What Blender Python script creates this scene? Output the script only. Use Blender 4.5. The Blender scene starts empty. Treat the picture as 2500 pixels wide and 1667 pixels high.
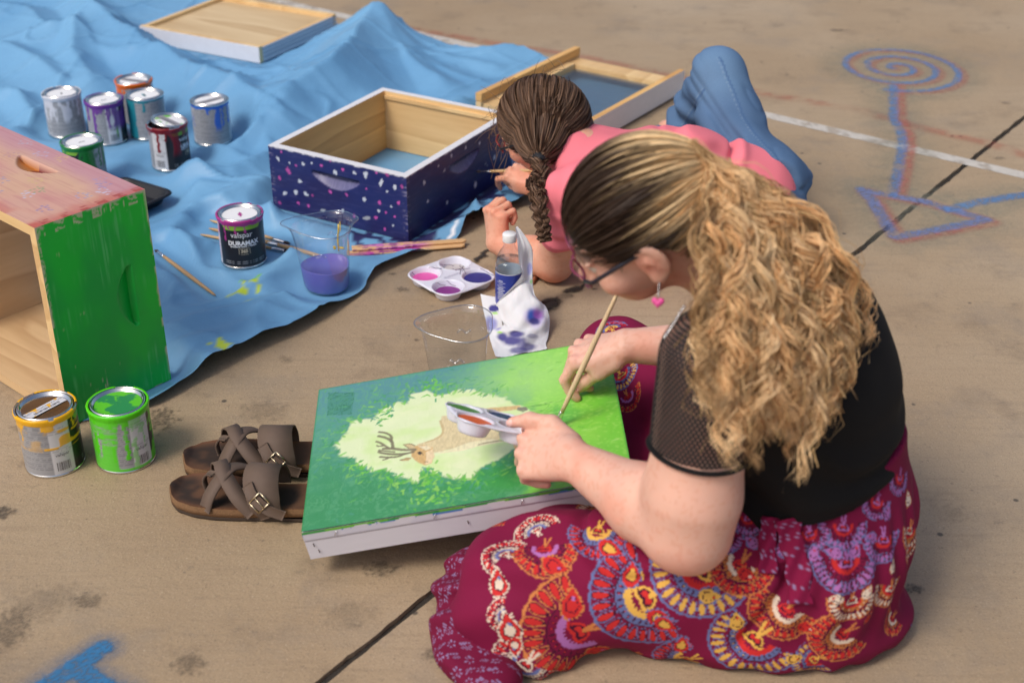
import bpy, bmesh, math, random
import numpy as np
from mathutils import Vector, Matrix
random.seed(7); rng = np.random.default_rng(7)
S = bpy.context.scene
COL = S.collection
# ------------------------------------------------------------------ camera
TH, CH, ROLL, FPX = .5136, 1.4224, -.0035, 3333.3
cam_d = bpy.data.cameras.new('camera'); cam = bpy.data.objects.new('camera', cam_d); COL.objects.link(cam)
cam_d.sensor_width = 36.0; cam_d.lens = FPX / 2500 * 36
cam.location = (0, 0, CH)
cam.rotation_euler = (Matrix.Rotation(math.pi/2 - TH, 3, 'X') @ Matrix.Rotation(-ROLL, 3, 'Z')).to_euler()
cam_d.clip_start = .05; cam_d.clip_end = 400
cam_d.dof.use_dof = True; cam_d.dof.focus_distance = 2.6; cam_d.dof.aperture_fstop = 3.6
S.camera = cam
# ------------------------------------------------------------------ sky and sun
W = bpy.data.worlds.new('World'); S.world = W; W.use_nodes = True
_n = W.node_tree.nodes; _bg = _n['Background']
_sky = _n.new('ShaderNodeTexSky'); _sky.sky_type = 'NISHITA'; _sky.sun_disc = False
SUN_EL, SUN_AZ = math.radians(52), math.radians(-130)       # azimuth measured from +Y towards +X
_sky.sun_elevation = SUN_EL; _sky.sun_rotation = SUN_AZ; _sky.air_density = 1.0; _sky.dust_density = 4.0; _sky.ozone_density = 1.0
W.node_tree.links.new(_sky.outputs[0], _bg.inputs[0]); _bg.inputs[1].default_value = .112
_sl = bpy.data.lights.new('sun', 'SUN'); _sl.energy = 1.5; _sl.angle = math.radians(18); _sl.color = (1, .95, .87)
_so = bpy.data.objects.new('sun', _sl); COL.objects.link(_so); _so.location = (-3, -4, 6)
_dir = Vector((math.sin(SUN_AZ)*math.cos(SUN_EL), math.cos(SUN_AZ)*math.cos(SUN_EL), math.sin(SUN_EL)))
_so.rotation_euler = _dir.to_track_quat('Z', 'Y').to_euler()
S.view_settings.view_transform = 'Standard'; S.view_settings.look = 'None'
S.view_settings.exposure = .24; S.view_settings.gamma = 1; S.view_settings.use_curve_mapping = False
S.render.engine = 'CYCLES'; S.cycles.use_denoising = True
S.cycles.max_bounces = 10; S.cycles.transparent_max_bounces = 24; S.cycles.caustics_refractive = False; S.cycles.caustics_reflective = False
# ------------------------------------------------------------------ pixel <-> place helpers (2500 px wide photograph)
_D = np.array([0, math.cos(TH), -math.sin(TH)]); _R = np.array([1., 0, 0]); _U = np.cross(_R, _D)
def ray(px, py):
    x = px-1250; y = py-833.5; c, s = math.cos(ROLL), math.sin(ROLL)
    x, y = c*x+s*y, -s*x+c*y
    return _D + (_R*x - _U*y)/FPX
def G(px, py, z=0.0):
    v = ray(px, py); return np.array([0, 0, CH]) + v*((z-CH)/v[2])
def AT(px, py, dep): return np.array([0, 0, CH]) + ray(px, py)*dep
def to_px(P):
    q = np.atleast_2d(P)-np.array([0, 0, CH]); x = q@_R; y = q@_U; z = q@_D
    px = FPX*x/z; py = -FPX*y/z; c, s = math.cos(ROLL), math.sin(ROLL)
    return np.stack([1250+c*px-s*py, 833.5+s*px+c*py], 1)
# ------------------------------------------------------------------ colour and noise helpers
def lin(r, g=None, b=None):
    if g is None: r, g, b = r
    f = lambda c: (c/255/12.92 if c <= 10 else ((c/255+.055)/1.055)**2.4)
    return np.array([f(r), f(g), f(b)])
def sm(a, b, x): t = np.clip((x-a)/(b-a), 0, 1); return t*t*(3-2*t)
def _hash(ix, iy, iz, seed):
    h = (ix*374761393 + iy*668265263 + iz*2147483647 + seed*144665) & 0xffffffff
    h = ((h ^ (h >> 13))*1274126177) & 0xffffffff
    h = ((h ^ (h >> 16))*2246822519) & 0xffffffff
    return ((h ^ (h >> 15)) & 0xffff)/65535.0
def noise(x, y, z=None, seed=0):
    x = np.asarray(x, float); y = np.asarray(y, float)
    ix = np.floor(x).astype(np.int64); iy = np.floor(y).astype(np.int64); fx = x-ix; fy = y-iy
    fx = fx**3*(fx*(fx*6-15)+10); fy = fy**3*(fy*(fy*6-15)+10)
    def lay(iz):
        a = _hash(ix, iy, iz, seed); b = _hash(ix+1, iy, iz, seed); c = _hash(ix, iy+1, iz, seed); d = _hash(ix+1, iy+1, iz, seed)
        return (a*(1-fx)+b*fx)*(1-fy)+(c*(1-fx)+d*fx)*fy
    if z is None: return lay(np.int64(0))
    z = np.asarray(z, float); iz = np.floor(z).astype(np.int64); fz = z-iz; fz = fz**3*(fz*(fz*6-15)+10)
    return lay(iz)*(1-fz)+lay(iz+1)*fz
def fbm(x, y, z=None, o=4, seed=0):
    v = 0; a = .5; t = 0
    for i in range(o):
        v = v+a*noise(x*2**i, y*2**i, None if z is None else z*2**i, seed+i*17); t += a; a *= .5
    return v/t
def seg_d(P, A, B):
    "distance of 2-d points P (n,2) to a segment, and the parameter along it"
    A = np.asarray(A, float); B = np.asarray(B, float); d = B-A
    t = np.clip(((P-A)@d)/(d@d+1e-12), 0, 1)
    return np.linalg.norm(P-(A+t[:, None]*d), axis=1), t
def pline_d(P, pts):
    D = np.full(len(P), 1e9); T = np.zeros(len(P)); n = len(pts)-1
    for i in range(n):
        d, t = seg_d(P, pts[i], pts[i+1]); m = d < D; D[m] = d[m]; T[m] = (i+t[m])/n
    return D, T
def poly_in(P, poly):
    poly = np.asarray(poly, float); x, y = P[:, 0], P[:, 1]; r = np.zeros(len(P), bool); j = len(poly)-1
    for i in range(len(poly)):
        xi, yi = poly[i]; xj, yj = poly[j]
        if yi != yj: r ^= ((yi > y) != (yj > y)) & (x < (xj-xi)*(y-yi)/(yj-yi)+xi)
        j = i
    return r
def poly_sd(P, poly):
    poly = [tuple(p) for p in poly]; d, _ = pline_d(P, poly+[poly[0]])
    return np.where(poly_in(P, poly), -d, d)
def mixc(c, col, m):
    m = np.clip(m, 0, 1)[:, None]; return c*(1-m)+np.asarray(col)*m
def smooth_line(pts, n=8):
    "Catmull-Rom through the points"
    P = [np.asarray(p, float) for p in pts]; P = [2*P[0]-P[1]]+P+[2*P[-1]-P[-2]]; out = []
    for i in range(1, len(P)-2):
        for k in range(n):
            t = k/n; a, b, c, d = P[i-1:i+3]
            out.append(.5*(2*b+(c-a)*t+(2*a-5*b+4*c-d)*t*t+(3*b-a-3*c+d)*t**3))
    out.append(P[-2]); return np.array(out)
# ------------------------------------------------------------------ object helpers
def tag(o, label=None, cat=None, group=None, kind=None):
    if label: o['label'] = label
    if cat: o['category'] = cat
    if group: o['group'] = group
    if kind: o['kind'] = kind
    return o
def thing(name, label, cat, loc=(0, 0, 0), rot=(0, 0, 0), group=None):
    o = bpy.data.objects.new(name, None); COL.objects.link(o); o.location = loc; o.rotation_euler = rot
    o.empty_display_size = .05
    return tag(o, label, cat, group)
def mesh(name, V, Fc, mats=None, parent=None, col=None, mi=None, smooth=True, uv=None, world=False, attrs=None):
    me = bpy.data.meshes.new(name); V = np.asarray(V, float)
    if isinstance(Fc, np.ndarray) and Fc.ndim == 2:
        k = Fc.shape[1]; n = len(Fc)
        me.vertices.add(len(V)); me.vertices.foreach_set('co', V.astype(np.float32).ravel())
        me.loops.add(n*k); me.loops.foreach_set('vertex_index', Fc.astype(np.int32).ravel())
        me.polygons.add(n); me.polygons.foreach_set('loop_start', np.arange(0, n*k, k, dtype=np.int32))
        me.polygons.foreach_set('loop_total', np.full(n, k, np.int32)); me.update(calc_edges=True)
    else: me.from_pydata([tuple(v) for v in V], [], [tuple(int(i) for i in f) for f in Fc])
    if col is not None:
        a = me.color_attributes.new('Col', 'FLOAT_COLOR', 'POINT'); c = np.ones((len(V), 4), np.float32); cc = np.asarray(col); c[:, :cc.shape[1]] = cc
        a.data.foreach_set('color', c.ravel())
    if attrs:
        for k_, v_ in attrs.items():
            a = me.attributes.new(k_, 'FLOAT', 'POINT'); a.data.foreach_set('value', np.asarray(v_, np.float32))
    for m in (mats if isinstance(mats, (list, tuple)) else [mats] if mats else []): me.materials.append(m)
    if mi is not None: me.polygons.foreach_set('material_index', np.asarray(mi, np.int32))
    me.polygons.foreach_set('use_smooth', np.full(len(me.polygons), bool(smooth)))
    me.update()
    o = bpy.data.objects.new(name, me); COL.objects.link(o)
    if parent is not None: o.parent = parent
    return o
class MB:
    "collects small shapes that make ONE part"
    def __init__(s): s.V = []; s.F = []; s.M = []
    def add(s, V, F, m=0):
        k = len(s.V); s.V += [tuple(map(float, v)) for v in V]; s.F += [tuple(int(i)+k for i in f) for f in F]; s.M += [m]*len(F); return s
    def box(s, c, size, bev=0, m=0, rot=None):
        hx, hy, hz = [v/2 for v in size]
        bm = bmesh.new(); bmesh.ops.create_cube(bm, size=1)
        for v in bm.verts: v.co = (v.co.x*size[0], v.co.y*size[1], v.co.z*size[2])
        if bev: bmesh.ops.bevel(bm, geom=list(bm.edges), offset=bev, segments=2, affect='EDGES', profile=.6)
        bm.verts.index_update(); R = rot if rot is not None else np.eye(3)
        s.add([np.asarray(c)+R@np.array(v.co) for v in bm.verts], [[v.index for v in f.verts] for f in bm.faces], m); bm.free(); return s
    def lathe(s, prof, n=48, c=(0, 0, 0), m=0, cap=False):
        V = []; F = []
        for r, z in prof:
            for i in range(n):
                a = 2*math.pi*i/n; V.append((c[0]+r*math.cos(a), c[1]+r*math.sin(a), c[2]+z))
        for j in range(len(prof)-1):
            for i in range(n): F.append((j*n+i, j*n+(i+1) % n, (j+1)*n+(i+1) % n, (j+1)*n+i))
        if cap: F.append(list(range(n))[::-1]); F.append([(len(prof)-1)*n+i for i in range(n)])
        return s.add(V, F, m)
    def tube(s, pts, rad, n=8, m=0, flat=1.0, up=None, cap=True):
        V, F = tube_vf(pts, rad, n, flat, up, cap); return s.add(V, F, m)
    def build(s, name, mats, parent=None, smooth=True):
        return mesh(name, s.V, s.F, mats, parent, mi=s.M, smooth=smooth)
def tube_vf(pts, rad, n=8, flat=1.0, up=None, cap=True):
    P = np.asarray(pts, float); k = len(P); R = np.broadcast_to(np.asarray(rad, float), (k,))
    T = np.gradient(P, axis=0); T /= np.linalg.norm(T, axis=1)[:, None]+1e-12
    u = np.array(up if up is not None else ((0, 0, 1) if abs(T[0][2]) < .9 else (1, 0, 0)), float); V = []
    for i in range(k):
        u = u-T[i]*(u@T[i]); u /= np.linalg.norm(u)+1e-12; w = np.cross(T[i], u)
        for j in range(n):
            a = 2*math.pi*j/n; V.append(P[i]+R[i]*(math.cos(a)*w+math.sin(a)*u*flat))
    F = [(i*n+j, i*n+(j+1) % n, (i+1)*n+(j+1) % n, (i+1)*n+j) for i in range(k-1) for j in range(n)]
    if cap: F += [list(range(n))[::-1], [(k-1)*n+j for j in range(n)]]
    return V, F
def grid_faces(nu, nv, off=0, closed_u=False):
    i, j = np.meshgrid(np.arange(nu if closed_u else nu-1), np.arange(nv-1), indexing='ij'); i2 = (i+1) % nu
    return np.stack([i*nv+j, i2*nv+j, i2*nv+j+1, i*nv+j+1], -1).reshape(-1, 4)+off
def frame(o, x, y):
    "matrix from an origin and two axes (x kept, y squared up)"
    x = np.asarray(x, float); x = x/np.linalg.norm(x); y = np.asarray(y, float); z = np.cross(x, y); z /= np.linalg.norm(z); y = np.cross(z, x)
    return Matrix(((x[0], y[0], z[0], o[0]), (x[1], y[1], z[1], o[1]), (x[2], y[2], z[2], o[2]), (0, 0, 0, 1)))
# ------------------------------------------------------------------ materials
def _mat(name):
    m = bpy.data.materials.new(name); m.use_nodes = True; nt = m.node_tree
    return m, nt, nt.nodes['Principled BSDF']
def N(nt, t, **k):
    n = nt.nodes.new(t)
    for a, b in k.items():
        if a.startswith('i_'): n.inputs[int(a[2:])].default_value = b
        else: setattr(n, a, b)
    return n
def L(nt, a, b): nt.links.new(a, b)
def _bump(nt, bs, h, strength, dist): 
    b = N(nt, 'ShaderNodeBump'); b.inputs['Strength'].default_value = strength; b.inputs['Distance'].default_value = dist
    L(nt, h, b.inputs['Height']); L(nt, b.outputs[0], bs.inputs['Normal']); return b
def pmat(name, rgb, rough=.5, metal=0, var=.12, scale=30, bump=0, bdist=.001, spec=.5, sss=0, coat=0, trans=0, alpha=1, stretch=None):
    m, nt, bs = _mat(name); tc = N(nt, 'ShaderNodeTexCoord'); nz = N(nt, 'ShaderNodeTexNoise'); nz.inputs['Scale'].default_value = scale; nz.inputs['Detail'].default_value = 6
    src = tc.outputs['Object']
    if stretch:
        mp = N(nt, 'ShaderNodeMapping'); mp.inputs['Scale'].default_value = stretch; L(nt, src, mp.inputs[0]); src = mp.outputs[0]
    L(nt, src, nz.inputs['Vector'])
    mx = N(nt, 'ShaderNodeMix', data_type='RGBA'); c = np.asarray(rgb, float)
    mx.inputs['A'].default_value = (*np.clip(c*(1-var), 0, 1), 1); mx.inputs['B'].default_value = (*np.clip(c*(1+var), 0, 1), 1)
    L(nt, nz.outputs[0], mx.inputs['Factor']); L(nt, mx.outputs['Result'], bs.inputs['Base Color'])
    bs.inputs['Roughness'].default_value = rough; bs.inputs['Metallic'].default_value = metal; bs.inputs['Specular IOR Level'].default_value = spec
    if sss: bs.inputs['Subsurface Weight'].default_value = sss; bs.inputs['Subsurface Radius'].default_value = (.012, .005, .003); bs.inputs['Subsurface Scale'].default_value = 1
    if coat: bs.inputs['Coat Weight'].default_value = coat; bs.inputs['Coat Roughness'].default_value = .15
    if bump: _bump(nt, bs, nz.outputs[0], bump, bdist)
    return m
def cmat(name, rough=.5, metal=0, var=.1, scale=40, bump=0, bdist=.001, spec=.5, sss=0, stretch=None, alpha=False, coat=0):
    "material that takes the printed or painted colour from the mesh's Col attribute"
    m, nt, bs = _mat(name); at = N(nt, 'ShaderNodeAttribute', attribute_name='Col'); tc = N(nt, 'ShaderNodeTexCoord')
    nz = N(nt, 'ShaderNodeTexNoise'); nz.inputs['Scale'].default_value = scale; nz.inputs['Detail'].default_value = 6; src = tc.outputs['Object']
    if stretch:
        mp = N(nt, 'ShaderNodeMapping'); mp.inputs['Scale'].default_value = stretch; L(nt, src, mp.inputs[0]); src = mp.outputs[0]
    L(nt, src, nz.inputs['Vector'])
    mr = N(nt, 'ShaderNodeMapRange'); mr.inputs['To Min'].default_value = 1-var; mr.inputs['To Max'].default_value = 1+var; L(nt, nz.outputs[0], mr.inputs[0])
    vm = N(nt, 'ShaderNodeVectorMath', operation='SCALE'); L(nt, at.outputs['Color'], vm.inputs[0]); L(nt, mr.outputs[0], vm.inputs['Scale'])
    L(nt, vm.outputs[0], bs.inputs['Base Color'])
    bs.inputs['Roughness'].default_value = rough; bs.inputs['Metallic'].default_value = metal; bs.inputs['Specular IOR Level'].default_value = spec
    if alpha: L(nt, at.outputs['Alpha'], bs.inputs['Alpha'])
    if sss: bs.inputs['Subsurface Weight'].default_value = sss; bs.inputs['Subsurface Radius'].default_value = (.012, .005, .003); bs.inputs['Subsurface Scale'].default_value = 1
    if coat: bs.inputs['Coat Weight'].default_value = coat; bs.inputs['Coat Roughness'].default_value = .2
    if bump: _bump(nt, bs, nz.outputs[0], bump, bdist)
    return m
def woodmat(name, base, dark, ring=9.0, rough=.55, axis='X', knots=True):
    m, nt, bs = _mat(name); tc = N(nt, 'ShaderNodeTexCoord'); mp = N(nt, 'ShaderNodeMapping')
    sc = {'X': (1.1, 9, 9), 'Y': (9, 1.1, 9), 'Z': (9, 9, 1.1)}[axis]; mp.inputs['Scale'].default_value = sc
    oi = N(nt, 'ShaderNodeObjectInfo'); ad = N(nt, 'ShaderNodeVectorMath', operation='ADD'); L(nt, tc.outputs['Object'], mp.inputs[0]); L(nt, mp.outputs[0], ad.inputs[0])
    vs = N(nt, 'ShaderNodeVectorMath', operation='SCALE'); vs.inputs[0].default_value = (13, 7, 5); L(nt, oi.outputs['Random'], vs.inputs['Scale']); L(nt, vs.outputs[0], ad.inputs[1])
    n1 = N(nt, 'ShaderNodeTexNoise'); n1.inputs['Scale'].default_value = .55; n1.inputs['Detail'].default_value = 2; L(nt, ad.outputs[0], n1.inputs['Vector'])
    mu = N(nt, 'ShaderNodeMath', operation='MULTIPLY'); mu.inputs[1].default_value = ring; L(nt, n1.outputs[0], mu.inputs[0])
    fr = N(nt, 'ShaderNodeMath', operation='FRACT'); L(nt, mu.outputs[0], fr.inputs[0])
    rp = N(nt, 'ShaderNodeValToRGB'); e = rp.color_ramp.elements
    e[0].position = 0; e[0].color = (0, 0, 0, 1); e[1].position = 1; e[1].color = (0, 0, 0, 1); x = e.new(.82); x.color = (.85, .85, .85, 1); x = e.new(.93); x.color = (1, 1, 1, 1)
    L(nt, fr.outputs[0], rp.inputs[0])
    n2 = N(nt, 'ShaderNodeTexNoise'); n2.inputs['Scale'].default_value = 9; n2.inputs['Detail'].default_value = 5; L(nt, ad.outputs[0], n2.inputs['Vector'])
    mm = N(nt, 'ShaderNodeMath', operation='MULTIPLY'); mm.inputs[1].default_value = .5; L(nt, rp.outputs[0], mm.inputs[0])
    a2 = N(nt, 'ShaderNodeMath', operation='MULTIPLY_ADD'); a2.inputs[1].default_value = .45; L(nt, n2.outputs[0], a2.inputs[0]); L(nt, mm.outputs[0], a2.inputs[2])
    mx = N(nt, 'ShaderNodeMix', data_type='RGBA'); mx.inputs['A'].default_value = (*(np.asarray(base)*1.08), 1); mx.inputs['B'].default_value = (*dark, 1)
    sb = N(nt, 'ShaderNodeMath', operation='SUBTRACT', use_clamp=True); sb.inputs[1].default_value = .15; L(nt, a2.outputs[0], sb.inputs[0]); L(nt, sb.outputs[0], mx.inputs['Factor'])
    out = mx.outputs['Result']
    if knots:
        vo = N(nt, 'ShaderNodeTexVoronoi'); vo.inputs['Scale'].default_value = .55; vo.inputs['Randomness'].default_value = 1; 
        m2 = N(nt, 'ShaderNodeMapping'); k = {'X': (3.4, 9, 9), 'Y': (9, 3.4, 9), 'Z': (9, 9, 3.4)}[axis]; m2.inputs['Scale'].default_value = k
        L(nt, tc.outputs['Object'], m2.inputs[0]); ad2 = N(nt, 'ShaderNodeVectorMath', operation='ADD'); L(nt, m2.outputs[0], ad2.inputs[0]); L(nt, vs.outputs[0], ad2.inputs[1]); L(nt, ad2.outputs[0], vo.inputs['Vector'])
        kr = N(nt, 'ShaderNodeValToRGB'); ke = kr.color_ramp.elements; ke[0].position = .05; ke[0].color = (1, 1, 1, 1); ke[1].position = .17; ke[1].color = (0, 0, 0, 1); L(nt, vo.outputs['Distance'], kr.inputs[0])
        m3 = N(nt, 'ShaderNodeMix', data_type='RGBA'); m3.inputs['B'].default_value = (*(np.asarray(dark)*.42), 1); L(nt, out, m3.inputs['A']); L(nt, kr.outputs[0], m3.inputs['Factor']); out = m3.outputs['Result']
    L(nt, out, bs.inputs['Base Color']); bs.inputs['Roughness'].default_value = rough
    _bump(nt, bs, a2.outputs[0], .15, .0006); return m
def clearmat(name, tint=(.96, .98, 1), rough=.03, body=.04):
    "thin clear plastic: see-through sheet with fresnel reflections"
    m, nt, bs = _mat(name); out = nt.nodes['Material Output']; nt.nodes.remove(bs)
    tr = N(nt, 'ShaderNodeBsdfTransparent'); tr.inputs[0].default_value = (*tint, 1); gl = N(nt, 'ShaderNodeBsdfGlossy'); gl.inputs['Roughness'].default_value = rough
    lw = N(nt, 'ShaderNodeLayerWeight'); lw.inputs[0].default_value = .35; mr = N(nt, 'ShaderNodeMapRange'); mr.inputs['To Min'].default_value = body; mr.inputs['To Max'].default_value = .75
    pw = N(nt, 'ShaderNodeMath', operation='POWER'); pw.inputs[1].default_value = 2.0; L(nt, lw.outputs['Facing'], pw.inputs[0]); L(nt, pw.outputs[0], mr.inputs[0])
    nz = N(nt, 'ShaderNodeTexNoise'); nz.inputs['Scale'].default_value = 18; bp = N(nt, 'ShaderNodeBump'); bp.inputs['Strength'].default_value = .12; bp.inputs['Distance'].default_value = .004
    L(nt, nz.outputs[0], bp.inputs['Height']); L(nt, bp.outputs[0], gl.inputs['Normal'])
    mx = N(nt, 'ShaderNodeMixShader'); L(nt, mr.outputs[0], mx.inputs[0]); L(nt, tr.outputs[0], mx.inputs[1]); L(nt, gl.outputs[0], mx.inputs[2]); L(nt, mx.outputs[0], out.inputs[0]); return m
# ------------------------------------------------------------------ implicit surfaces (bodies and clothes)
class SDF:
    def __init__(s, lo, hi, h):
        s.h = h; s.lo = np.asarray(lo, float); s.n = np.ceil((np.asarray(hi)-s.lo)/h).astype(int)+1; s.F = np.full(s.n, .2, np.float32)
    def _blk(s, lo, hi, pad):
        a = np.clip(np.floor((np.asarray(lo)-pad-s.lo)/s.h).astype(int), 0, s.n); b = np.clip(np.ceil((np.asarray(hi)+pad-s.lo)/s.h).astype(int)+1, 0, s.n)
        if np.any(b <= a): return None
        ax = [(s.lo[i]+s.h*np.arange(a[i], b[i])).astype(np.float32) for i in range(3)]
        return tuple(slice(a[i], b[i]) for i in range(3)), ax[0][:, None, None], ax[1][None, :, None], ax[2][None, None, :]
    def _put(s, sl, d, k, op):
        F = s.F[sl]
        if op == 'add':
            if k > 0: hh = np.clip(.5+.5*(F-d)/k, 0, 1); s.F[sl] = F*(1-hh)+d*hh-k*hh*(1-hh)
            else: s.F[sl] = np.minimum(F, d)
        else:
            if k > 0: hh = np.clip(.5-.5*(F+d)/k, 0, 1); s.F[sl] = F*(1-hh)-d*hh+k*hh*(1-hh)
            else: s.F[sl] = np.maximum(F, -d)
    def cone(s, a, b, ra, rb, k=.01, op='add', flat=None):
        "round cone from a to b; flat=(axis, factor) squeezes it across that axis"
        a = np.asarray(a, float); b = np.asarray(b, float); r = max(ra, rb)
        B = s._blk(np.minimum(a, b)-r, np.maximum(a, b)+r, k+3*s.h)
        if B is None: return s
        sl, X, Y, Z = B; ab = b-a; l2 = float(ab@ab)+1e-12; px, py, pz = X-a[0], Y-a[1], Z-a[2]
        t = np.clip((px*ab[0]+py*ab[1]+pz*ab[2])/l2, 0, 1); qx, qy, qz = px-t*ab[0], py-t*ab[1], pz-t*ab[2]
        q2 = qx*qx+qy*qy+qz*qz
        if flat is not None:
            f = np.asarray(flat[0], float); f = f/np.linalg.norm(f); c = qx*f[0]+qy*f[1]+qz*f[2]; q2 = q2+c*c*(1/flat[1]**2-1)
        s._put(sl, (np.sqrt(q2)-(ra+(rb-ra)*t)).astype(np.float32), k, op); return s
    def chain(s, pts, rad, k=.008, **kw):
        for i in range(len(pts)-1): s.cone(pts[i], pts[i+1], rad[i], rad[i+1], k, **kw)
        return s
    def ell(s, c, r, ax=None, k=.01, op='add'):
        "ellipsoid; ax rows are its axes"
        c = np.asarray(c, float); r = np.asarray(r, float); A = np.eye(3) if ax is None else np.asarray(ax, float); m = r.max()
        B = s._blk(c-m, c+m, k+3*s.h)
        if B is None: return s
        sl, X, Y, Z = B; q = [((X-c[0])*A[i][0]+(Y-c[1])*A[i][1]+(Z-c[2])*A[i][2]) for i in range(3)]
        k0 = np.sqrt(sum((q[i]/r[i])**2 for i in range(3))); k1 = np.sqrt(sum((q[i]/r[i]**2)**2 for i in range(3)))+1e-9
        s._put(sl, np.clip(k0*(k0-1)/k1, -.2, .2).astype(np.float32), k, op); return s
    def cut(s, p, n):
        "keep the side the normal points away from"
        p = np.asarray(p, float); n = np.asarray(n, float); n = n/np.linalg.norm(n)
        ax = [s.lo[i]+s.h*np.arange(s.n[i]) for i in range(3)]
        d = ((ax[0][:, None, None]-p[0])*n[0]+(ax[1][None, :, None]-p[1])*n[1]+(ax[2][None, None, :]-p[2])*n[2]).astype(np.float32)
        s.F = np.maximum(s.F, d); return s
    def fold(s, fn):
        "adds fn(x,y,z) (metres, positive = outwards) near the surface"
        I = np.argwhere(np.abs(s.F) < .03); P = s.lo+I*s.h
        s.F[tuple(I.T)] -= fn(P[:, 0], P[:, 1], P[:, 2]).astype(np.float32); return s
    def mesh(s, smooth=1):
        import openvdb
        g = openvdb.FloatGrid(); g.background = .2
        F = np.pad(s.F, 1, constant_values=.05); g.copyFromArray(np.ascontiguousarray(np.clip(F, -.05, .05)))
        V, Q = g.convertToQuads(isovalue=0.0); V = (np.asarray(V)-1)*s.h+s.lo; Q = np.asarray(Q)[:, ::-1].astype(np.int64)
        for _ in range(smooth): V = relax(V, Q, .5)
        return V, Q
def relax(V, Q, f):
    A = np.zeros_like(V); c = np.zeros(len(V)); k = Q.shape[1]
    for i in range(k):
        for j in ((i+1) % k, (i-1) % k):
            for d in range(3): A[:, d] += np.bincount(Q[:, i], V[Q[:, j], d], len(V))
            c += np.bincount(Q[:, i], minlength=len(V))
    return V+(A/np.maximum(c, 1)[:, None]-V)*f
def v_normals(V, Q):
    n = np.cross(V[Q[:, 2]]-V[Q[:, 0]], V[Q[:, -1]]-V[Q[:, 1]]); out = np.zeros_like(V)
    for i in range(Q.shape[1]):
        for d in range(3): out[:, d] += np.bincount(Q[:, i], n[:, d], len(V))
    return out/(np.linalg.norm(out, axis=1)[:, None]+1e-12)
def subdiv(V, Q):
    "one linear split of every quad (kept smooth by a relax)"
    E = np.concatenate([Q[:, [i, (i+1) % 4]] for i in range(4)]); E.sort(1); key = E[:, 0]*len(V)+E[:, 1]; u, inv = np.unique(key, return_inverse=True)
    ev = np.stack([u//len(V), u % len(V)], 1); n = len(Q); ei = inv.reshape(4, n).T+len(V); fi = np.arange(n)+len(V)+len(u)
    V2 = np.concatenate([V, V[ev].mean(1), V[Q].mean(1)])
    Q2 = np.concatenate([np.stack([Q[:, i], ei[:, i], fi, ei[:, (i-1) % 4]], 1) for i in range(4)])
    return V2, Q2
# ================================================================== GROUND
_m, _nt, _bs = _mat('concrete')
_tc = N(_nt, 'ShaderNodeTexCoord')
def _nz(scale, det=6, rough=.6, vec=None):
    n = N(_nt, 'ShaderNodeTexNoise'); n.inputs['Scale'].default_value = scale; n.inputs['Detail'].default_value = det; n.inputs['Roughness'].default_value = rough
    L(_nt, vec or _tc.outputs['Object'], n.inputs['Vector']); return n.outputs[0]
def _rampf(src, stops):
    r = N(_nt, 'ShaderNodeValToRGB'); e = r.color_ramp.elements
    while len(e) > 1: e.remove(e[0])
    e[0].position = stops[0][0]; e[0].color = (*stops[0][1], 1)
    for p, c in stops[1:]: x = e.new(p); x.color = (*c, 1)
    L(_nt, src, r.inputs[0]); return r.outputs[0]
def _mixn(a, b, f, mode='MIX'):
    m = N(_nt, 'ShaderNodeMix', data_type='RGBA', blend_type=mode)
    for s_, v in (('A', a), ('B', b)):
        if isinstance(v, tuple): m.inputs[s_].default_value = (*v, 1)
        else: L(_nt, v, m.inputs[s_])
    if isinstance(f, float): m.inputs['Factor'].default_value = f
    else: L(_nt, f, m.inputs['Factor'])
    return m.outputs['Result']
_c = _rampf(_nz(1.1, 5), [(.25, (.325, .227, .133)), (.5, (.39, .283, .174)), (.75, (.445, .337, .22))])
_c = _mixn(_c, (.45, .36, .26), _rampf(_nz(.55, 3), [(.45, (0, 0, 0)), (.7, (.55, .55, .55))]))
_c = _mixn(_c, (.20, .145, .095), _rampf(_nz(5.5, 7, .68), [(.54, (0, 0, 0)), (.72, (.55, .55, .55))]))
_c = _mixn(_c, (.14, .11, .085), _rampf(_nz(11, 8, .7), [(.63, (0, 0, 0)), (.72, (.6, .6, .6))]))
_mp = N(_nt, 'ShaderNodeMapping'); _mp.inputs['Rotation'].default_value = (0, 0, .62); _mp.inputs['Scale'].default_value = (2.2, 34, 1); L(_nt, _tc.outputs['Object'], _mp.inputs[0])
_c = _mixn(_c, (.25, .18, .115), _rampf(_nz(2.2, 6, .65, _mp.outputs[0]), [(.52, (0, 0, 0)), (.75, (.42, .42, .42))]))
_c = _mixn(_c, (.13, .10, .075), _rampf(_nz(300, 4, .7), [(.55, (0, 0, 0)), (.70, (.75, .75, .75))]))
_c = _mixn(_c, (.10, .08, .06), _rampf(_nz(70, 8, .78), [(.58, (0, 0, 0)), (.66, (.55, .55, .55))]))
_c = _mixn(_c, (.24, .20, .16), _rampf(_nz(2.4, 8, .72), [(.52, (0, 0, 0)), (.66, (.45, .45, .45))]))
_c = _mixn(_c, (.56, .45, .33), _rampf(_nz(230, 3, .65), [(.58, (0, 0, 0)), (.72, (.6, .6, .6))]))
_v = N(_nt, 'ShaderNodeTexVoronoi'); _v.inputs['Scale'].default_value = 9; L(_nt, _tc.outputs['Object'], _v.inputs['Vector'])
_c = _mixn(_c, (.07, .058, .048), _rampf(_v.outputs['Distance'], [(.035, (.85, .85, .85)), (.06, (0, 0, 0))]))
L(_nt, _c, _bs.inputs['Base Color']); _bs.inputs['Roughness'].default_value = .62; _bs.inputs['Specular IOR Level'].default_value = .35
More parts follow.
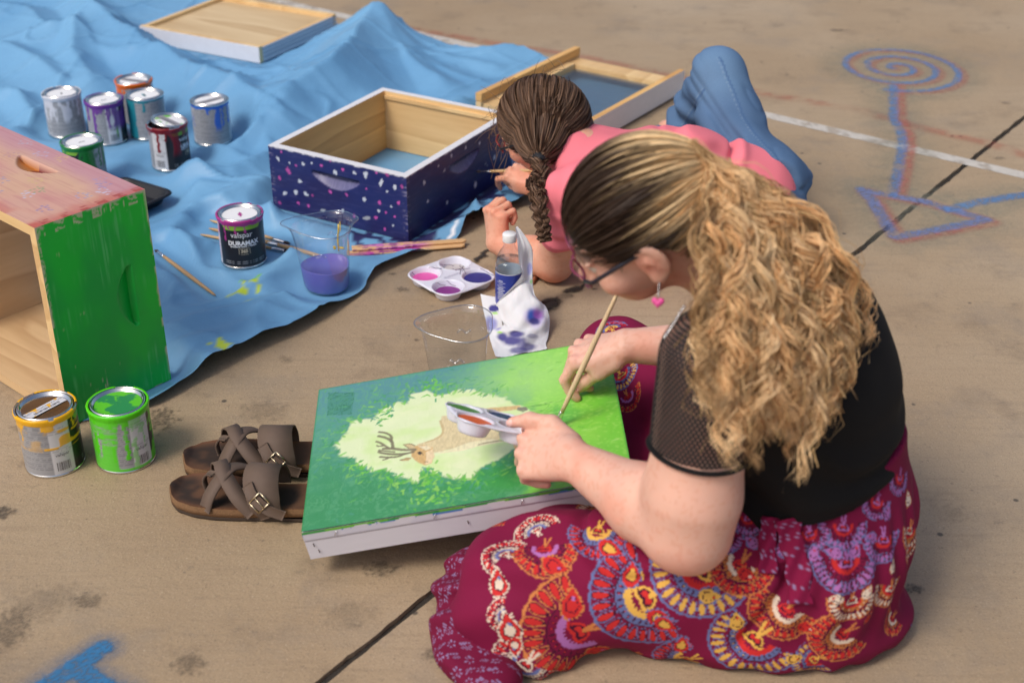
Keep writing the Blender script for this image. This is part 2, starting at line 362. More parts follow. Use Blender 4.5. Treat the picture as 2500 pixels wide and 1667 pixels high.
_h = N(_nt, 'ShaderNodeMath', operation='MULTIPLY_ADD'); _h.inputs[1].default_value = .5; L(_nt, _nz(150, 6, .65), _h.inputs[0]); L(_nt, _nz(30, 6, .7), _h.inputs[2])
_bump(_nt, _bs, _h.outputs[0], .5, .005)
M_CONC = _m
J0, J1 = G(2500, 276)[:2], G(796, 1664)[:2]; _jd = (J0-J1)/np.linalg.norm(J0-J1); _jn = np.array([-_jd[1], _jd[0]])   # joint normal points to the upper left
def slab(side):
    s_ = np.concatenate([[-40, -8], np.arange(-1.2, 5.0, .012), [8, 40]]); off = .0074+.0065*(fbm(s_*26, s_*0, seed=3+side)-.5)+.003*np.clip(noise(s_*70, s_*0, seed=9+side)-.8, 0, 1)*5
    e = J1[None]+_jd[None]*s_[:, None]+_jn[None]*((off if side else -off)[:, None]); far = _jn*(45 if side else -45)
    top = [(*p, 0) for p in e]; V = top+[(*(e[-1]+far), 0), (*(e[0]+far), 0)]; n = len(top)
    F = [list(range(n+2)) if not side else list(range(n+2))]
    if side == 0: F = [list(range(n+2))[::-1]]
    V += [(p[0], p[1], -.03) for p in e]; F += [(i, i+1, n+2+i+1, n+2+i) for i in range(n-1)]
    o = mesh('concrete_slab', V, F, M_CONC, smooth=False); return tag(o, kind='structure')
slab(1); slab(0)
M_JOINT = pmat('joint_filler', (.035, .028, .022), .9, var=.5, scale=120, bump=.8, bdist=.004)
_s = np.linspace(-3, 8, 260); _V = []
for k in (-.016, 0, .016): _V += [(*(J1+_jd*t+_jn*k), -.006-.004*noise(t*30, k*900)) for t in _s]
tag(mesh('joint_filler', _V, np.concatenate([grid_faces(1, 1), *[np.array([[j*260+i, j*260+i+1, (j+1)*260+i+1, (j+1)*260+i] for i in range(259)]) for j in (0, 1)]]) if False else np.array([[j*260+i, (j+1)*260+i, (j+1)*260+i+1, j*260+i+1] for j in (0, 1) for i in range(259)]), M_JOINT), kind='structure')
# ---- painted and stained marks that lie on the slab (soft edged sheets)
M_MARK = cmat('floor_mark', .7, var=.25, scale=45, alpha=True)
def wp(pts, z=0.0): return [tuple(G(x, y, z)[:2]) for x, y in pts]
_mark_z = [.0015]
def patch(name, lo, hi, res, fn):
    nx = int((hi[0]-lo[0])/res)+2; ny = int((hi[1]-lo[1])/res)+2
    X, Y = np.meshgrid(lo[0]+res*np.arange(nx), lo[1]+res*np.arange(ny), indexing='ij'); P = np.stack([X.ravel(), Y.ravel()], 1)
    col, a = fn(P); F = grid_faces(nx, ny); keep = a[F].max(1) > .01; F = F[keep]; used, inv = np.unique(F, return_inverse=True); F = inv.reshape(-1, 4)
    _mark_z[0] += .00006
    o = mesh(name, np.concatenate([P[used], np.full((len(used), 1), _mark_z[0])], 1), F, M_MARK, col=np.concatenate([col[used], a[used, None]], 1)); return tag(o, kind='structure')
def line_fn(pts, w, col, soft=.3, al=1.0, wear=.0, seed=0, warp=.0):
    def f(P):
        Q = P+warp*np.stack([fbm(P[:, 0]*40, P[:, 1]*40, seed=seed)-.5, fbm(P[:, 0]*40, P[:, 1]*40, seed=seed+5)-.5], 1)
        d, t = pline_d(Q, pts); a = al*(1-sm(w*(1-soft), w*(1+soft), d)); a = a*(1-wear*sm(.45, .65, fbm(P[:, 0]*25, P[:, 1]*25, seed=seed+3))); return np.tile(col, (len(P), 1)), a
    return f
def bbox(pts, m): p = np.asarray(pts); return p.min(0)-m, p.max(0)+m
# white parking line: a narrow strip so it is built straight along its own direction
_a, _b = np.array(G(500, -32)[:2]), np.array(G(2500, 421)[:2]); _d = (_b-_a)/np.linalg.norm(_b-_a); _nn = np.array([-_d[1], _d[0]]); _a = _a-_d*4; _len = np.linalg.norm(_b-_a)+4
_nl = 900; _V = []; _cl = []
for k in (-.026, -.022, -.012, 0, .012, .022, .026):
    for i in range(_nl):
        t = i/(_nl-1)*_len; p = _a+_d*t+_nn*k; _V.append((*p, .0012))
_V = np.array(_V); _al = (np.abs(np.repeat([-.026, -.022, -.012, 0, .012, .022, .026], _nl)) < .025)*(.85-.4*sm(.56, .7, fbm(_V[:, 0]*30, _V[:, 1]*30, seed=4)))
tag(mesh('painted_line', _V, np.array([[j*_nl+i, j*_nl+i+1, (j+1)*_nl+i+1, (j+1)*_nl+i] for j in range(6) for i in range(_nl-1)])[:, ::-1], M_MARK, col=np.concatenate([np.tile((.62, .58, .52), (len(_V), 1)), _al[:, None]], 1)), kind='structure')
_p = wp([(950, 66), (1250, 115), (1400, 135), (1640, 185), (1900, 232), (2080, 262), (2260, 310), (2420, 345), (2500, 372)]); _lo, _hi = bbox(_p, .08)
patch('red_chalk_line', _lo, _hi, .011, line_fn(_p, .020, lin(190, 95, 75), .9, .30, .8, 31))
BLUE, RED = np.array((.07, .21, .47)), np.array((.46, .12, .09))
_cx, _cy = G(2182, 160)[:2]; _sp = []
for i in range(110):
    a = i/109*2*math.pi*2.9+2.6; r = .012+.222*(i/109); _sp.append((_cx+r*math.cos(a)*.93, _cy-r*math.sin(a)*1.02))
_stem = wp([(2177, 205), (2178, 285), (2196, 318), (2202, 345), (2192, 400), (2177, 470)]); _stem2 = [(x+.022, y+.006) for x, y in _stem]
_tri = wp([(2100, 458), (2130, 465), (2260, 488), (2405, 530), (2280, 556), (2185, 573), (2168, 552), (2128, 485), (2100, 458)]); _tail = wp([(2310, 507), (2400, 484), (2500, 468), (2620, 450)])
def spray(P):
    nz = fbm(P[:, 0]*55, P[:, 1]*55, seed=8)-.5; j = .006*nz
    def d(pts): return pline_d(P, pts)[0]+j
    col = np.tile(BLUE, (len(P), 1)); a = np.zeros(len(P))
    def lay(dd, w, c, al, soft):
        nonlocal a, col
        m = al*(1-sm(w*(1-soft), w*(1+soft), dd)); na = a+m*(1-a); col = np.where((na > 1e-4)[:, None], (col*(a*(1-m))[:, None]+np.asarray(c)*m[:, None])/np.maximum(na, 1e-4)[:, None], col); a = na
    for pts in (_sp, _stem, _tri, _tail): lay(d(pts), .07, (.29, .30, .23), .32, .95)
    lay(pline_d(P+np.array([-.012, .02]), _sp)[0], .014, RED, .38, .7); lay(d(_stem2), .017, RED, .55, .6)
    lay(pline_d(P+np.array([-.008, .012]), _tri)[0], .024, RED, .5, .5)
    for pts, w in ((_sp, .0125), (_stem, .0155), (_tri, .0175), (_tail, .019)): lay(d(pts), w*.9, BLUE, .66, .5)
    return col, a*(1-.5*sm(.55, .75, fbm(P[:, 0]*30, P[:, 1]*30, seed=77)))*(.55+.45*sm(.35, .6, noise(P[:, 0]*150, P[:, 1]*150, seed=78)))
_lo, _hi = bbox(_sp+_stem+_tri+_tail, .13); patch('spray_paint_arrow', _lo, _hi, .0065, spray)
_p1 = wp([(255, 1590), (165, 1650), (100, 1695)]); _p2 = wp([(190, 1635), (250, 1680), (330, 1720)])
def spray2(P):
    nz = fbm(P[:, 0]*90, P[:, 1]*90, seed=18)-.5; d = np.minimum(pline_d(P, _p1)[0], pline_d(P, _p2)[0])+.005*nz
    a = np.maximum(.95*(1-sm(.012, .024, d)), .35*(1-sm(.01, .05, d))); return np.tile((.03, .17, .36), (len(P), 1)), a*(.55+.45*sm(.3, .55, noise(P[:, 0]*300, P[:, 1]*300, seed=79)))
_lo, _hi = bbox(_p1+_p2, .06); patch('spray_paint_letter', _lo, _hi, .004, spray2)
M_STAIN = [((398, 1035), .035, 1.6, .75), ((10, 1255), .022, 1, .9), ((1018, 832), .011, .8, .9), ((2235, 1432), .02, .7, .8), ((760, 700), .02, .8, .0), ((985, 710), .016, .9, .6), ((958, 672), .009, .8, .75), ((1050, 705), .035, .7, .3), ((225, 1475), .025, .8, .5), ((30, 1540), .04, 1.2, .55), ((470, 1625), .03, .9, .5), ((1060, 1600), .02, .8, .5),
           ((935, 1392), .03, .7, .75), ((2090, 1590), .016, .8, .75), ((1452, 706), .008, .8, .9), ((2040, 70), .03, .6, .6), ((2435, 380), .02, .6, .6), ((2500-50, 245), .02, .6, .6), ((2320, 327), .012, .7, .7), ((1855, 150), .008, .8, .9), ((120, 1480), .06, .9, .28), ((70, 1050), .035, .6, .5), ((640, 1010), .05, .7, .3), ((860, 1500), .06, .6, .25), ((2330, 1250), .05, .7, .25), ((2150, 1200), .04, .7, .25), ((700, 885), .02, .8, .35)]
for _i, (_q, _r, _asp, _al) in enumerate(M_STAIN):
    if _al == 0: continue
    _c0 = G(*_q)[:2]
    def _f(P, c0=_c0, r=_r, asp=_asp, al=_al, sd=_i):
        u = P-c0; d = np.hypot(u[:, 0], u[:, 1]/asp)/r+.9*(fbm(P[:, 0]*3/r*.12+sd, P[:, 1]*3/r*.12, seed=sd)-.5)+1.5*(fbm(P[:, 0]*150, P[:, 1]*150, seed=sd+40)-.5)
        return np.tile((.052, .043, .036), (len(P), 1)), al*.68*(1-sm(.45, .95, d))*(.45+.55*sm(.42, .55, noise(P[:, 0]*420, P[:, 1]*420, seed=sd)))
    patch('floor_stain', _c0-_r*2, _c0+_r*2, max(.0028, _r*.07), _f)
for _i, _ck in enumerate([[(1155, 640), (1180, 622), (1200, 611), (1225, 607)], [(1325, 752), (1360, 730), (1395, 712), (1405, 706)], [(1385, 716), (1420, 700), (1452, 684)], [(1335, 750), (1350, 742)]]):
    _p = wp(_ck); _lo, _hi = bbox(_p, .05)
    patch('floor_crack', _lo, _hi, .0022, line_fn(_p, [.006, .014, .005, .02][_i], (.03, .024, .02), .7, .95, .75, 50+_i, .03))
# ================================================================== DROP CLOTH
TARP_OUT = [tuple(G(x, y)[:2]) for x, y in smooth_line([(205, 1038), (290, 1020), (371, 1002), (470, 948), (562, 898), (648, 856), (714, 826), (820, 763), (887, 717), (897, 697), (921, 674), (1000, 639), (1022, 631), (1111, 588), (1159, 555), (1280, 500), (1330, 440), (1400, 370), (1490, 318), (1645, 233)], 5)]
TARP_OUT += [tuple(G(x, y)[:2]) for x, y in ((1480, 196), (1300, 153), (1177, 138), (1044, 115), (1011, 115), (948, 103))]
TARP_OUT += [tuple(G(903, 41, .10)[:2]+np.array([-.0, .0])), (tuple(G(813, 66)[:2])), tuple(G(640, 26)[:2]), (-2.0, 5.75), (-2.9, 6.0), (-3.2, 3.6), (-1.45, 2.85), tuple(G(60, 925)[:2]), tuple(G(150, 1010)[:2])]
def RG(pts, H): return [tuple(G(x, y, H)[:2]) for x, y in pts]
RIDGES = [  # crest (pixels), height, half width
    ([(905, 44), (862, 120), (800, 190), (700, 225)], .135, .26), ([(905, 44), (940, 110), (1000, 170), (1060, 205)], .05, .12), ([(845, 160), (760, 200), (700, 250)], .05, .16),
    ([(120, -40), (203, 27), (357, 128), (447, 179), (521, 205), (600, 250), (690, 300)], .085, .17), ([(203, 27), (180, 90), (170, 150), (215, 200)], .06, .13), ([(0, 130), (70, 160), (140, 205)], .05, .12),
    ([(-80, 20), (60, 40), (120, 90)], .07, .2), ([(480, 165), (640, 205), (760, 215)], .03, .07), ([(0, 235), (40, 238), (80, 290)], .04, .07), ([(330, 470), (450, 438), (560, 432), (640, 400)], .035, .07), ([(380, 500), (480, 470), (560, 470)], .028, .06),
    ([(575, 360), (640, 330), (700, 300)], .05, .08), ([(560, 245), (620, 330), (660, 385)], .03, .08), ([(655, 575), (662, 530), (665, 500)], .03, .04), ([(520, 500), (600, 475), (660, 470)], .03, .07),
    ([(430, 665), (520, 655), (620, 652), (700, 628), (730, 600)], .032, .045), ([(385, 600), (430, 590), (480, 620)], .02, .05), ([(880, 745), (893, 715), (905, 690), (930, 668)], .028, .03), ([(520, 700), (560, 720), (640, 715), (700, 650)], .010, .06),
    ([(400, 830), (520, 790), (640, 760)], .014, .06), ([(380, 900), (470, 865), (560, 850)], .012, .05), ([(640, 780), (720, 800), (790, 770)], .012, .05), ([(990, 620), (1050, 600), (1100, 580)], .012, .03), ([(1120, 560), (1160, 545)], .02, .025),
    ([(1000, 150), (1080, 190), (1160, 210)], .02, .1), ([(930, 120), (1020, 150), (1200, 175)], .02, .06), ([(460, 350), (540, 380), (620, 420)], .025, .06), ([(130, 300), (60, 330), (0, 350)], .03, .08), ([(270, 430), (330, 410), (385, 420)], .02, .05)]
CANS = [ # name bits, base (px), facing, paint, lid style
    dict(at=(137.8, 1134.7), z=.0, face=-113, paint=(235, 175, 20), cov=.10, lid='plain', sticker=1, label='white paint can with yellow drips and a bright tin lid, leftmost on the bare concrete', rimc=1),
    dict(at=(311, 1123.5), z=.0, face=-132, paint=(85, 205, 20), cov=.95, lid='green', sticker=0, label='paint can smeared all over with lime green paint, standing below the green box side', rimc=1),
    dict(at=(595, 638), z=.004, face=-5, paint=(165, 45, 130), cov=.16, lid='white', sticker=0, label='black fronted paint can with a magenta rim, standing over loose brushes', rimc=1),
    dict(at=(417, 408), z=.004, face=-64, paint=(125, 20, 30), cov=.48, lid='ajar', sticker=1, label='dark red paint can whose lid sits tilted and open', rimc=1),
    dict(at=(518, 347), z=.004, face=178, paint=(15, 95, 200), cov=.60, lid='white', sticker=1, label='grey labelled paint can with bright blue drips, standing alone on the cloth', rimc=0),
    dict(at=(362, 333.6), z=.004, face=165, paint=(20, 130, 145), cov=.15, lid='white', sticker=0, label='grey labelled paint can with a teal painted side', rimc=0, side=1),
    dict(at=(335, 296), z=.004, face=172, paint=(225, 105, 25), cov=.5, lid='white', sticker=1, label='paint can with an orange rim, rearmost of the group on the cloth', rimc=1, side=.6),
    dict(at=(264, 347), z=.004, face=-117, paint=(105, 40, 140), cov=.62, lid='white', sticker=0, label='paint can with purple drips between the white and teal cans', rimc=1),
    dict(at=(162, 330.6), z=.004, face=170, paint=(205, 205, 212), cov=.35, lid='white', sticker=0, label='paint can with white paint smears, leftmost of the group on the cloth', rimc=1),
    dict(at=(213, 455), z=.004, face=64, paint=(20, 120, 45), cov=.45, lid='white', sticker=0, label='paint can with a dark green rim, half hidden behind the pink box top', rimc=1)]
FLAT = [(*G(*c['at'])[:2], .075) for c in CANS if c['z'] > 0]+[(*G(799, 702)[:2], .075)]
NV_O = np.array([-.2518, 3.0058]); NV_Y = 1.0553; NV_A = np.array([math.cos(NV_Y), math.sin(NV_Y)]); NV_B = np.array([-NV_A[1], NV_A[0]])
GB_M = np.array([-.686, 2.357]); GB_D = np.array([-.753, .659]); GB_D /= np.linalg.norm(GB_D); GB_N = np.array([-GB_D[1], GB_D[0]])*-1   # GB_N points from the near to the far opening
if GB_N[1] < 0: GB_N = -GB_N
GB_DEP = .232; GB_L = .505; GB_H = .413
LID = dict(o=G(630.5, 163)[:2], yaw=1.083, L=.445, W=.508, T=.055, z=.004)
SCR = dict(o=np.array([.223, 3.644]), yaw=.975, L=.553, W=.402, T=.07, z=.007)
def rectpoly(o, yaw, l, w, m=0):
    a = np.array([math.cos(yaw), math.sin(yaw)]); b = np.array([-a[1], a[0]]); return [tuple(np.asarray(o)+a*x+b*y) for x, y in ((-m, -m), (l+m, -m), (l+m, w+m), (-m, w+m))]
_gbp = [tuple(GB_M-GB_N*(GB_DEP+.01)-GB_D*.01), tuple(GB_M+GB_N*.01-GB_D*.01), tuple(GB_M+GB_N*.01+GB_D*.52), tuple(GB_M-GB_N*(GB_DEP+.01)+GB_D*.52)]
FLATP = [(rectpoly(NV_O, NV_Y, .505, .413), .05), (_gbp, .04), (rectpoly(LID['o'], LID['yaw'], LID['L'], LID['W']), .06), (rectpoly(SCR['o'], SCR['yaw'], SCR['L'], SCR['W']), .05)]
STICKLINES = [wp(p) for p in ([(511, 543), (707, 599)], [(509, 563), (719, 611)], [(488, 578), (709, 619)], [(643, 600), (786, 631)], [(858, 619), (1138, 597)], [(377, 616), (525, 726)])]
TRAY_C = G(306, 512)[:2]
def tarp_h(P, fine=True):
    x, y = P[:, 0], P[:, 1]; h = np.zeros(len(P)); wq = P+.035*np.stack([fbm(x*3, y*3, o=3, seed=91)-.5, fbm(x*3, y*3, o=3, seed=92)-.5], 1)
    for pts, H, w in RIDGES:
        q = RG(pts, H*.8); lo = np.min(q, 0)-w*1.6; hi = np.max(q, 0)+w*1.6; m = np.all((P > lo) & (P < hi), 1)
        if not m.any(): continue
        d, t = pline_d(wq[m], q); tt = np.clip(t, 0, 1); e = np.clip(1-d/w, 0, 1); e = .5*e**1.25+.5*e*e*(1.6-.6*e); h[m] = np.maximum(h[m], H*e*(.75+.25*np.sin(np.pi*np.clip(tt, .05, .95))))+.35*np.minimum(h[m], H*e)
    if fine:
        r1 = 1-np.abs(2*noise(x*1.9+.9*y, y*1.9-.4*x, seed=1)-1); r2 = 1-np.abs(2*noise(x*4.6, y*4.6-.7*x*4.6, seed=2)-1); r3 = 1-np.abs(2*noise(x*15+6*noise(x*5, y*5, seed=6), y*15, seed=3)-1)
        h += .006*noise(x*3.2, y*3.2, seed=5)+.026*r1**14+.010*r2**18+.0018*r3**10+.003*np.abs(noise(x*9, y*5, seed=44)-.5)
        for ang, sp in ((.95, .235), (.95+math.pi/2, .31)):          # the straight creases it was folded along
            u = (x*math.cos(ang)+y*math.sin(ang))/sp; f = np.abs(u-np.round(u))*sp; h += .004*np.exp(-(f/.006)**2)+.007*np.abs(((u*.5) % 1)-.5)
        for ang, sp, am in ((.35, .31, .019), (1.5, .40, .022), (2.3, .26, .015)):
            u = (x*math.cos(ang)+y*math.sin(ang)+.10*noise(x*2.2, y*2.2, seed=int(ang*10)))/sp; h += am*np.abs((u % 1)-.5)*sm(.3, .6, noise(x*1.6+ang, y*1.6, seed=55))
    k = np.ones(len(P))
    for cx, cy, r in FLAT: k = np.minimum(k, sm(r*.9, r*1.9, np.hypot(x-cx, y-cy)))
    for poly, m in FLATP: k = np.minimum(k, sm(.004, m+.02, poly_sd(P, poly)))
    for s_ in STICKLINES: k = np.minimum(k, .0+sm(.022, .065, pline_d(P, s_)[0]))
    k = np.minimum(k, sm(.12, .2, np.hypot(x-TRAY_C[0], y-TRAY_C[1])))
    inside = poly_in(P, rectpoly(NV_O, NV_Y, .505, .413, -.03)); base = np.where(inside, .0018+.02*np.clip(fbm(x*9, y*9, o=2, seed=15)-.45, 0, 1)*sm(0, .08, -poly_sd(P, rectpoly(NV_O, NV_Y, .505, .413, -.02))), .0018)
    return base+h*k
def make_tarp():
    res = .0088; lo = np.array([-2.6, 2.1]); hi = np.array([.72, 5.7]); nx, ny = ((hi-lo)/res).astype(int)+1
    X, Y = np.meshgrid(lo[0]+res*np.arange(nx), lo[1]+res*np.arange(ny), indexing='ij'); P = np.stack([X.ravel(), Y.ravel()], 1)
    vis = to_px(np.concatenate([P, np.zeros((len(P), 1))], 1)); near = (vis[:, 0] > -420) & (vis[:, 1] > -260)
    out = np.array(TARP_OUT); d, _ = pline_d(P, [tuple(p) for p in out]+[tuple(out[0])]); ins = poly_in(P, out); F = grid_faces(nx, ny)
    F = F[ins[F].any(1) & near[F].all(1)]; mv = np.unique(F[~ins[F].all(1)]); mv = mv[~ins[mv]]
    C = np.vstack([out, out[:1]]); dd = np.concatenate([np.linspace(C[i], C[i+1], max(2, int(np.linalg.norm(C[i+1]-C[i])/.003)), endpoint=False) for i in range(len(C)-1)])
    for i in mv: P[i] = dd[np.argmin(((dd-P[i])**2).sum(1))]
    used, inv = np.unique(F, return_inverse=True); F = inv.reshape(-1, 4); P = P[used]; z = tarp_h(P); ed = d[used]; z = z+.004*sm(.05, 0, ed)*fbm(P[:, 0]*14, P[:, 1]*14, seed=33)
    c = np.tile((.135, .325, .545), (len(P), 1)); c = mixc(c, (.165, .37, .59), sm(.4, .7, fbm(P[:, 0]*2, P[:, 1]*2, seed=61)))
    # paint that has been spilled on it
    def splat(cc, pts, w, thr, sd, sc=60):
        nonlocal c
        q = [tuple(G(*p)[:2]) for p in pts]; dd_, _ = pline_d(P, q); m = sm(thr, thr+.06, fbm(P[:, 0]*sc, P[:, 1]*sc, seed=sd)+.35*(1-dd_/w)-.18)*(dd_ < w); c = mixc(c, cc, m)
    splat(lin(40, 40, 85), [(1000, 600), (1060, 570), (1130, 520), (1200, 470), (1250, 440)], .065, .50, 70, 34); splat(lin(45, 45, 95), [(890, 590), (930, 595), (985, 600), (1040, 605)], .055, .50, 71, 34)
    splat(lin(185, 205, 60), [(540, 745), (580, 740), (605, 730), (625, 718), (632, 725)], .026, .52, 72, 80); splat(lin(130, 200, 70), [(610, 712), (630, 708)], .02, .5, 73, 80); splat(lin(185, 205, 60), [(535, 885), (560, 893)], .02, .53, 74, 80)
    splat(lin(185, 205, 60), [(600, 755), (612, 762)], .012, .56, 75, 90); splat(lin(235, 235, 240), [(1090, 590), (1130, 560)], .01, .6, 76, 90)
    m, nt, bs = _mat('blue_plastic_sheet'); at = N(nt, 'ShaderNodeAttribute', attribute_name='Col'); L(nt, at.outputs['Color'], bs.inputs['Base Color']); bs.inputs['Roughness'].default_value = .48; bs.inputs['Specular IOR Level'].default_value = .4
    tc = N(nt, 'ShaderNodeTexCoord'); n1 = N(nt, 'ShaderNodeTexNoise'); n1.inputs['Scale'].default_value = 28; n1.inputs['Detail'].default_value = 5; L(nt, tc.outputs['Object'], n1.inputs['Vector'])
    n2 = N(nt, 'ShaderNodeTexNoise', noise_type='RIDGED_MULTIFRACTAL'); n2.inputs['Scale'].default_value = 5.5; n2.inputs['Detail'].default_value = 2; n2.inputs['Distortion'].default_value = .3; L(nt, tc.outputs['Object'], n2.inputs['Vector'])
    ma = N(nt, 'ShaderNodeMath', operation='MULTIPLY_ADD'); ma.inputs[1].default_value = .8; L(nt, n2.outputs[0], ma.inputs[0]); L(nt, n1.outputs[0], ma.inputs[2])
    _bump(nt, bs, ma.outputs[0], .35, .005)
    o = mesh('drop_cloth', np.column_stack([P, z]), F, m, col=c); return tag(o, 'crumpled blue plastic drop cloth spread over the concrete floor', 'drop cloth')
make_tarp()
# ================================================================== HIVE BOXES
M_PINE = woodmat('bare_pine', (.78, .47, .165), (.46, .20, .05)); M_PINEZ = woodmat('bare_pine_upright', (.64, .44, .235), (.42, .23, .10), axis='X'); M_PINEL = woodmat('bare_pine_light', (.76, .54, .27), (.52, .29, .11), ring=6)
M_WHITE = pmat('white_paint', (.74, .73, .75), .5, var=.06, scale=60, bump=.15); M_PAINT = cmat('brushed_paint', .42, var=.06, scale=22, bump=.12, bdist=.0015)
M_WEDGE = cmat('painted_edge', .5, var=.05)
def handle_depth(u, v, c, hw=.070, hh=.0185, dep=.019):
    "hand hold: sharp straight top, scooped bottom; u along, v up, measured from the top edge of the cut"
    du = (u-c[0])/hw; low = -2*hh*(.22+.78*np.clip(1-du*du, 0, 1)); dv = v-c[1]; ins = (np.abs(du) < 1) & (dv < 0) & (dv > low)
    return np.where(ins, dep*np.clip((dv-low)/np.maximum(-low, 1e-5), 0, 1)**.85, 0), ins
def board(name, parent, mat4, ln, ht, th, colfn, inner=None, handle=None, res=.0028, edge=None, top=None, mitre='x'):
    "local x along, y up, z outwards; the outer face carries the paint"
    nu, nv = int(ln/res)+1, int(ht/res)+1; U, Vv = np.meshgrid(np.linspace(0, ln, nu), np.linspace(0, ht, nv), indexing='ij'); u, v = U.ravel(), Vv.ravel()
    dz = np.zeros_like(u); ins = np.zeros(len(u), bool)
    if handle: dz, ins = handle_depth(u, v, handle)
    c = colfn(u, v, ins, dz); n = len(u); V = np.stack([u, v, -dz], 1); F = grid_faces(nu, nv)
    B = np.array([(0, 0, 0), (ln, 0, 0), (ln, ht, 0), (0, ht, 0), (0, 0, -th), (ln, 0, -th), (ln, ht, -th), (0, ht, -th)], float); e = n
    if mitre == 'x': B[[4, 7], 0] += th; B[[5, 6], 0] -= th
    else: B[[4, 5], 1] += th; B[[6, 7], 1] -= th
    side = [(e+4, e+7, e+6, e+5), (e+0, e+4, e+5, e+1), (e+1, e+5, e+6, e+2), (e+2, e+6, e+7, e+3), (e+3, e+7, e+4, e+0)]
    F = np.concatenate([F, np.array(side)]); mi = np.concatenate([np.zeros(len(F)-5, int), [1, 1, 2, 3, 2]])
    o = mesh(name, np.concatenate([V, B]), F, [M_PAINT, inner or M_PINE, edge or M_PINE, top or edge or M_PINE], parent, col=np.concatenate([c, np.tile((.7, .7, .7), (8, 1))]), mi=mi)
    me = o.data; sm_ = np.ones(len(me.polygons), bool); sm_[-5:] = False; me.polygons.foreach_set('use_smooth', sm_); o.matrix_local = mat4; return o
def dab(c, u, v, cu, cv, a, b, ang, col, sd, al=1.0):
    x = (u-cu)*math.cos(ang)+(v-cv)*math.sin(ang); y = -(u-cu)*math.sin(ang)+(v-cv)*math.cos(ang); d = np.hypot(x/a, y/b)+.55*(noise(x*260+sd*7, y*900, seed=sd)-.5)+.4*(noise(u*160, v*160, seed=sd+1)-.5)
    return mixc(c, col, al*(1-sm(.75, 1.05, d)))
NAVY = np.array((.014, .020, .120)); NAVY2 = np.array((.017, .014, .085)); WHT = np.array((.62, .66, .74)); PNK = np.array((.62, .10, .42))
from_zoom = lambda x, y: (600+x/3.0157, 100+y/3.0157)
def homog(q):
    "pixel quad (0,0),(1,0),(1,1),(0,1) -> function giving its u,v"
    A = []; b = []
    for (x, y), (u, v) in zip(q, ((0, 0), (1, 0), (1, 1), (0, 1))):
        A += [[x, y, 1, 0, 0, 0, -u*x, -u*y], [0, 0, 0, x, y, 1, -v*x, -v*y]]; b += [u, v]
    h = np.linalg.solve(np.array(A), np.array(b)); Hm = np.append(h, 1).reshape(3, 3)
    def f(x, y): w = Hm@np.array([x, y, 1.]); return w[0]/w[2], w[1]/w[2]
    return f
NH = .168
navy = thing('hive_box', 'navy blue open hive box dabbed with white and pink stars', 'hive box', (*NV_O, .004), (0, 0, NV_Y))
_fA = homog([from_zoom(200, 1245), from_zoom(1190, 1495), from_zoom(1172, 1020), from_zoom(163, 797)]); _fB = homog([from_zoom(1190, 1495), from_zoom(1945, 1030), from_zoom(1945, 537), from_zoom(1172, 1020)])
_dabA = [(232, 893, 20, 13, WHT), (317, 925, 10, 8, WHT), (415, 932, 17, 15, WHT), (477, 922, 12, 11, WHT), (258, 845, 10, 8, PNK), (365, 943, 9, 9, PNK), (308, 985, 16, 30, PNK*.8), (549, 942, 10, 12, PNK), (612, 906, 10, 9, PNK), (705, 967, 14, 16, PNK), (650, 988, 18, 24, WHT), (790, 992, 16, 15, WHT), (872, 1007, 20, 32, WHT), (953, 988, 13, 12, PNK), (1028, 1003, 20, 14, PNK*.6), (986, 1062, 16, 34, WHT), (1086, 1093, 18, 22, WHT), (1140, 1090, 12, 18, PNK*.7), (393, 1058, 17, 16, WHT), (245, 1032, 14, 16, PNK*.7), (282, 1145, 19, 14, WHT), (363, 1138, 16, 20, WHT), (436, 1150, 19, 16, WHT), (483, 1160, 8, 11, PNK*.6), (245, 1216, 11, 14, PNK*.6), (380, 1216, 14, 10, PNK), (453, 1232, 14, 13, PNK), (876, 1107, 9, 12, PNK), (860, 1185, 17, 20, WHT), (974, 1208, 14, 16, PNK), (1116, 1213, 14, 15, PNK), (1060, 1236, 9, 14, WHT), (967, 1270, 13, 12, WHT), (1020, 1283, 9, 9, PNK), (945, 1318, 16, 16, PNK), (1086, 1312, 14, 14, PNK), (788, 1305, 13, 16, PNK), (880, 1322, 34, 14, WHT*.6), (704, 1272, 14, 16, WHT), (1073, 1377, 9, 13, WHT), (1013, 1403, 11, 13, PNK), (1030, 1128, 12, 8, WHT), (612, 1133, 16, 13, PNK), (732, 1153, 14, 11, PNK), (560, 1268, 22, 10, WHT*.6)]
_dabB = [(1291, 1065, 13, 18, WHT), (1390, 949, 8, 11, WHT), (1430, 988, 12, 15, WHT*.6), (1481, 875, 9, 15, WHT), (1583, 815, 6, 18, WHT), (1690, 778, 8, 12, WHT), (1316, 1210, 9, 15, WHT), (1450, 1233, 9, 18, WHT), (1660, 1108, 14, 36, WHT), (1806, 900, 11, 22, WHT), (1735, 950, 9, 9, WHT*.5), (1748, 962, 6, 8, WHT*.5), (1310, 705, 4, 6, WHT)]
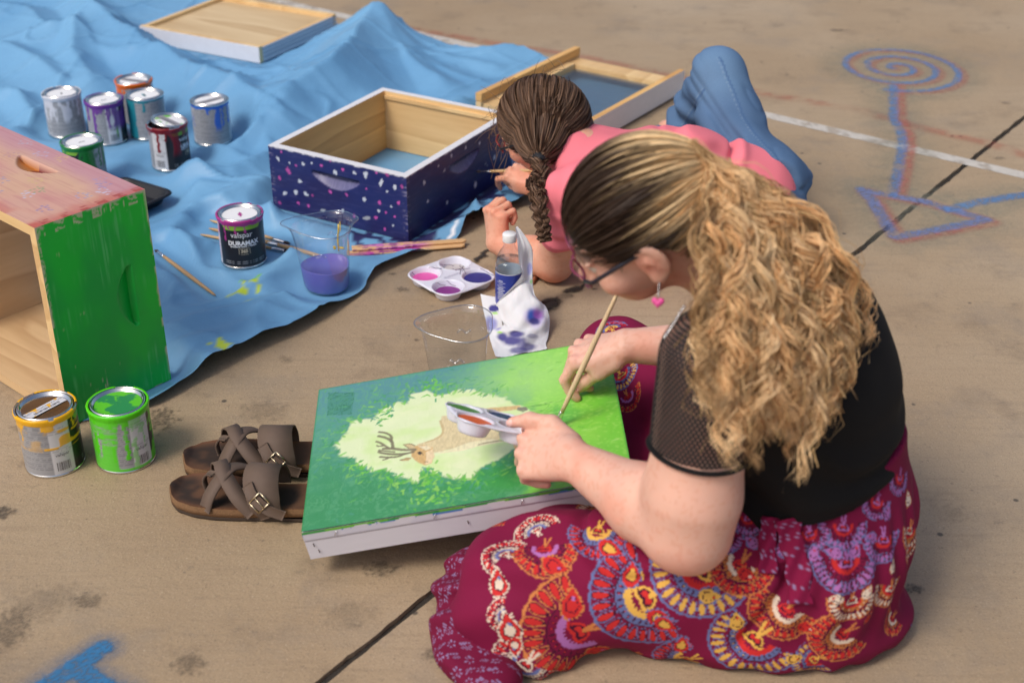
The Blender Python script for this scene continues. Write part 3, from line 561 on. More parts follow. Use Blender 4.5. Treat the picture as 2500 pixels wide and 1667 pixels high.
def navy_col(dabs, f, ln, sd, hc, wear):
    D = []
    for k, (x, y, a, b, cc) in enumerate(dabs):
        px, py = from_zoom(x, y); u, v = f(px, py); u2, _ = f(*from_zoom(x+a, y)); _, v2 = f(*from_zoom(x, y-b)); D.append((u*ln, v*NH, abs(u2-u)*ln*.82+.0004, abs(v2-v)*NH*.82+.0004, cc, k))
    def fn(u, v, ins, dz):
        c = np.tile(NAVY, (len(u), 1)); c = mixc(c, NAVY2, sm(.35, .7, fbm(u*6, v*14, seed=sd))*.8); c = mixc(c, (.10, .09, .24), .18*sm(.55, .75, fbm(u*30, v*260, seed=sd+2)))
        lens = ins & (dz < .0125) & (dz > .0002); c = mixc(c, (.20, .19, .36), np.where(lens, .75*(.6+.4*noise(u*500, v*60, seed=5)), 0))  # light on the lower scoop mixed into its colour, upper wall left dark
        for cu, cv, a, b, cc, k in D: c = dab(c, u, v, cu, cv, a, b, .25*((k*37 % 7)-3), cc, k+sd, .93)
        c = mixc(c, (.55, .5, .6), wear*.6*sm(.70, .80, noise(u*90, v*420, seed=sd+7))*sm(.018, .0, np.minimum(u, ln-u))); c = mixc(c, (.75, .74, .78), sm(.0035, .001, NH-v+.003*(noise(u*120, u*0, seed=3)-.5))); return c
    return fn
plain_navy = lambda u, v, ins, dz: np.tile(NAVY, (len(u), 1))
BT = .0195
# local frame of the box: x towards the far right (505 mm), y towards the far left (413 mm)
board('board', navy, frame((0, 0, 0), (1, 0, 0), (0, 0, 1)), .505, NH, BT, navy_col(_dabB, _fB, .505, 11, None, .5), handle=(.262, .127), top=M_WHITE, edge=M_WHITE)
board('board', navy, frame((0, .413, 0), (0, -1, 0), (0, 0, 1)), .413, NH, BT, navy_col(_dabA, _fA, .413, 12, None, .6), handle=(.204, .127), top=M_WHITE, edge=M_WHITE)
board('board', navy, frame((.505, .413, 0), (-1, 0, 0), (0, 0, 1)), .505, NH, BT, plain_navy, inner=M_PINE, top=M_WHITE, edge=M_WHITE, res=.05)
board('board', navy, frame((.505, 0, 0), (0, 1, 0), (0, 0, 1)), .413, NH, BT, plain_navy, inner=M_PINEL, top=M_WHITE, edge=M_WHITE, res=.05)
_ledge = MB().box((0, 0, 0), (.372, .006, .010)).build('frame_rest', M_PINEL, navy, smooth=False); _ledge.matrix_local = frame((.4826, .2065, NH-.016), (0, 1, 0), (1, 0, 0))
# the box lying on its side: pink top, green end
GBz = .003
gb = thing('hive_box', 'hive box lying on its side with a bright green end and a pink top', 'hive box', (*(GB_M-GB_N*GB_DEP), GBz), (0, 0, 0))
gX = np.array([*GB_N, 0]); gD = np.array([*GB_D, 0]); Z = np.array([0, 0, 1.])
GRN = np.array((.0, .20, .012)); CRM = np.array((.62, .58, .42))
def green_col(u, v, ins, dz):      # u along the depth (near -> far), v up
    c = np.tile((.004, .42, .06), (len(u), 1)); c = mixc(c, (.004, .58, .045), sm(.35, .7, fbm(u*9, v*5, seed=21))); st = noise(u*330, v*9, seed=22)*.6+.4*noise(u*140, v*22, seed=23)
    c = mixc(c, (.10, .60, .17), .8*sm(.48, .80, st)*sm(.45, .62, fbm(u*13, v*7, seed=24))); c = mixc(c, CRM, .8*sm(.74, .82, noise(u*420, v*60, seed=25)*.5+.5*fbm(u*14, v*9, seed=26)+.10*sm(.04, 0, GB_H-v)))
    e = np.minimum(np.minimum(u, GB_DEP-u), np.minimum(v*2.5, GB_H-v)); rough_ = fbm(u*45, v*45, seed=27); c = mixc(c, CRM, .95*sm(.0, .004, .0075*rough_+.001-e)*sm(.4, .62, noise(u*60, v*45, seed=28)))
    w = (np.floor(u/.0193) % 2 == 0)*(GB_H-v < .0175+.004*noise(u*90, v*90, seed=3)); c = mixc(c, CRM, w*.8*sm(.35, .6, noise(u*150, v*260+u*120, seed=29)))
    c = mixc(c, CRM, .9*sm(.006, .001, u-.004*rough_)*(v > .25)*sm(.35, .6, noise(u*400, v*250, seed=30))); return c
# green end: local x = depth, y = up, outward = -GB_D
board('board', gb, frame((0, 0, 0), gX, Z), GB_DEP, GB_H, BT, green_col, handle=None, mitre='y', edge=M_PINEL, inner=M_PINEZ, res=.0022)
gb_green = gb.children[0]
def _green_handle():
    me = gb_green.data; n = len(me.vertices); co = np.empty(n*3, np.float32); me.vertices.foreach_get('co', co); co = co.reshape(-1, 3)
    m = co[:, 2] > -1e-4; d, ins = handle_depth(co[:, 1], co[:, 0], (.213, .178), hw=.063, hh=.019, dep=.018); co[m, 2] -= d[m]; me.vertices.foreach_set('co', co.ravel()); me.update()
_green_handle()
def pink_col(u, v, ins, dz):       # u from the green end along the box, v from near to far
    c = np.tile(lin(226, 178, 154), (len(u), 1)); c = mixc(c, lin(216, 150, 142), .8*sm(.45, .75, fbm(u*4, v*9, seed=41))); c = mixc(c, lin(230, 190, 150), .7*sm(.5, .8, fbm(u*5, v*5, seed=42))); c = mixc(c, lin(200, 140, 165), .65*sm(.17, .23, v+.05*fbm(u*9, v*9, seed=40)))
    c = mixc(c, lin(205, 105, 85), .75*sm(.045, .0, u+.03*(fbm(u*30, v*30, seed=43)-.5))+.55*sm(.05, 0, v)*sm(.4, .7, fbm(u*15, v*20, seed=44))); c = mixc(c, lin(190, 110, 120), .25*sm(.55, .8, noise(u*15, v*320, seed=45)))
    w = (np.floor(v/.0193) % 2 == 1)*(u < .0185); c = mixc(c, lin(175, 75, 60), w*.85*sm(.25, .5, noise(u*300, v*120, seed=46)))
    for k, (a, b, col) in enumerate([(.14, .075, (210, 215, 235)), (.145, .10, (120, 170, 120)), (.06, .14, (150, 165, 215)), (.05, .175, (215, 215, 235)), (.075, .19, (155, 150, 200)), (.30, .2, (200, 190, 215)), (.25, .215, (230, 200, 120)), (.06, .06, (150, 140, 190)), (.20, .04, (160, 150, 200)), (.38, .215, (190, 190, 205)), (.10, .2, (175, 165, 205)), (.34, .16, (200, 150, 160)), (.19, .12, (225, 200, 130)), (.235, .08, (170, 160, 190)), (.28, .055, (190, 150, 170))]):
        for j in range(9):
            aa = a+.022*math.cos(j*2.4+k)*(.3+.7*((j*31 % 10)/10)); bb = b+.016*math.sin(j*2.4+k)*(.3+.7*((j*17 % 10)/10)); c = dab(c, u, v, aa, bb, .0032, .0025, j, lin(*col), j+k*9, .8)
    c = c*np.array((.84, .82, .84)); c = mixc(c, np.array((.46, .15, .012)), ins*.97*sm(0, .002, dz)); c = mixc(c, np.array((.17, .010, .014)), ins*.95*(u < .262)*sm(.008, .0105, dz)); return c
board('board', gb, Matrix.Identity(4), GB_L, GB_DEP, BT, pink_col, handle=None, edge=M_PINEL, inner=M_PINEZ, res=.0026)
gb_pink = gb.children[1]
_flipv = np.cross(gD, gX)[2] < 0      # the painted face must look up
gb_pink.matrix_local = frame(gX*GB_DEP+Z*GB_H, gD, -gX) if _flipv else frame(Z*GB_H, gD, gX)
def _pink_handle():
    me = gb_pink.data; n = len(me.vertices); co = np.empty(n*3, np.float32); me.vertices.foreach_get('co', co); co = co.reshape(-1, 3); m = co[:, 2] > -1e-4
    u = co[:, 0]; v = (GB_DEP-co[:, 1]) if _flipv else co[:, 1]; d, ins = handle_depth(u, v, (.258, .172), hw=.063, hh=.02, dep=.018); co[m, 2] -= d[m]; me.vertices.foreach_set('co', co.ravel())
    a = me.color_attributes['Col']; c = np.ones((n, 4), np.float32); c[:, :3] = pink_col(u.astype(float), v.astype(float), ins & m, d); a.data.foreach_set('color', c.ravel()); me.update()
_pink_handle()
raw = lambda u, v, ins, dz: np.tile(lin(205, 165, 120), (len(u), 1))
_o = board('board', gb, Matrix.Identity(4), GB_L, GB_DEP, BT, raw, inner=M_PINEZ, edge=M_PINEL, res=.06)
if np.cross(gD, gX)[2] < 0: _o.matrix_local = frame((0, 0, 0), gD, gX)
else: _o.matrix_local = frame(gX*GB_DEP, gD, -gX)
board('board', gb, frame(gD*(GB_L-.036)+gX*GB_DEP, -gX, Z), GB_DEP, GB_H, BT, raw, mitre='y', inner=M_PINEZ, edge=M_PINEL, res=.06)
# ---- lid and screened bottom board
lid = thing('hive_cover', 'shallow plywood hive cover with white painted sides lying upside down on the cloth', 'hive cover', (*LID['o'], LID['z']), (0, 0, LID['yaw']))
M_PLY = woodmat('plywood', (.66, .50, .29), (.42, .25, .10), ring=5, axis='Y', knots=False)
def slat(name, par, x0, y0, z0, x1, y1, z1, mats, axis='X', face=None):
    sx, sy, sz = x1-x0, y1-y0, z1-z0; mb = MB().box((0, 0, 0), (sx, sy, sz), .0012)
    o = mb.build(name, mats, par, smooth=False); o.location = ((x0+x1)/2, (y0+y1)/2, (z0+z1)/2)
    if face:
        for p in o.data.polygons:
            if p.normal.dot(Vector(face)) > .9: p.material_index = 1
    return o
l, w, T = LID['L'], LID['W'], LID['T']; t = .019
slat('plywood_panel', lid, t, t, .008, l-t, w-t, T-.014, [M_PLY])
slat('rail', lid, 0, 0, 0, t, w, T, [M_PINEL, M_WHITE], face=(-1, 0, 0)); slat('rail', lid, l-t, 0, 0, l, w, T, [M_PINEL, M_WHITE], face=(1, 0, 0))
slat('rail', lid, t+.0005, .0005, .0, l-t-.0005, t, T-.004, [M_PINEL, M_WHITE], face=(0, -1, 0)); slat('rail', lid, t+.0005, w-t, 0, l-t-.0005, w-.0005, T-.002, [M_PINEL, M_WHITE], face=(0, 1, 0))
for k in range(3): slat('metal_edge', lid, .0195, -.0015, .012+.013*k, l-.0005, .0, .020+.013*k, [pmat('grey_paint', (.45, .46, .52), .4)])
scr = thing('screened_board', 'wooden bottom board with a grey mesh screen and white outer rail behind the girl', 'bottom board', (*SCR['o'], SCR['z']), (0, 0, SCR['yaw']))
l, w, T = SCR['L'], SCR['W'], SCR['T']; t = .019
slat('rail', scr, -.0, 0, 0, l, t, T, [M_PINE, M_WHITE], face=(0, -1, 0)); slat('rail', scr, 0, w-t, 0, l, w, T-.022, [M_PINEL]); slat('rail', scr, .0, w-t*1.1, T-.020, l, w+.001, T+.004, [M_PINE])
slat('cross_rail', scr, l-.075, t, .018, l-.012, w-t, .042, [M_PINEL, M_WHITE], face=(1, 0, 0)); slat('cross_rail', scr, .008, t, .018, .07, w-t, .042, [M_PINEL])
slat('inner_strip', scr, .07, w-t-.03, .02, l-.075, w-t, .045, [M_PINEL])
def screen_mesh():
    x0, x1, y0, y1 = .055, l-.06, t+.0005, w-t-.012; g = .0075; mb = MB(); r = .00055
    for x in np.arange(x0, x1, g): mb.box((x, (y0+y1)/2, .026), (r*2, y1-y0, r*1.6))
    for y in np.arange(y0, y1, g): mb.box(((x0+x1)/2, y, .0272), (x1-x0, r*2, r*1.6))
    o = mb.build('wire_screen', pmat('wire', (.30, .32, .36), .45, .6), scr, smooth=False); o['kind'] = 'stuff'
screen_mesh()
# ================================================================== PAINT CANS
M_TIN = pmat('bright_tin', (.72, .71, .69), .16, 1, var=.05, scale=20, bump=.03); M_LABEL = cmat('printed_can_label', .33, var=.05, scale=30, bump=.03)
M_LTR = pmat('white_print', (.78, .78, .8), .45, var=.02); M_LTRD = pmat('grey_print', (.16, .15, .15), .5, var=.02); M_STK_REFL = cmat('lid_sticker_and_reflection', .55, var=.03); M_GOLD = pmat('gold_print', (.5, .42, .3), .45, var=.02)
def text_flat(txt, size, spacing=1.0, shear=0, bold=0):
    cu = bpy.data.curves.new('lettering', 'FONT'); cu.body = txt; cu.size = size; cu.align_x = 'CENTER'; cu.align_y = 'CENTER'; cu.resolution_u = 2; cu.space_character = spacing; cu.shear = shear; cu.offset = bold
    o = bpy.data.objects.new('lettering', cu); COL.objects.link(o); dg = bpy.context.evaluated_depsgraph_get(); dg.update(); me = o.evaluated_get(dg).to_mesh()
    V = np.array([v.co[:] for v in me.vertices]); F = [tuple(p.vertices) for p in me.polygons]; o.evaluated_get(dg).to_mesh_clear(); bpy.data.objects.remove(o); bpy.data.curves.remove(cu); return V, F
CR, CHH = .0525, .118
_txt = {}
def can_text(txt, size, phi, z, bold=0, spacing=1.0, rot=0):
    k = (txt, size, bold, rot)
    if k not in _txt: _txt[k] = text_flat(txt, size, spacing, 0, bold)
    V, F = _txt[k]; x, y = (V[:, 0], V[:, 1]) if not rot else (-V[:, 1], V[:, 0]); r = CR+.00035; a = phi+x/r; return np.stack([r*np.cos(a), r*np.sin(a), z+y], 1), F
def can_rect(mb, phi, z, w, h):
    r = CR+.00025; n = max(1, int(w/.006)); V = []; 
    for i in range(n+1):
        a = phi+(i/n-.5)*w/r; V += [(r*math.cos(a), r*math.sin(a), z-h/2), (r*math.cos(a), r*math.sin(a), z+h/2)]
    mb.add(V, [(2*i, 2*i+2, 2*i+3, 2*i+1) for i in range(n)])
def make_can(i, c):
    loc = G(*c['at'], c['z']); az = math.atan2(-loc[1], -loc[0]); rz = az-math.radians(c['face'])      # label angle 0 points along local +x
    t = thing('paint_can', c['label'], 'paint can', tuple(loc), (0, 0, rz), 'paint cans'); P = lin(*c['paint']); sd = i*13+1
    na, nz_ = 132, 72; A, Zz = np.meshgrid(np.arange(na)*2*math.pi/na, np.linspace(.0045, CHH, nz_), indexing='ij'); a = A.ravel(); z = Zz.ravel(); ph = (np.degrees(a)+180) % 360-180; s_ = a*CR
    base = np.tile((.33, .33, .345), (len(a), 1)); fp = (np.floor(z/.0021) % 2 == 0)*(z > .016)*(z < .098)*(noise(s_*900, np.floor(z/.0021)*7.7, seed=sd) > .34); base = mixc(base, (.17, .17, .18), fp*.55)
    base = mixc(base, (.22, .22, .23), ((z > .099) & (z < .106) & (noise(s_*500, z*0+3, seed=sd+1) > .5))*.8)
    wh = (ph < -75) & (ph > -118); base = mixc(base, (.63, .62, .63), wh); wl = wh & (np.floor(z/.0026) % 2 == 0) & (((z > .048) & (z < .058)) | ((z > .085) & (z < .102))) & (noise(s_*700, np.floor(z/.0026)*5.1, seed=sd) > .4); base = mixc(base, (.35, .35, .36), wl*.6)
    if i in (7, 2): base = mixc(base, (.16, .42, .05) if i == 7 else (.66, .5, .66), wh & (ph > -92 if i == 7 else ph < -80) & (ph < -86 if i == 7 else ph > -110) & (z > .02) & (z < .098))
    bk = (ph > -75) & (ph < 75); base = mixc(base, (.012, .011, .014), bk); base = mixc(base, (.20, .42, .03), bk & (np.abs(ph+4) < 48+(z-.1)*900) & (z > .098) & (z < .109))
    base = mixc(base, (.30, .30, .31), bk & (z > .012) & (z < .021) & (np.floor(z/.0022) % 2 == 0) & (np.abs(ph) < 55) & (noise(s_*800, z*0, seed=sd) > .35))
    wr = (ph >= 75) & (ph < 118); base = mixc(base, (.42, .42, .43), wr & ~(fp > 0))
    # painted by hand: rim, drips, smears
    dr = np.zeros(len(a)); rr = np.random.default_rng(sd); edge = CHH-.004-(.006+.010*c['cov'])*fbm(np.cos(a)*2.2+5, np.sin(a)*2.2, seed=sd); dr = np.maximum(dr, (z > edge).astype(float))
    for k in range(int(6+16*c['cov'])):
        a0 = rr.uniform(0, 2*math.pi); 
        if c.get('side') and math.cos(a0-math.radians(c['face']+ -62)) < .55: continue
        ln = rr.uniform(.008, .03+.075*c['cov']); w = rr.uniform(.0012, .0028)*(1+c['cov']); da = ((a-a0+math.pi) % (2*math.pi)-math.pi)*CR+.001*np.sin(z*300+k)
        e = edge-ln; dr = np.maximum(dr, ((np.abs(da) < w*(1+.6*np.exp(-((z-e)/.004)**2))) & (z > e-w*.0)).astype(float)*1.0); dr = np.maximum(dr, ((np.hypot(da, z-e) < w*1.25)).astype(float))
    if c['cov'] > .3: dr = np.maximum(dr, .9*sm(.60, .68, fbm(s_*38, z*14, seed=sd+5)+.16*c['cov']*(c['cov'] > .9)+.1*sm(.07, .118, z))*(1 if c['cov'] > .9 else sm(.035, .06, z)*(fbm(a*1.0, a*0, seed=sd+8) > .42)))
    if c.get('side'): 
        q = ((a-math.radians(c['face']-62)+math.pi) % (2*math.pi)-math.pi); dr = np.maximum(dr, (np.abs(q) < .42*c['side']+.05*noise(z*60, z*0, seed=sd))*1.0)
    if i == 0: dr = np.maximum(dr, .95*sm(.76, .80, noise(s_*36, z*150, seed=5)+.10*((z > .062) & (z < .112))-.2*(z < .055))*(np.cos(a-math.radians(c['face'])) > .2)); dr = np.maximum(dr, .4*sm(.6, .75, fbm(s_*30, z*40, seed=6))*((z > .055) & (z < .1)))
    if c['cov'] > .9: 
        bare = ((ph < -75) & (ph > -120))*(1-sm(.25, .45, np.abs(noise(z*40, a*3, seed=9)))*0); dr = dr*(1-bare*(.93-.5*(fbm(s_*30, z*20, seed=19) > .56))); sc = (noise(s_*60, z*800, seed=7) > .6)*(z > .06)*(z < .1); dr = dr*(1-.5*sc); dr = np.maximum(dr, (z < .010)*.9)
    base = mixc(base, P, dr*.97); rad = CR+.0005*dr
    V = np.stack([rad*np.cos(a), rad*np.sin(a), z], 1); F = grid_faces(na, nz_, closed_u=True); mesh('can_body', V, F, M_LABEL, t, col=base)
    mb = MB().lathe([(CR-.002, .0), (CR+.0012, .0005), (CR+.0014, .003), (CR+.0002, .0048), (CR-.001, .006)], 64).lathe([(CR-.003, .0015), (0.0001, .0015)], 64); mb.build('bottom_rim', M_TIN, t)
    col_r = P if c['rimc'] else None
    mb = MB().lathe([(CR, CHH-.003), (CR+.0016, CHH-.001), (CR+.0022, CHH+.001), (CR+.0018, CHH+.0028), (CR+.0004, CHH+.0034), (CR-.001, CHH+.0028), (CR-.0022, CHH+.0008)], 72)
    mb.build('top_rim', M_TIN, t)
    if c['rimc']:
        n = 140; aa = np.arange(n)*2*math.pi/n; prof = [(CR+.0008, CHH-.0085), (CR+.0026, CHH-.0015), (CR+.0030, CHH+.0025), (CR+.0008, CHH+.0046), (CR-.0018, CHH+.0034)]; V = []; gap = fbm(np.cos(aa)*1.6+i, np.sin(aa)*1.6, seed=sd)
        for r, zz in prof: V += [((r+.0008*noise(np.array([k*.5]), np.array([zz*99]), seed=sd)[0])*math.cos(x), r*math.sin(x), zz-.002*float(gap[k] > .6)) for k, x in enumerate(aa)]
        F = [(j*n+k, j*n+(k+1) % n, (j+1)*n+(k+1) % n, (j+1)*n+k) for j in range(4) for k in range(n) if gap[k] > (.0 if c['cov'] > .15 else .34)]
        mesh('paint_on_rim', np.array(V), F, pmat('wet_paint', P, .3, var=.08), t)
    ld = MB().lathe([(.0495, CHH+.0004), (.0482, CHH+.0040), (.0465, CHH+.0046), (.0448, CHH+.0040), (.0436, CHH-.0015), (.0415, CHH-.0022), (.001, CHH-.0018)], 72).build('lid', M_TIN, t)
    if c['lid'] == 'green': 
        r, q = np.meshgrid(np.linspace(.0005, .0425, 26), np.arange(72)*2*math.pi/72, indexing='ij'); X = (r*np.cos(q)).ravel(); Y = (r*np.sin(q)).ravel(); cc = np.tile(lin(40, 135, 75), (len(X), 1)); cc = mixc(cc, lin(90, 190, 40), sm(.55, .6, fbm(X*50, Y*50, seed=3)))
        i_, j_ = np.meshgrid(np.arange(25), np.arange(72), indexing='ij'); j2 = (j_+1) % 72; FF = np.stack([i_*72+j_, (i_+1)*72+j_, (i_+1)*72+j2, i_*72+j2], -1).reshape(-1, 4)
        mesh('lid_paint', np.stack([X, Y, 0*X+CHH-.0012], 1), FF, M_STK_REFL, ld, col=cc)
    elif c['lid'] in ('white', 'ajar'):
        n = 60; rr_ = np.linspace(.0005, .0405, 14); V = [(r*math.cos(2*math.pi*k/n), r*math.sin(2*math.pi*k/n), CHH-.0014) for r in rr_ for k in range(n)]; X = np.array(V)[:, 0]; Y = np.array(V)[:, 1]
        cc = np.tile((.82, .82, .83), (len(V), 1)); cc = mixc(cc, P, (np.hypot((X-.002)/.012, (Y-.001)/.0045)+.6*(noise(X*300, Y*300, seed=sd)-.5) < 1)*(c['cov'] < .3 or i == 4));  # sky mirrored by the tin lid painted as white; colour spots are paint
        cc = mixc(cc, (.03, .03, .03), (np.abs(X*math.cos(1.5)+Y*math.sin(1.5)) < .002)*(np.abs(-X*math.sin(1.5)+Y*math.cos(1.5)) < .008)*(c['sticker'] == 0 and i != 2))
        if i == 3: cc = mixc(cc, lin(110, 190, 60), sm(.55, .6, fbm(X*60+3, Y*60, seed=4)))
        mesh('lid_reflection', np.array(V), [(j*n+k, (j+1)*n+k, (j+1)*n+(k+1) % n, j*n+(k+1) % n) for j in range(13) for k in range(n)], M_STK_REFL, ld, col=cc)
    if c['sticker']:
        U, Q = np.meshgrid(np.linspace(-.04, .04, 90), np.linspace(-.0105, .0105, 22), indexing='ij'); u, v = U.ravel(), Q.ravel(); cc = np.tile((.62, .62, .66) if i == 0 else (.30, .29, .31), (len(u), 1))
        bar = (np.floor(u/.0011) % 3 < 1.4)*(np.abs(v+.004) < .003)*(np.abs(u) < .028); cc = mixc(cc, (.06, .06, .07), bar); cc = mixc(cc, (.25, .25, .27), (np.abs(v-.005) < .0025)*(noise(u*900, v*900, seed=2) > .45)*.8)
        cc = mixc(cc, P, sm(.66, .7, fbm(u*70, v*70, seed=sd))) if i == 0 else cc
        ang = [.95, 0, 0, -.6, .75, 0, -.35][i]-rz; X = u*math.cos(ang)-v*math.sin(ang); Y = u*math.sin(ang)+v*math.cos(ang); mesh('sticker', np.stack([X, Y, 0*X+CHH-.0008], 1), grid_faces(90, 22), M_STK_REFL, ld, col=cc)
    if c['lid'] == 'ajar': ld.location = (0, 0, 0); q = Matrix.Rotation(-rz, 4, 'Z')@Matrix.Translation((-.012, .004, .009))@Matrix.Rotation(.16, 4, 'Y')@Matrix.Rotation(rz, 4, 'Z'); ld.matrix_local = q
    # lettering
    if abs(c['face']) < 140 and c['cov'] < .9:
        mb = MB(); V, F = can_text('valspar', .0185, math.radians(-6), .086); mb.add(V, F); V, F = can_text('DURAMAX', .0150, math.radians(-3), .0655, .0006); mb.add(V, F); V, F = can_text('EXTERIOR PAINT + PRIMER', .0052, math.radians(-3), .0572, .0002); mb.add(V, F); mb.build('lettering', M_LTR, t, smooth=False)
        mb = MB(); V, F = can_text('365', .011, math.radians(-2), .0455, .0006); mb.add(V, F)
        for z_, w_ in ((.0525, .026), (.0375, .018)): can_rect(mb, math.radians(-2), z_, w_, .0009)
        for q_ in (-.0125, .0125): can_rect(mb, math.radians(-2)+q_/CR, .045, .001, .013)
        mb.build('emblem', M_GOLD, t, smooth=False)
    if abs(c['face']) < 140:
        mb = MB(); V, F = can_text('valspar', .0095, math.radians(-97), .0455); mb.add(V, F); x = -.0125; rr = np.random.default_rng(5)
        while x < .0125: w_ = rr.choice([.0006, .001, .0016]); can_rect(mb, math.radians(-97)+x/CR, .0215, w_, .018); x += w_+rr.choice([.0007, .0012])
        mb.build('barcode', M_LTRD, t, smooth=False)
    return t
for _i, _c in enumerate(CANS): make_can(_i, _c)
# ================================================================== CLEAR JUGS
M_CLEAR = clearmat('clear_plastic', body=.12)
def jug(label, loc, rz, H=.158, liquid=None, spout=1.0):
    t = thing('plastic_jug', label, 'jug', loc, (0, 0, rz), 'clear plastic jugs'); n = 96
    def ring(r, z, lip=0):
        out = []
        for k in range(n):
            a = 2*math.pi*k/n; rr = r*(1-.10*math.cos(3*a)*min(1, z/H+.15)); sp = lip*math.exp(-((((a-math.pi+math.pi) % (2*math.pi)-math.pi))/.32)**2)*0
            for a0, am in ((math.pi, .014), (.25, .012)):
                d = (a-a0+math.pi) % (2*math.pi)-math.pi; rr += spout*lip*am*math.exp(-(d/.28)**2)
            out.append((rr*math.cos(a), rr*math.sin(a), z+lip*.003*math.cos(a*2)))
        return out
    prof = [(.0, .002, 0), (.043, .0015, 0), (.0488, .003, 0), (.0515, .008, 0), (.0535, .03, 0), (.057, .07, 0), (.0605, .11, 0), (.0632, .14, .25), (.0655, .151, .7), (.069, .1565, 1), (.0722, .158, 1), (.0738, .1568, 1), (.0738, .1545, 1)]
    V = []
    for r, z, l_ in prof: V += ring(max(r, .0004), z, l_)
    mesh('jug_wall', V, [(j*n+k, j*n+(k+1) % n, (j+1)*n+(k+1) % n, (j+1)*n+k) for j in range(len(prof)-1) for k in range(n)], M_CLEAR, t)
    rim = np.array(ring(.0728, .157, 1)); rim = np.vstack([rim, rim[:1]]); V, F = tube_vf(rim, .0012, 6, cap=False); mesh('jug_rim', V, F, clearmat('clear_plastic_rim', body=.28, rough=.08), t)
    for a0 in (1.3, 4.6): MB().tube([((.0602)*math.cos(a0+d), .0602*math.sin(a0+d), .105+.004*math.sin(d*20)) for d in np.linspace(-.22, .22, 9)], .0035, 8, flat=.6).build('grip_ridge', M_CLEAR, t)
    if liquid:
        pr = [(.0, .0035), (.0425, .0035), (.0478, .005), (.0505, .0095), (.0524, .03), (.0543, .056), (.0538, .0575), (.0525, .0565), (.0, .0565)]; V = []
        for r, z in pr: V += ring(max(r, .0003), z)
        q = mesh('paint_water', V, [(j*n+k, j*n+(k+1) % n, (j+1)*n+(k+1) % n, (j+1)*n+k) for j in range(len(pr)-1) for k in range(n)], pmat('violet_water', lin(112, 104, 190), .22, var=.04, scale=15, sss=.2), t)
        M_YP = pmat('yellow_paint', (.72, .50, .03), .4)
        for a0, z0, z1, w in ((1.15, .062, .128, .0022), (1.3, .066, .074, .004), (.55, .063, .100, .0022), (1.0, .07, .074, .008), (1.08, .11, .135, .0012)):
            k = np.linspace(0, 1, 7); pts = [((.0525+.0095*(z/.14)+.0006)*.97*(1-.1*math.cos(3*(a0+.02*math.sin(z*90))))*math.cos(a0+.02*math.sin(z*90)), (.0525+.0095*(z/.14)+.0006)*.97*(1-.1*math.cos(3*a0))*math.sin(a0+.02*math.sin(z*90)), z) for z in z0+(z1-z0)*k]; MB().tube(pts, w*(.5+.5*np.sin(np.pi*(.15+.7*k))), 6, flat=.4, up=(math.cos(a0), math.sin(a0), 0)).build('paint_drip', M_YP, t)
    return t
jug('clear plastic jug with violet paint water in the bottom, standing on the blue cloth', tuple(G(799, 703, .004)), .05, liquid=True)
jug('empty clear plastic jug standing on the concrete behind the deer painting', tuple(G(1117, 787, .158)*np.array([1, 1, 0])), .12, spout=.3)
# ================================================================== PALETTE ON THE FLOOR
M_PLAST = pmat('white_plastic', (.72, .71, .80), .32, var=.02, sss=.1)
def palette_mesh(parent, wells, size=.082, rw=.0355):
    n = 120; X, Y = np.meshgrid(np.linspace(-size, size, n), np.linspace(-size, size, n), indexing='ij'); x, y = X.ravel(), Y.ravel(); q = size*.52
    # corners rounded: squash the square grid to a superellipse
    r = np.maximum(np.abs(x), np.abs(y)); ang = np.arctan2(y, x); se = (np.abs(np.cos(ang))**5+np.abs(np.sin(ang))**5)**(-1/5); k = np.where(r > 0, r*se/np.maximum(np.hypot(x, y), 1e-9), 1); x = x*k; y = y*k
    d0 = np.minimum.reduce([np.hypot(x-sx*q, y-sy*q) for sx in (-1, 1) for sy in (-1, 1)]); z = .024-.0225*(1-sm(rw*.68, rw*1.03, d0)); edge = size*se*1.0-np.hypot(x, y); z = z-.003*sm(.004, 0, edge); z += .0012*np.exp(-((d0-rw*1.06)/.0022)**2)+.0008*np.exp(-((d0-rw*.05)/.02)**2)*0
    V = np.stack([x, y, z], 1); o = mesh('tray', V, grid_faces(n, n), M_PLAST, parent); sdm = o.modifiers.new('thickness', 'SOLIDIFY'); sdm.thickness = .0014; sdm.offset = -1
    for sx, sy, col, lev, rr in wells:
        m = 40; pr = np.linspace(.0003, rr, 12); P = np.array([(sx*q+r_*math.cos(2*math.pi*j/m)*(1+.05*math.sin(3*2*math.pi*j/m)*r_/rr), sy*q+r_*math.sin(2*math.pi*j/m)*(1+.05*math.sin(2*2*math.pi*j/m)), lev) for r_ in pr for j in range(m)])
        P[:, 2] += .0012*(fbm(P[:, 0]*90, P[:, 1]*90, seed=3)-.5)
        o2 = mesh('paint', P, [(i*m+j, (i+1)*m+j, (i+1)*m+(j+1) % m, i*m+(j+1) % m) for i in range(11) for j in range(m)], pmat('palette_paint', np.asarray(col)*1.0, .42, var=.25, scale=60, bump=.1, spec=.25), parent)
        o2['label'] = 'puddle of paint in a round well'
PAL = G(1101, 672, .024)*np.array([1, 1, 0])
_pl = thing('paint_palette', 'white plastic palette with four round wells of pink, navy and purple paint on the concrete', 'palette', tuple(PAL+np.array([0, 0, .0])), (0, 0, math.radians(40)))
palette_mesh(_pl, [(-1, 1, lin(215, 90, 165), .012, .031), (1, -1, lin(52, 50, 125), .017, .033), (-1, -1, lin(130, 50, 130), .0105, .030), (1, 1, lin(190, 185, 185), .008, .027)])
_mdp = pmat('dark_purple_paint', (.07, .02, .09), .4)
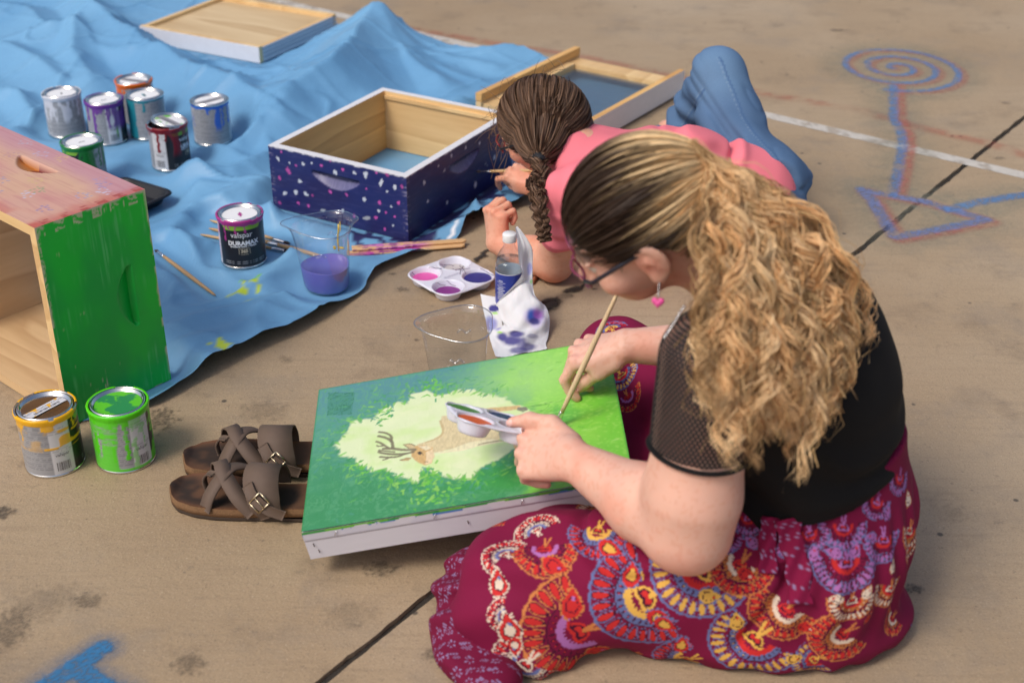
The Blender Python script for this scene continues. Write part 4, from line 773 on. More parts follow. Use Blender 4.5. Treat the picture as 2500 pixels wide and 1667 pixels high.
for _x0, _y0, _dx, _dy in ((.015, -.012, .03, .03), (.03, -.005, -.012, .03), (.02, .01, .03, -.01), (.035, .0, .01, .03), (-.03, -.02, .0, -.03), (-.055, -.012, .01, -.02), (.03, .03, -.02, .03), (-.02, .06, .02, -.02), (-.068, .05, .006, .02), (.068, -.02, .004, -.05), (.026, -.02, .02, .04)):
    _p = np.array([(_x0+_dx*t+.002*math.sin(t*7), _y0+_dy*t+.003*math.sin(t*5), .0256) for t in np.linspace(0, 1, 8)]); MB().tube(_p, .0006, 5).build('paint_drip', _mdp, _pl)
_V, _F = text_flat('Richeson', .0115); _a = math.radians(0); _o = mesh('lettering', np.column_stack([_V[:, 0]*math.cos(.1)-_V[:, 1]*math.sin(.1), _V[:, 0]*math.sin(.1)+_V[:, 1]*math.cos(.1)-.0, 0*_V[:, 0]+.0258]), _F, pmat('grey_emboss', (.35, .35, .45), .5), _pl, smooth=False); _o.location = (-.003, -.005, 0); _o.rotation_euler = (0, 0, math.radians(-5))
# ================================================================== BRUSHES AND STICKS
M_HANDLE = woodmat('brush_handle', (.58, .37, .17), (.34, .19, .08), axis='X', knots=False); M_FERR = pmat('ferrule', (.75, .75, .76), .22, 1); M_BRIS = pmat('dark_bristles', (.05, .03, .03), .8, var=.5, scale=400, stretch=(.2, 1, 1))
def brush(label, tip, end, r=.0042, ferr=.030, bris=.016, brc=None, group=None, hc=None, parent_roll=0, name='paint_brush', paint=None):
    tip = np.asarray(tip, float); end = np.asarray(end, float); ln = np.linalg.norm(end-tip); t = thing(name, label, 'paint brush', group=group); x = (end-tip)/ln; up = np.array([0, 0, 1.]) if abs(x[2]) < .9 else np.array([0, 1., 0]); t.matrix_world = frame(tip, x, np.cross(up, x))
    k = np.linspace(0, 1, 16); hl = ln-ferr-bris; rr = r*(.72+.5*np.sin(np.pi*np.clip(k*1.25, 0, 1))*.55+.0); rr = np.where(k > .9, rr*np.sqrt(np.clip((1.02-k)/.12, .05, 1)), rr)
    MB().tube([(ferr+bris+hl*q, 0, 0) for q in k], rr, 12).build('handle', hc or M_HANDLE, t)
    MB().tube([(bris+ferr*q, 0, 0) for q in (0, .05, .3, .34, .4, .44, .9, 1.0)], np.array([.82, .86, .86, .95, .86, .95, .82, .80])*r*1.02, 12, flat=.85).build('ferrule', M_FERR, t)
    mb = MB(); rg = np.random.default_rng(int(ln*1e5))
    for q in range(46):
        a = rg.uniform(0, 6.28); b = math.sqrt(rg.uniform(0, 1))*r*.75; e = bris*rg.uniform(.0, .25); mb.tube([(bris+.001, b*math.cos(a), b*math.sin(a)*.8), (bris*.5, b*1.25*math.cos(a), b*math.sin(a)*.8), (e, b*.6*math.cos(a), b*.4*math.sin(a))], [r*.13, r*.15, r*.04], 4)
    mb.build('bristles', brc or M_BRIS, t); return t
B = lambda px, py, z=.006: G(px, py, z)
brush('paint brush lying alone on the blue cloth beside the green box end', B(377, 616, .008), B(525, 726, .008), .0052, group='brushes lying on the cloth')
brush('upper paint brush of the three lying under the magenta rimmed can', B(707, 599, .0075), B(511, 543, .0075), .0048, .034, .018, group='brushes lying on the cloth')
brush('middle paint brush of the three lying under the magenta rimmed can', B(722, 611, .0075), B(509, 563, .0075), .0058, .034, .016, brc=M_BRIS, group='brushes lying on the cloth')
brush('lower paint brush of the three lying under the magenta rimmed can', B(709, 619, .0075), B(488, 578, .0075), .0048, .034, .018, group='brushes lying on the cloth')
brush('long pointed wooden handle of a brush lying behind the jug of violet water', B(640, 592, .0075), B(800, 634, .0075), .0058, .03, .016, group='brushes lying on the cloth')
def stick(label, a, b, w, th, z, paint, sd):
    a = np.array([*a, 0.]); b = np.array([*b, 0.]); ln = np.linalg.norm(b-a); t = thing('stir_stick', label, 'stir stick', group='wooden stir sticks'); x = (b-a)/ln; t.matrix_world = frame((a[0], a[1], z), x, np.cross((0, 0, 1.), x))
    nu, nv = 120, 9; U, Q = np.meshgrid(np.linspace(0, ln, nu), np.linspace(-1, 1, nv), indexing='ij'); u, q = U.ravel(), Q.ravel(); ww = w/2*(1-.28*sm(.45, .62, u/ln)+.0*u); ww = ww*np.sqrt(np.clip((ln-u)/.008, .2, 1)); c = np.tile(lin(222, 184, 135), (len(u), 1)); c = mixc(c, lin(190, 140, 90), .5*noise(u*25, q*12, seed=sd)); c = mixc(c, paint, sm(.42, .5, fbm(u*22+sd, q*2, seed=sd))*sm(.75, .55, u/ln)*sm(.05, .2, u/ln)); c = mixc(c, lin(120, 40, 120), sm(.55, .6, fbm(u*60, q*3, seed=sd+3))*sm(.8, .5, u/ln)*.7)
    top = np.stack([u, q*ww, 0*u+th/2], 1); bot = np.stack([u, q*ww, 0*u-th/2], 1); n = len(u); F = np.concatenate([grid_faces(nu, nv), grid_faces(nu, nv, n)[:, ::-1]]); idx = np.arange(n).reshape(nu, nv); loop = np.concatenate([idx[:, 0], idx[-1, 1:], idx[::-1, -1][1:], idx[0, ::-1][1:]])
    F = np.concatenate([F, np.array([[loop[i], loop[i]+n, loop[i+1]+n, loop[i+1]] for i in range(len(loop)-1)])]); o = mesh('blade', np.concatenate([top, bot]), F, cmat('stick_wood', .6, var=.1, scale=60), t, col=np.concatenate([c, c])); return t
stick('lower wooden stir stick smeared with magenta paint, lying from jug to concrete', G(846, 626, .005)[:2], G(1133, 601, .005)[:2], .026, .005, .0075, lin(180, 60, 150), 3); stick('upper wooden stir stick stacked on the other, lying from jug to concrete', G(858, 614, .009)[:2], G(1136, 592, .009)[:2], .024, .0045, .0135, lin(200, 120, 180), 8)
# ================================================================== BLACK TRAY, BOTTLE, PAPER TOWEL
_t = thing('food_tray', 'black plastic tray lying on the cloth behind the green box end', 'tray', (*TRAY_C, .004), (0, 0, math.atan2(GB_N[1], GB_N[0])+.15)); M_BLK = pmat('black_plastic', (.012, .012, .013), .28, var=.1)
def tray():
    n = 64; rows = []
    for hx, hy, z in ((.062, .072, .003), (.066, .076, .004), (.076, .086, .030), (.079, .089, .031), (.086, .096, .031), (.087, .097, .027)):
        rows += [((abs(math.cos(a))**.28)*math.copysign(hx, math.cos(a)), (abs(math.sin(a))**.28)*math.copysign(hy, math.sin(a)), z) for a in [2*math.pi*k/n for k in range(n)]]
    F = [(j*n+k, j*n+(k+1) % n, (j+1)*n+(k+1) % n, (j+1)*n+k) for j in range(5) for k in range(n)]+[list(range(n))[::-1]]; mesh('tray_shell', rows, F, M_BLK, _t)
tray()
_bt = thing('water_bottle', 'small clear water bottle with white cap and blue label, half wrapped in paper towel', 'bottle', tuple(G(1243, 768)), (0, 0, .4)); BR = .0305
MB().lathe([(.001, .004), (.012, .003), (.022, .0005), (.0275, .002), (BR, .009), (BR, .028), (BR-.001, .031), (BR-.001, .118), (BR, .121), (BR-.0005, .128), (BR-.004, .142), (BR-.010, .155), (BR-.0165, .164), (.0128, .169), (.0126, .175), (.0145, .1765), (.0145, .178), (.0122, .179), (.012, .186)], 64).build('bottle_shell', clearmat('clear_bottle', body=.05), _bt)
_wt = clearmat('water', tint=(.965, .985, .995), body=.05)
MB().lathe([(.0005, .0055), (.02, .003), (.0262, .004), (BR-.0012, .010), (BR-.0022, .031), (BR-.0022, .118), (BR-.0015, .127), (BR-.0035, .136), (.0005, .136)], 64).build('water', _wt, _bt)
MB().lathe([(.0146, .1785), (.0150, .180), (.0150, .1945), (.0140, .1965), (.0005, .1968)], 48).build('cap', pmat('white_cap', (.8, .8, .8), .35, var=.02), _bt)
_mlab = cmat('bottle_label', .3)
_ge = N(_mlab.node_tree, 'ShaderNodeNewGeometry'); _mb2 = N(_mlab.node_tree, 'ShaderNodeMix', data_type='RGBA'); _mb2.inputs['B'].default_value = (.78, .82, .86, 1); _pb = _mlab.node_tree.nodes['Principled BSDF']
_lk = _pb.inputs['Base Color'].links[0].from_socket; L(_mlab.node_tree, _lk, _mb2.inputs['A']); L(_mlab.node_tree, _ge.outputs['Backfacing'], _mb2.inputs['Factor']); L(_mlab.node_tree, _mb2.outputs['Result'], _pb.inputs['Base Color'])
def blabel():
    na, nz_ = 160, 70; A, Zz = np.meshgrid(np.arange(na)*2*math.pi/na, np.linspace(.034, .112, nz_), indexing='ij'); a, z = A.ravel(), Zz.ravel(); s_ = a*BR; c = np.tile(lin(42, 60, 150), (len(a), 1)); c = mixc(c, lin(95, 95, 180), sm(.06, .034, z)*.7); c = mixc(c, lin(120, 175, 220), .6*sm(.5, .7, fbm(s_*40, z*25, seed=4))*sm(.07, .11, z)); c = mixc(c, (.75, .75, .8), z > .1105)
    for k, zz in enumerate(np.arange(.05, .098, .0045)): c = mixc(c, (.7, .72, .8), (np.abs(z-zz) < .0011)*(np.abs(((a+.4) % (2*math.pi))-4.05) < .28+.1*math.sin(k*3))*.8)
    d = ((a-4.95) % (2*math.pi)); b = (d > .02)*(d < .32)*(z > .072)*(z < .098); c = mixc(c, (.75, .75, .78), b); c = mixc(c, (.05, .05, .08), b*(np.floor(z/.0011) % 2 == 0)*(d > .06)*(d < .28))
    mesh('label', np.stack([(BR+.0003)*np.cos(a), (BR+.0003)*np.sin(a), z], 1), grid_faces(na, nz_, closed_u=True), _mlab, _bt, col=c)
blabel()
def towel():
    # control net in pixels and heights: rows run from the spike by the cap down to the floor edge near the panel
    net = [[(1256, 556, .205), (1258, 554, .205), (1261, 553, .205), (1264, 556, .203), (1268, 560, .20)],
           [(1262, 600, .175), (1272, 598, .172), (1283, 600, .168), (1294, 602, .165), (1297, 604, .162)],
           [(1266, 645, .14), (1276, 645, .135), (1286, 640, .13), (1297, 645, .125), (1299, 648, .122)],
           [(1270, 676, .118), (1278, 682, .110), (1287, 680, .105), (1298, 690, .095), (1300, 692, .092)],
           [(1214, 738, .095), (1245, 712, .10), (1276, 690, .10), (1300, 715, .078), (1306, 722, .074)],
           [(1216, 752, .085), (1240, 748, .088), (1275, 735, .085), (1315, 740, .062), (1326, 742, .055)],
           [(1222, 778, .062), (1245, 785, .066), (1280, 775, .064), (1318, 765, .050), (1338, 762, .042)],
           [(1228, 795, .035), (1250, 805, .040), (1285, 802, .046), (1325, 790, .036), (1342, 788, .028)],
           [(1196, 812, .012), (1235, 820, .020), (1275, 818, .026), (1318, 815, .022), (1338, 820, .012)],
           [(1200, 840, .006), (1235, 845, .014), (1275, 838, .018), (1312, 832, .014), (1333, 838, .006)],
           [(1210, 870, .004), (1240, 872, .008), (1275, 862, .010), (1310, 856, .007), (1336, 850, .004)]]
    net = [r if k < 4 else [(x, y, max(.004, .100-(y-690)/172*.094-max(0, 1276-x)/62*.022-max(0, x-1276)/62*.020+(.010 if k in (5, 7) else 0)*(1 if j % 2 else -1)*.5)) for j, (x, y, z) in enumerate(r)] for k, r in enumerate(net)]
    P = np.array([[G(*p) for p in r] for r in net]); R = np.stack([smooth_line(P[:, j], 10) for j in range(P.shape[1])], 1); Q = np.stack([smooth_line(R[i], 14) for i in range(R.shape[0])], 0); nu, nv = Q.shape[:2]; V = Q.reshape(-1, 3); px = to_px(V)
    uu, vv = np.meshgrid(np.linspace(0, 1, nu), np.linspace(0, 1, nv), indexing='ij'); u, v = uu.ravel(), vv.ravel(); V = V+np.stack([0*u, 0*u, .0045*(np.abs(noise(u*9+2*v, v*5, seed=2)-.5)-.2)+.0025*(np.abs(noise(u*19, v*11-3*u, seed=3)-.5)-.2)+.0004*np.sin(u*260)*np.sin(v*90)], 1)
    c = np.tile((.72, .715, .74), (len(V), 1)); x, y = px[:, 0], px[:, 1]
    def bl(cx, cy, rx, ry, col, sd, al=.95, soft=.5):
        nonlocal c
        d = np.hypot((x-cx)/rx, (y-cy)/ry)+.8*(fbm(x*.035, y*.035, seed=sd)-.5); c = mixc(c, col, al*(1-sm(1-soft, 1+soft*.4, d)))
    VI, BL_, PU = lin(62, 58, 130), lin(30, 80, 175), lin(150, 80, 175)
    bl(1308, 775, 27, 30, lin(190, 175, 225), 1, .8); bl(1296, 772, 17, 17, BL_, 2); bl(1312, 768, 15, 18, PU, 3, .85); bl(1305, 785, 16, 9, VI, 4); bl(1258, 815, 20, 9, VI, 5); bl(1250, 832, 34, 16, VI, 6); bl(1225, 822, 16, 13, VI, 7); bl(1290, 845, 26, 10, VI, 8, .8); bl(1265, 855, 25, 10, VI, 9, .8); bl(1300, 820, 14, 6, VI, 12, .5); bl(1215, 800, 10, 10, lin(110, 110, 190), 10, .7); bl(1220, 812, 9, 3, lin(160, 215, 70), 11, .9); bl(1292, 655, 7, 16, lin(150, 150, 215), 13, .7); bl(1296, 688, 4, 6, lin(150, 215, 120), 14, .8)
    o = mesh('paper_towel', V, grid_faces(nu, nv), cmat('towel_paper', .85, var=.04, scale=500, bump=.5, bdist=.0008, sss=.1), None, col=c); tag(o, 'crumpled white paper towel stained blue and violet, leaning on the water bottle', 'paper towel')
    net2 = [[(1172, 718, .03), (1190, 722, .034), (1215, 726, .036)], [(1178, 750, .02), (1195, 752, .024), (1218, 755, .028)], [(1186, 785, .006), (1205, 782, .012), (1225, 785, .014)], [(1190, 812, .003), (1210, 812, .006), (1230, 815, .008)]]
    P = np.array([[G(*p) for p in r] for r in net2]); R = np.stack([smooth_line(P[:, j], 10) for j in range(3)], 1); Q = np.stack([smooth_line(R[i], 12) for i in range(R.shape[0])], 0); nu, nv = Q.shape[:2]; V = Q.reshape(-1, 3); px = to_px(V); x, y = px[:, 0], px[:, 1]; c = np.tile((.70, .69, .71), (len(V), 1)); bl(1205, 752, 15, 10, VI, 20, 1, .25); bl(1197, 790, 16, 20, lin(120, 120, 195), 22, .8); bl(1208, 765, 9, 3, lin(150, 215, 60), 21)
    mesh('towel_fold', V, grid_faces(nu, nv), cmat('towel_paper_under', .85, var=.04, scale=500, bump=.5, bdist=.0008), o, col=c)
towel()
# small striped crayon by the towel
_m = thing('crayon', 'stub of a crayon lying between the towel and the elbow of the girl', 'crayon', (0, 0, 0)); _a, _b2 = G(1296, 690, .006), G(1310, 672, .006); _x = (_b2-_a)/np.linalg.norm(_b2-_a)
MB().tube([_a, _a+_x*.004, _a+_x*.036, _a+_x*.036, _a+_x*.044], [.0055, .0055, .0055, .004, .0015], 12).build('wrapper', pmat('crayon_wrapper', lin(175, 120, 90), .6, var=.5, scale=300), _m)
# ================================================================== SANDALS
M_STRAP = pmat('brown_nubuck', lin(98, 80, 68), .75, var=.14, scale=60, bump=.25, bdist=.001); M_FOOTB = cmat('suede_footbed', .8, var=.12, scale=90, bump=.2); M_CORK = pmat('cork', lin(128, 96, 66), .85, var=.5, scale=420, bump=.5); M_SOLE = pmat('rubber_sole', lin(72, 60, 52), .8, var=.15); M_BRASS = pmat('brass', (.62, .52, .36), .3, 1)
def sandal(label, toe, heel, flip):
    toe, heel = np.asarray(toe), np.asarray(heel); x = heel-toe; x /= np.linalg.norm(x); L_ = .285; t = thing('sandal', label, 'sandal', group='pair of brown strap sandals'); t.matrix_world = frame((toe[0], toe[1], .001), (x[0], x[1], 0), (-x[1], x[0], 0))@Matrix.Scale(1.10, 4)
    # outline: half widths along the foot; s>0 is the outer side (flip chooses which)
    sx = np.array([0, .03, .08, .18, .30, .42, .55, .68, .80, .90, .96, 1.0])*L_; wi = np.array([.004, .030, .041, .047, .046, .038, .031, .031, .034, .033, .026, .006]); wo = np.array([.004, .022, .036, .046, .049, .047, .042, .038, .036, .033, .026, .006])
    n = 60; q = np.linspace(0, 1, n)**.9*L_; q = L_*(.5-.5*np.cos(np.pi*np.linspace(0, 1, n))); a = np.interp(q, sx, wi); b = np.interp(q, sx, wo); a, b = (a, b) if flip > 0 else (b, a)
    out = np.concatenate([np.stack([q, a], 1), np.stack([q[::-1], -b[::-1]], 1)]); m = len(out); ctr = np.array([.5*L_, 0])
    def lay(z0, z1, s0, s1, name, mat, heel_=0.0):
        V = []
        for z, s_ in ((z0, s0), (z0+(z1-z0)*.5, (s0+s1)/2+.004), (z1, s1)):
            V += [(*(ctr+(p-ctr)*s_), z+heel_*sm(.5*L_, L_, p[0])+.006*sm(.05*L_, 0, p[0])) for p in out]
        mesh(name, V, [(j*m+k, j*m+(k+1) % m, (j+1)*m+(k+1) % m, (j+1)*m+k) for j in range(2) for k in range(m)]+[list(range(m))[::-1]], mat, t)
    lay(.0, .007, .985, 1.0, 'outsole', M_SOLE); lay(.0072, .022, 1.0, .985, 'cork_midsole', M_CORK, .006)
    nx, nw = 70, 26; T, Wv = np.meshgrid(np.linspace(0, 1, nx), np.linspace(-1, 1, nw), indexing='ij'); xx = L_*(.5-.5*np.cos(np.pi*T)).ravel(); w = Wv.ravel(); aa = np.interp(xx, q, a); bb = np.interp(xx, q, b); yy = np.where(w > 0, w*aa, w*bb)*.985; xx2 = ctr[0]+(xx-ctr[0])*.985
    zz = .0222+.006*sm(.5*L_, L_, xx)+.006*sm(.05*L_, 0, xx)-.0045*(1-np.abs(w)**3)*sm(0, .08*L_, xx)*sm(L_, .92*L_, xx); c = np.tile(lin(92, 62, 42), (len(xx), 1)); c = mixc(c, lin(38, 27, 22), .9*sm(.40, .62, fbm(xx*16, yy*22, seed=int(flip)+5))*sm(1.05, .5, np.abs(w))); c = mixc(c, lin(112, 70, 44), .7*sm(.8, 1, np.abs(w)))
    mesh('footbed', np.stack([xx2, yy, zz], 1), grid_faces(nx, nw), M_FOOTB, t, col=c)
    def band(pts, wid, name='strap', th=.0028, roll=None):
        C = smooth_line(pts, 9); k = len(C); T_ = np.gradient(C, axis=0); T_ /= np.linalg.norm(T_, axis=1)[:, None]; wv = np.interp(np.linspace(0, 1, k), np.linspace(0, 1, len(wid)), wid); V = []
        for i in range(k):
            side = np.array([1, .0, 0.])-T_[i]*T_[i][0]; 
            if roll is not None: side = np.asarray(roll, float)-T_[i]*(np.asarray(roll, float)@T_[i])
            side /= np.linalg.norm(side); up = np.cross(T_[i], side); up = up if up[2] > -2 else -up
            for s_, h_ in ((-1, 0), (-1, th), (-.93, th*1.25), (-.86, th*1.02), (0, th*1.15), (.86, th*1.02), (.93, th*1.25), (1, th), (1, 0)): V.append(C[i]+side*s_*wv[i]/2+up*(h_-th/2))
        F = [(i*9+j, i*9+j+1, (i+1)*9+j+1, (i+1)*9+j) for i in range(k-1) for j in range(8)]+[(i*9+8, i*9, (i+1)*9, (i+1)*9+8) for i in range(k-1)]+[list(range(9)), [(k-1)*9+j for j in range(9)][::-1]]
        return mesh(name, V, F, M_STRAP, t)
    s = flip     # +1: local +y is the far (outer) side
    band([(.150, -.043*1, .016), (.125, -.036, .040), (.098, -.012, .062), (.085, .012, .066), (.072, .034, .052), (.066, .047, .018)], [.026, .026, .024, .023, .024, .026], roll=(.8, .6, 0))
    band([(.072, -.046, .016), (.080, -.036, .040), (.094, -.012, .060), (.105, .012, .062), (.125, .036, .045), (.140, .045, .018)], [.026, .024, .023, .023, .024, .026], roll=(.8, -.6, 0))
    band([(.060, .004, .020), (.058, .004, .038), (.066, .002, .052), (.080, -.008, .058)], [.010, .011, .013, .014], roll=(.2, 1, 0))
    band([(.180, -.045, .014), (.170, -.044, .036), (.160, -.024, .063), (.157, .003, .071), (.160, .026, .062), (.165, .043, .036), (.168, .046, .014)], [.040, .050, .056, .055, .050, .042, .036], roll=(1, 0, 0))
    bk = band([(.140, -.030, .060), (.152, -.0425, .047), (.174, -.0495, .031), (.200, -.0475, .019)], [.020, .019, .018, .017], name='buckle_strap', roll=(.7, .2, .7))
    mb = MB(); c0 = np.array((.163, -.0490, .0415)); ex = np.array((.62, -.22, -.55)); ex /= np.linalg.norm(ex); ey = np.array((.55, .1, .8)); ey = ey-ex*(ey@ex); ey /= np.linalg.norm(ey); pts = [c0+ex*a_*.011+ey*b_*.0135 for a_, b_ in ((-1, -1), (1, -1), (1, 1), (-1, 1), (-1, -1))]
    for i in range(4): mb.tube([pts[i], pts[i+1]], .0013, 8)
    mb.tube([c0-ex*.011, c0+ex*.012+np.array((0, -.002, .001))], .001, 6); mb.build('buckle', M_BRASS, t)
    return t
_h1 = G(421, 1222); _e1 = G(745, 1246); sandal('nearer brown strap sandal with a brass buckle, toe pointing to the paint cans', _h1[:2], _e1[:2], 1)
_h2 = G(452, 1142); _e2 = G(770, 1142); sandal('farther brown strap sandal, behind the one with the visible brass buckle', _h2[:2], _e2[:2], -1)
# ================================================================== DEER PANEL
PAN_O = np.array([-.3324, 1.7338, .097]); PAN_A = (.0726, -.1836, .0345); PL, PW, PT = .531, .387, .058
def _Rm(ax, ay, az): return np.array(Matrix.Rotation(az, 3, 'Z')@Matrix.Rotation(ay, 3, 'Y')@Matrix.Rotation(ax, 3, 'X'))
PAN_R = _Rm(*PAN_A)
def PAN(u, v, h=0.0): return PAN_O+PAN_R@np.array([u*PL, v*PW, h])
_pfit = homog([(745, 1300.5), (1542.6, 1159.7), (1487.5, 827), (774.6, 953)])
def PZ(x, y): return _pfit(700+x/2.6133, 800+y/2.6133)      # from the enlarged view
def deer_panel():
    t = thing('hive_cover', 'white edged hive cover painted with a deer in a green clearing, propped over the lap', 'hive cover'); t.matrix_world = Matrix(((*PAN_R[0], PAN_O[0]), (*PAN_R[1], PAN_O[1]), (*PAN_R[2], PAN_O[2]), (0, 0, 0, 1)))
    nu, nv = 340, 248; U, Vv = np.meshgrid(np.linspace(0, 1, nu), np.linspace(0, 1, nv), indexing='ij'); u, v = U.ravel(), Vv.ravel(); P = np.stack([u*PL, v*PW], 1); q = lambda pts: [(a*PL, b*PW) for a, b in (PZ(*p) for p in pts)]
    x, y = P[:, 0], P[:, 1]; st = fbm(x*40, y*40, seed=1); st2 = noise(x*220+30*st, y*60, seed=2)
    DG, TEAL, LG, PALE, BG_ = lin(62, 140, 85), lin(88, 150, 130), lin(120, 200, 60), lin(216, 228, 182), lin(90, 140, 150)
    c = np.tile(TEAL, (len(u), 1)); c = mixc(c, DG, sm(.75, .15, v+.25*(st-.5))*.9); c = mixc(c, BG_, sm(.55, .95, v+.3*(st-.5))*sm(.75, .3, u)*.75); c = mixc(c, lin(70, 150, 110), sm(.3, .0, u)*sm(.6, .9, st)*.6); c = mixc(c, lin(100, 165, 120), .5*sm(.5, .8, st2))
    c = mixc(c, lin(135, 205, 75), sm(.60, .80, u+.20*(st-.5)+.06*(v-.5))); c = mixc(c, lin(165, 215, 120), .75*sm(.34, .0, np.hypot((u-.72)/1.0, (v-.80)/1.1))); c = mixc(c, lin(110, 195, 60), sm(.82, 1.0, u+.15*(st-.5))*.8); c = mixc(c, lin(60, 150, 60), .75*sm(.16, .02, np.hypot((u-.60)/1.6, (v-.12)/.8)+.15*(st-.5))); c = mixc(c, lin(80, 170, 70), .7*sm(.10, .0, np.hypot((u-.83)/1.2, (v-.50)/1.0)+.2*(st-.5)))
    c = mixc(c, lin(170, 220, 110), .35*sm(.6, .85, noise(x*180+y*80, y*260, seed=4))*sm(.6, .8, u))
    glow = q([(320, 760), (400, 660), (420, 600), (560, 590), (620, 520), (690, 490), (780, 490), (790, 430), (900, 410), (1000, 440), (1090, 410), (1180, 400), (1260, 430), (1400, 445), (1440, 500), (1560, 520), (1620, 600), (1560, 720), (1400, 820), (1250, 900), (1190, 965), (1010, 955), (900, 900), (850, 990), (740, 960), (640, 900), (560, 930), (470, 870), (440, 850), (350, 830)])
    sdg = poly_sd(P, glow)+.016*(fbm(x*60, y*60, seed=6)-.5); c = mixc(c, PALE, 1-sm(-.003, .004, sdg)); c = mixc(c, lin(200, 225, 150), (sdg < 0)*.7*sm(.45, .75, fbm(x*15, y*25, seed=7))); c = mixc(c, lin(225, 232, 190), (sdg < -.02)*.6*sm(.4, .7, fbm(x*25+3, y*18, seed=8)))
    # leaf strokes around the clearing
    rg = np.random.default_rng(11); G_ = np.array(glow); seglen = np.linalg.norm(np.roll(G_, -1, 0)-G_, axis=1); cum = np.cumsum(seglen)/seglen.sum(); cen = G_.mean(0)
    def leaf(p, d, ln, w, col, al=.9):
        nonlocal c
        m = (np.abs(x-p[0]) < ln*1.3) & (np.abs(y-p[1]) < ln*1.3); I = np.nonzero(m)[0]
        if not len(I): return
        X = (x[I]-p[0])*d[0]+(y[I]-p[1])*d[1]; Y = -(x[I]-p[0])*d[1]+(y[I]-p[1])*d[0]; tt = np.clip(X/ln, 0, 1); mk = (X > 0) & (X < ln) & (np.abs(Y) < w*np.sin(np.pi*tt**.8)); c[I] = c[I]*(1-al*mk[:, None])+np.asarray(col)*al*mk[:, None]
    COLS = [lin(92, 170, 70), lin(110, 190, 70), lin(75, 155, 105), lin(135, 195, 90), lin(85, 150, 140), lin(60, 140, 85)]
    for k in range(520):
        r_ = rg.uniform(); i = int(np.searchsorted(cum, r_)) % len(G_); f = rg.uniform(); p = G_[i]*(1-f)+G_[(i+1) % len(G_)]*f; o_ = p-cen; o_ /= np.linalg.norm(o_)
        if p[0] > .60*PL and p[1] > .30*PW: continue
        off = rg.uniform(.002, .045)**1.0; ang = math.atan2(-o_[1], -o_[0])+rg.normal(0, .7); d = np.array([math.cos(ang), math.sin(ang)]); near = off < .014
        leaf(p+o_*off, d, rg.uniform(.010, .020), rg.uniform(.0015, .0028), COLS[rg.integers(0, 6)], .7 if near else .42)
    for k in range(220):
        p = np.array([rg.uniform(0, PL), rg.uniform(0, PW)]); 
        if poly_in(p[None], glow)[0]: continue
        ang = rg.uniform(0, 6.28) if p[0] < .6*PL else rg.normal(.3, .3); leaf(p, np.array([math.cos(ang), math.sin(ang)]), rg.uniform(.008, .022), rg.uniform(.001, .0024), COLS[rg.integers(0, 6)] if p[0] < .6*PL else (lin(150, 210, 80), lin(80, 165, 60), lin(180, 225, 130))[rg.integers(0, 3)], .4)
    for cx, cy, n_, sp in ((930, 960, 46, 60), (1000, 1030, 36, 70), (470, 900, 22, 40), (700, 980, 26, 70), (960, 370, 24, 60), (620, 560, 22, 60), (880, 1070, 26, 90)):
        for k in range(n_):
            p = np.array(q([(cx+rg.normal(0, sp*.6), cy+rg.normal(0, sp*.5))])[0]); ang = rg.uniform(0, 6.28); leaf(p, np.array([math.cos(ang), math.sin(ang)]), rg.uniform(.008, .015), rg.uniform(.0016, .003), COLS[rg.integers(0, 4)], .9)
    # the deer, lying across the panel
    def fill(pts, col, soft=.0012, al=1, tex=.25):
        nonlocal c
        s_ = poly_sd(P, q(pts))+.0016*(fbm(x*150, y*150, seed=9)-.5); cc = np.tile(col, (len(u), 1))*(1+tex*(noise(x*500, y*160, seed=10)-.5))[:, None]; m = (al*(1-sm(-soft, soft, s_)))[:, None]; c = c*(1-m)+cc*m
    def strk(pts, w, col, al=.9):
        nonlocal c
        pp = smooth_line(q(pts), 5); d, tt = pline_d(P, [tuple(a) for a in pp]); m = al*(1-sm(w*.6, w*1.2, d+.0008*(noise(x*400, y*400, seed=12)-.5))); c = mixc(c, col, m)
    TAN, TAN2, CRE, BRN, GRY = lin(212, 196, 154), lin(192, 170, 124), lin(226, 218, 180), lin(120, 100, 70), lin(118, 110, 88)
    fill([(840, 752), (940, 722), (1005, 680), (990, 620), (1000, 570), (1080, 560), (1300, 560), (1420, 600), (1440, 700), (1300, 735), (1180, 740), (1060, 780), (960, 805), (930, 800)], TAN); fill([(1040, 790), (1180, 735), (1320, 715), (1400, 730), (1240, 760), (1130, 790), (1000, 806), (950, 800)], CRE); strk([(990, 600), (1010, 660), (985, 705), (900, 738)], .0022, TAN2, .8)
    fill([(1270, 520), (1400, 508), (1500, 500), (1505, 520), (1420, 535), (1290, 545)], lin(205, 178, 125)); fill([(1485, 512), (1540, 508), (1550, 528), (1520, 542), (1480, 528)], lin(130, 128, 110)); strk([(1240, 750), (1330, 730), (1420, 722)], .0018, BRN, .7); fill([(1400, 700), (1480, 690), (1490, 710), (1410, 722)], TAN)
    fill([(805, 790), (830, 760), (890, 755), (945, 770), (955, 830), (940, 870), (900, 885), (850, 865), (810, 830)], lin(205, 170, 115)); fill([(900, 800), (945, 780), (955, 830), (935, 872), (895, 880), (905, 845)], lin(228, 205, 165)); fill([(850, 762), (910, 760), (940, 775), (900, 790)], lin(228, 215, 180))
    fill([(755, 752), (800, 748), (835, 760), (828, 782), (790, 778)], lin(205, 185, 140)); strk([(757, 752), (800, 749), (833, 760)], .0009, BRN); strk([(757, 752), (790, 776)], .001, BRN); fill([(735, 852), (780, 835), (810, 838), (790, 855), (745, 857)], lin(190, 165, 115)); strk([(735, 852), (800, 838)], .001, BRN)
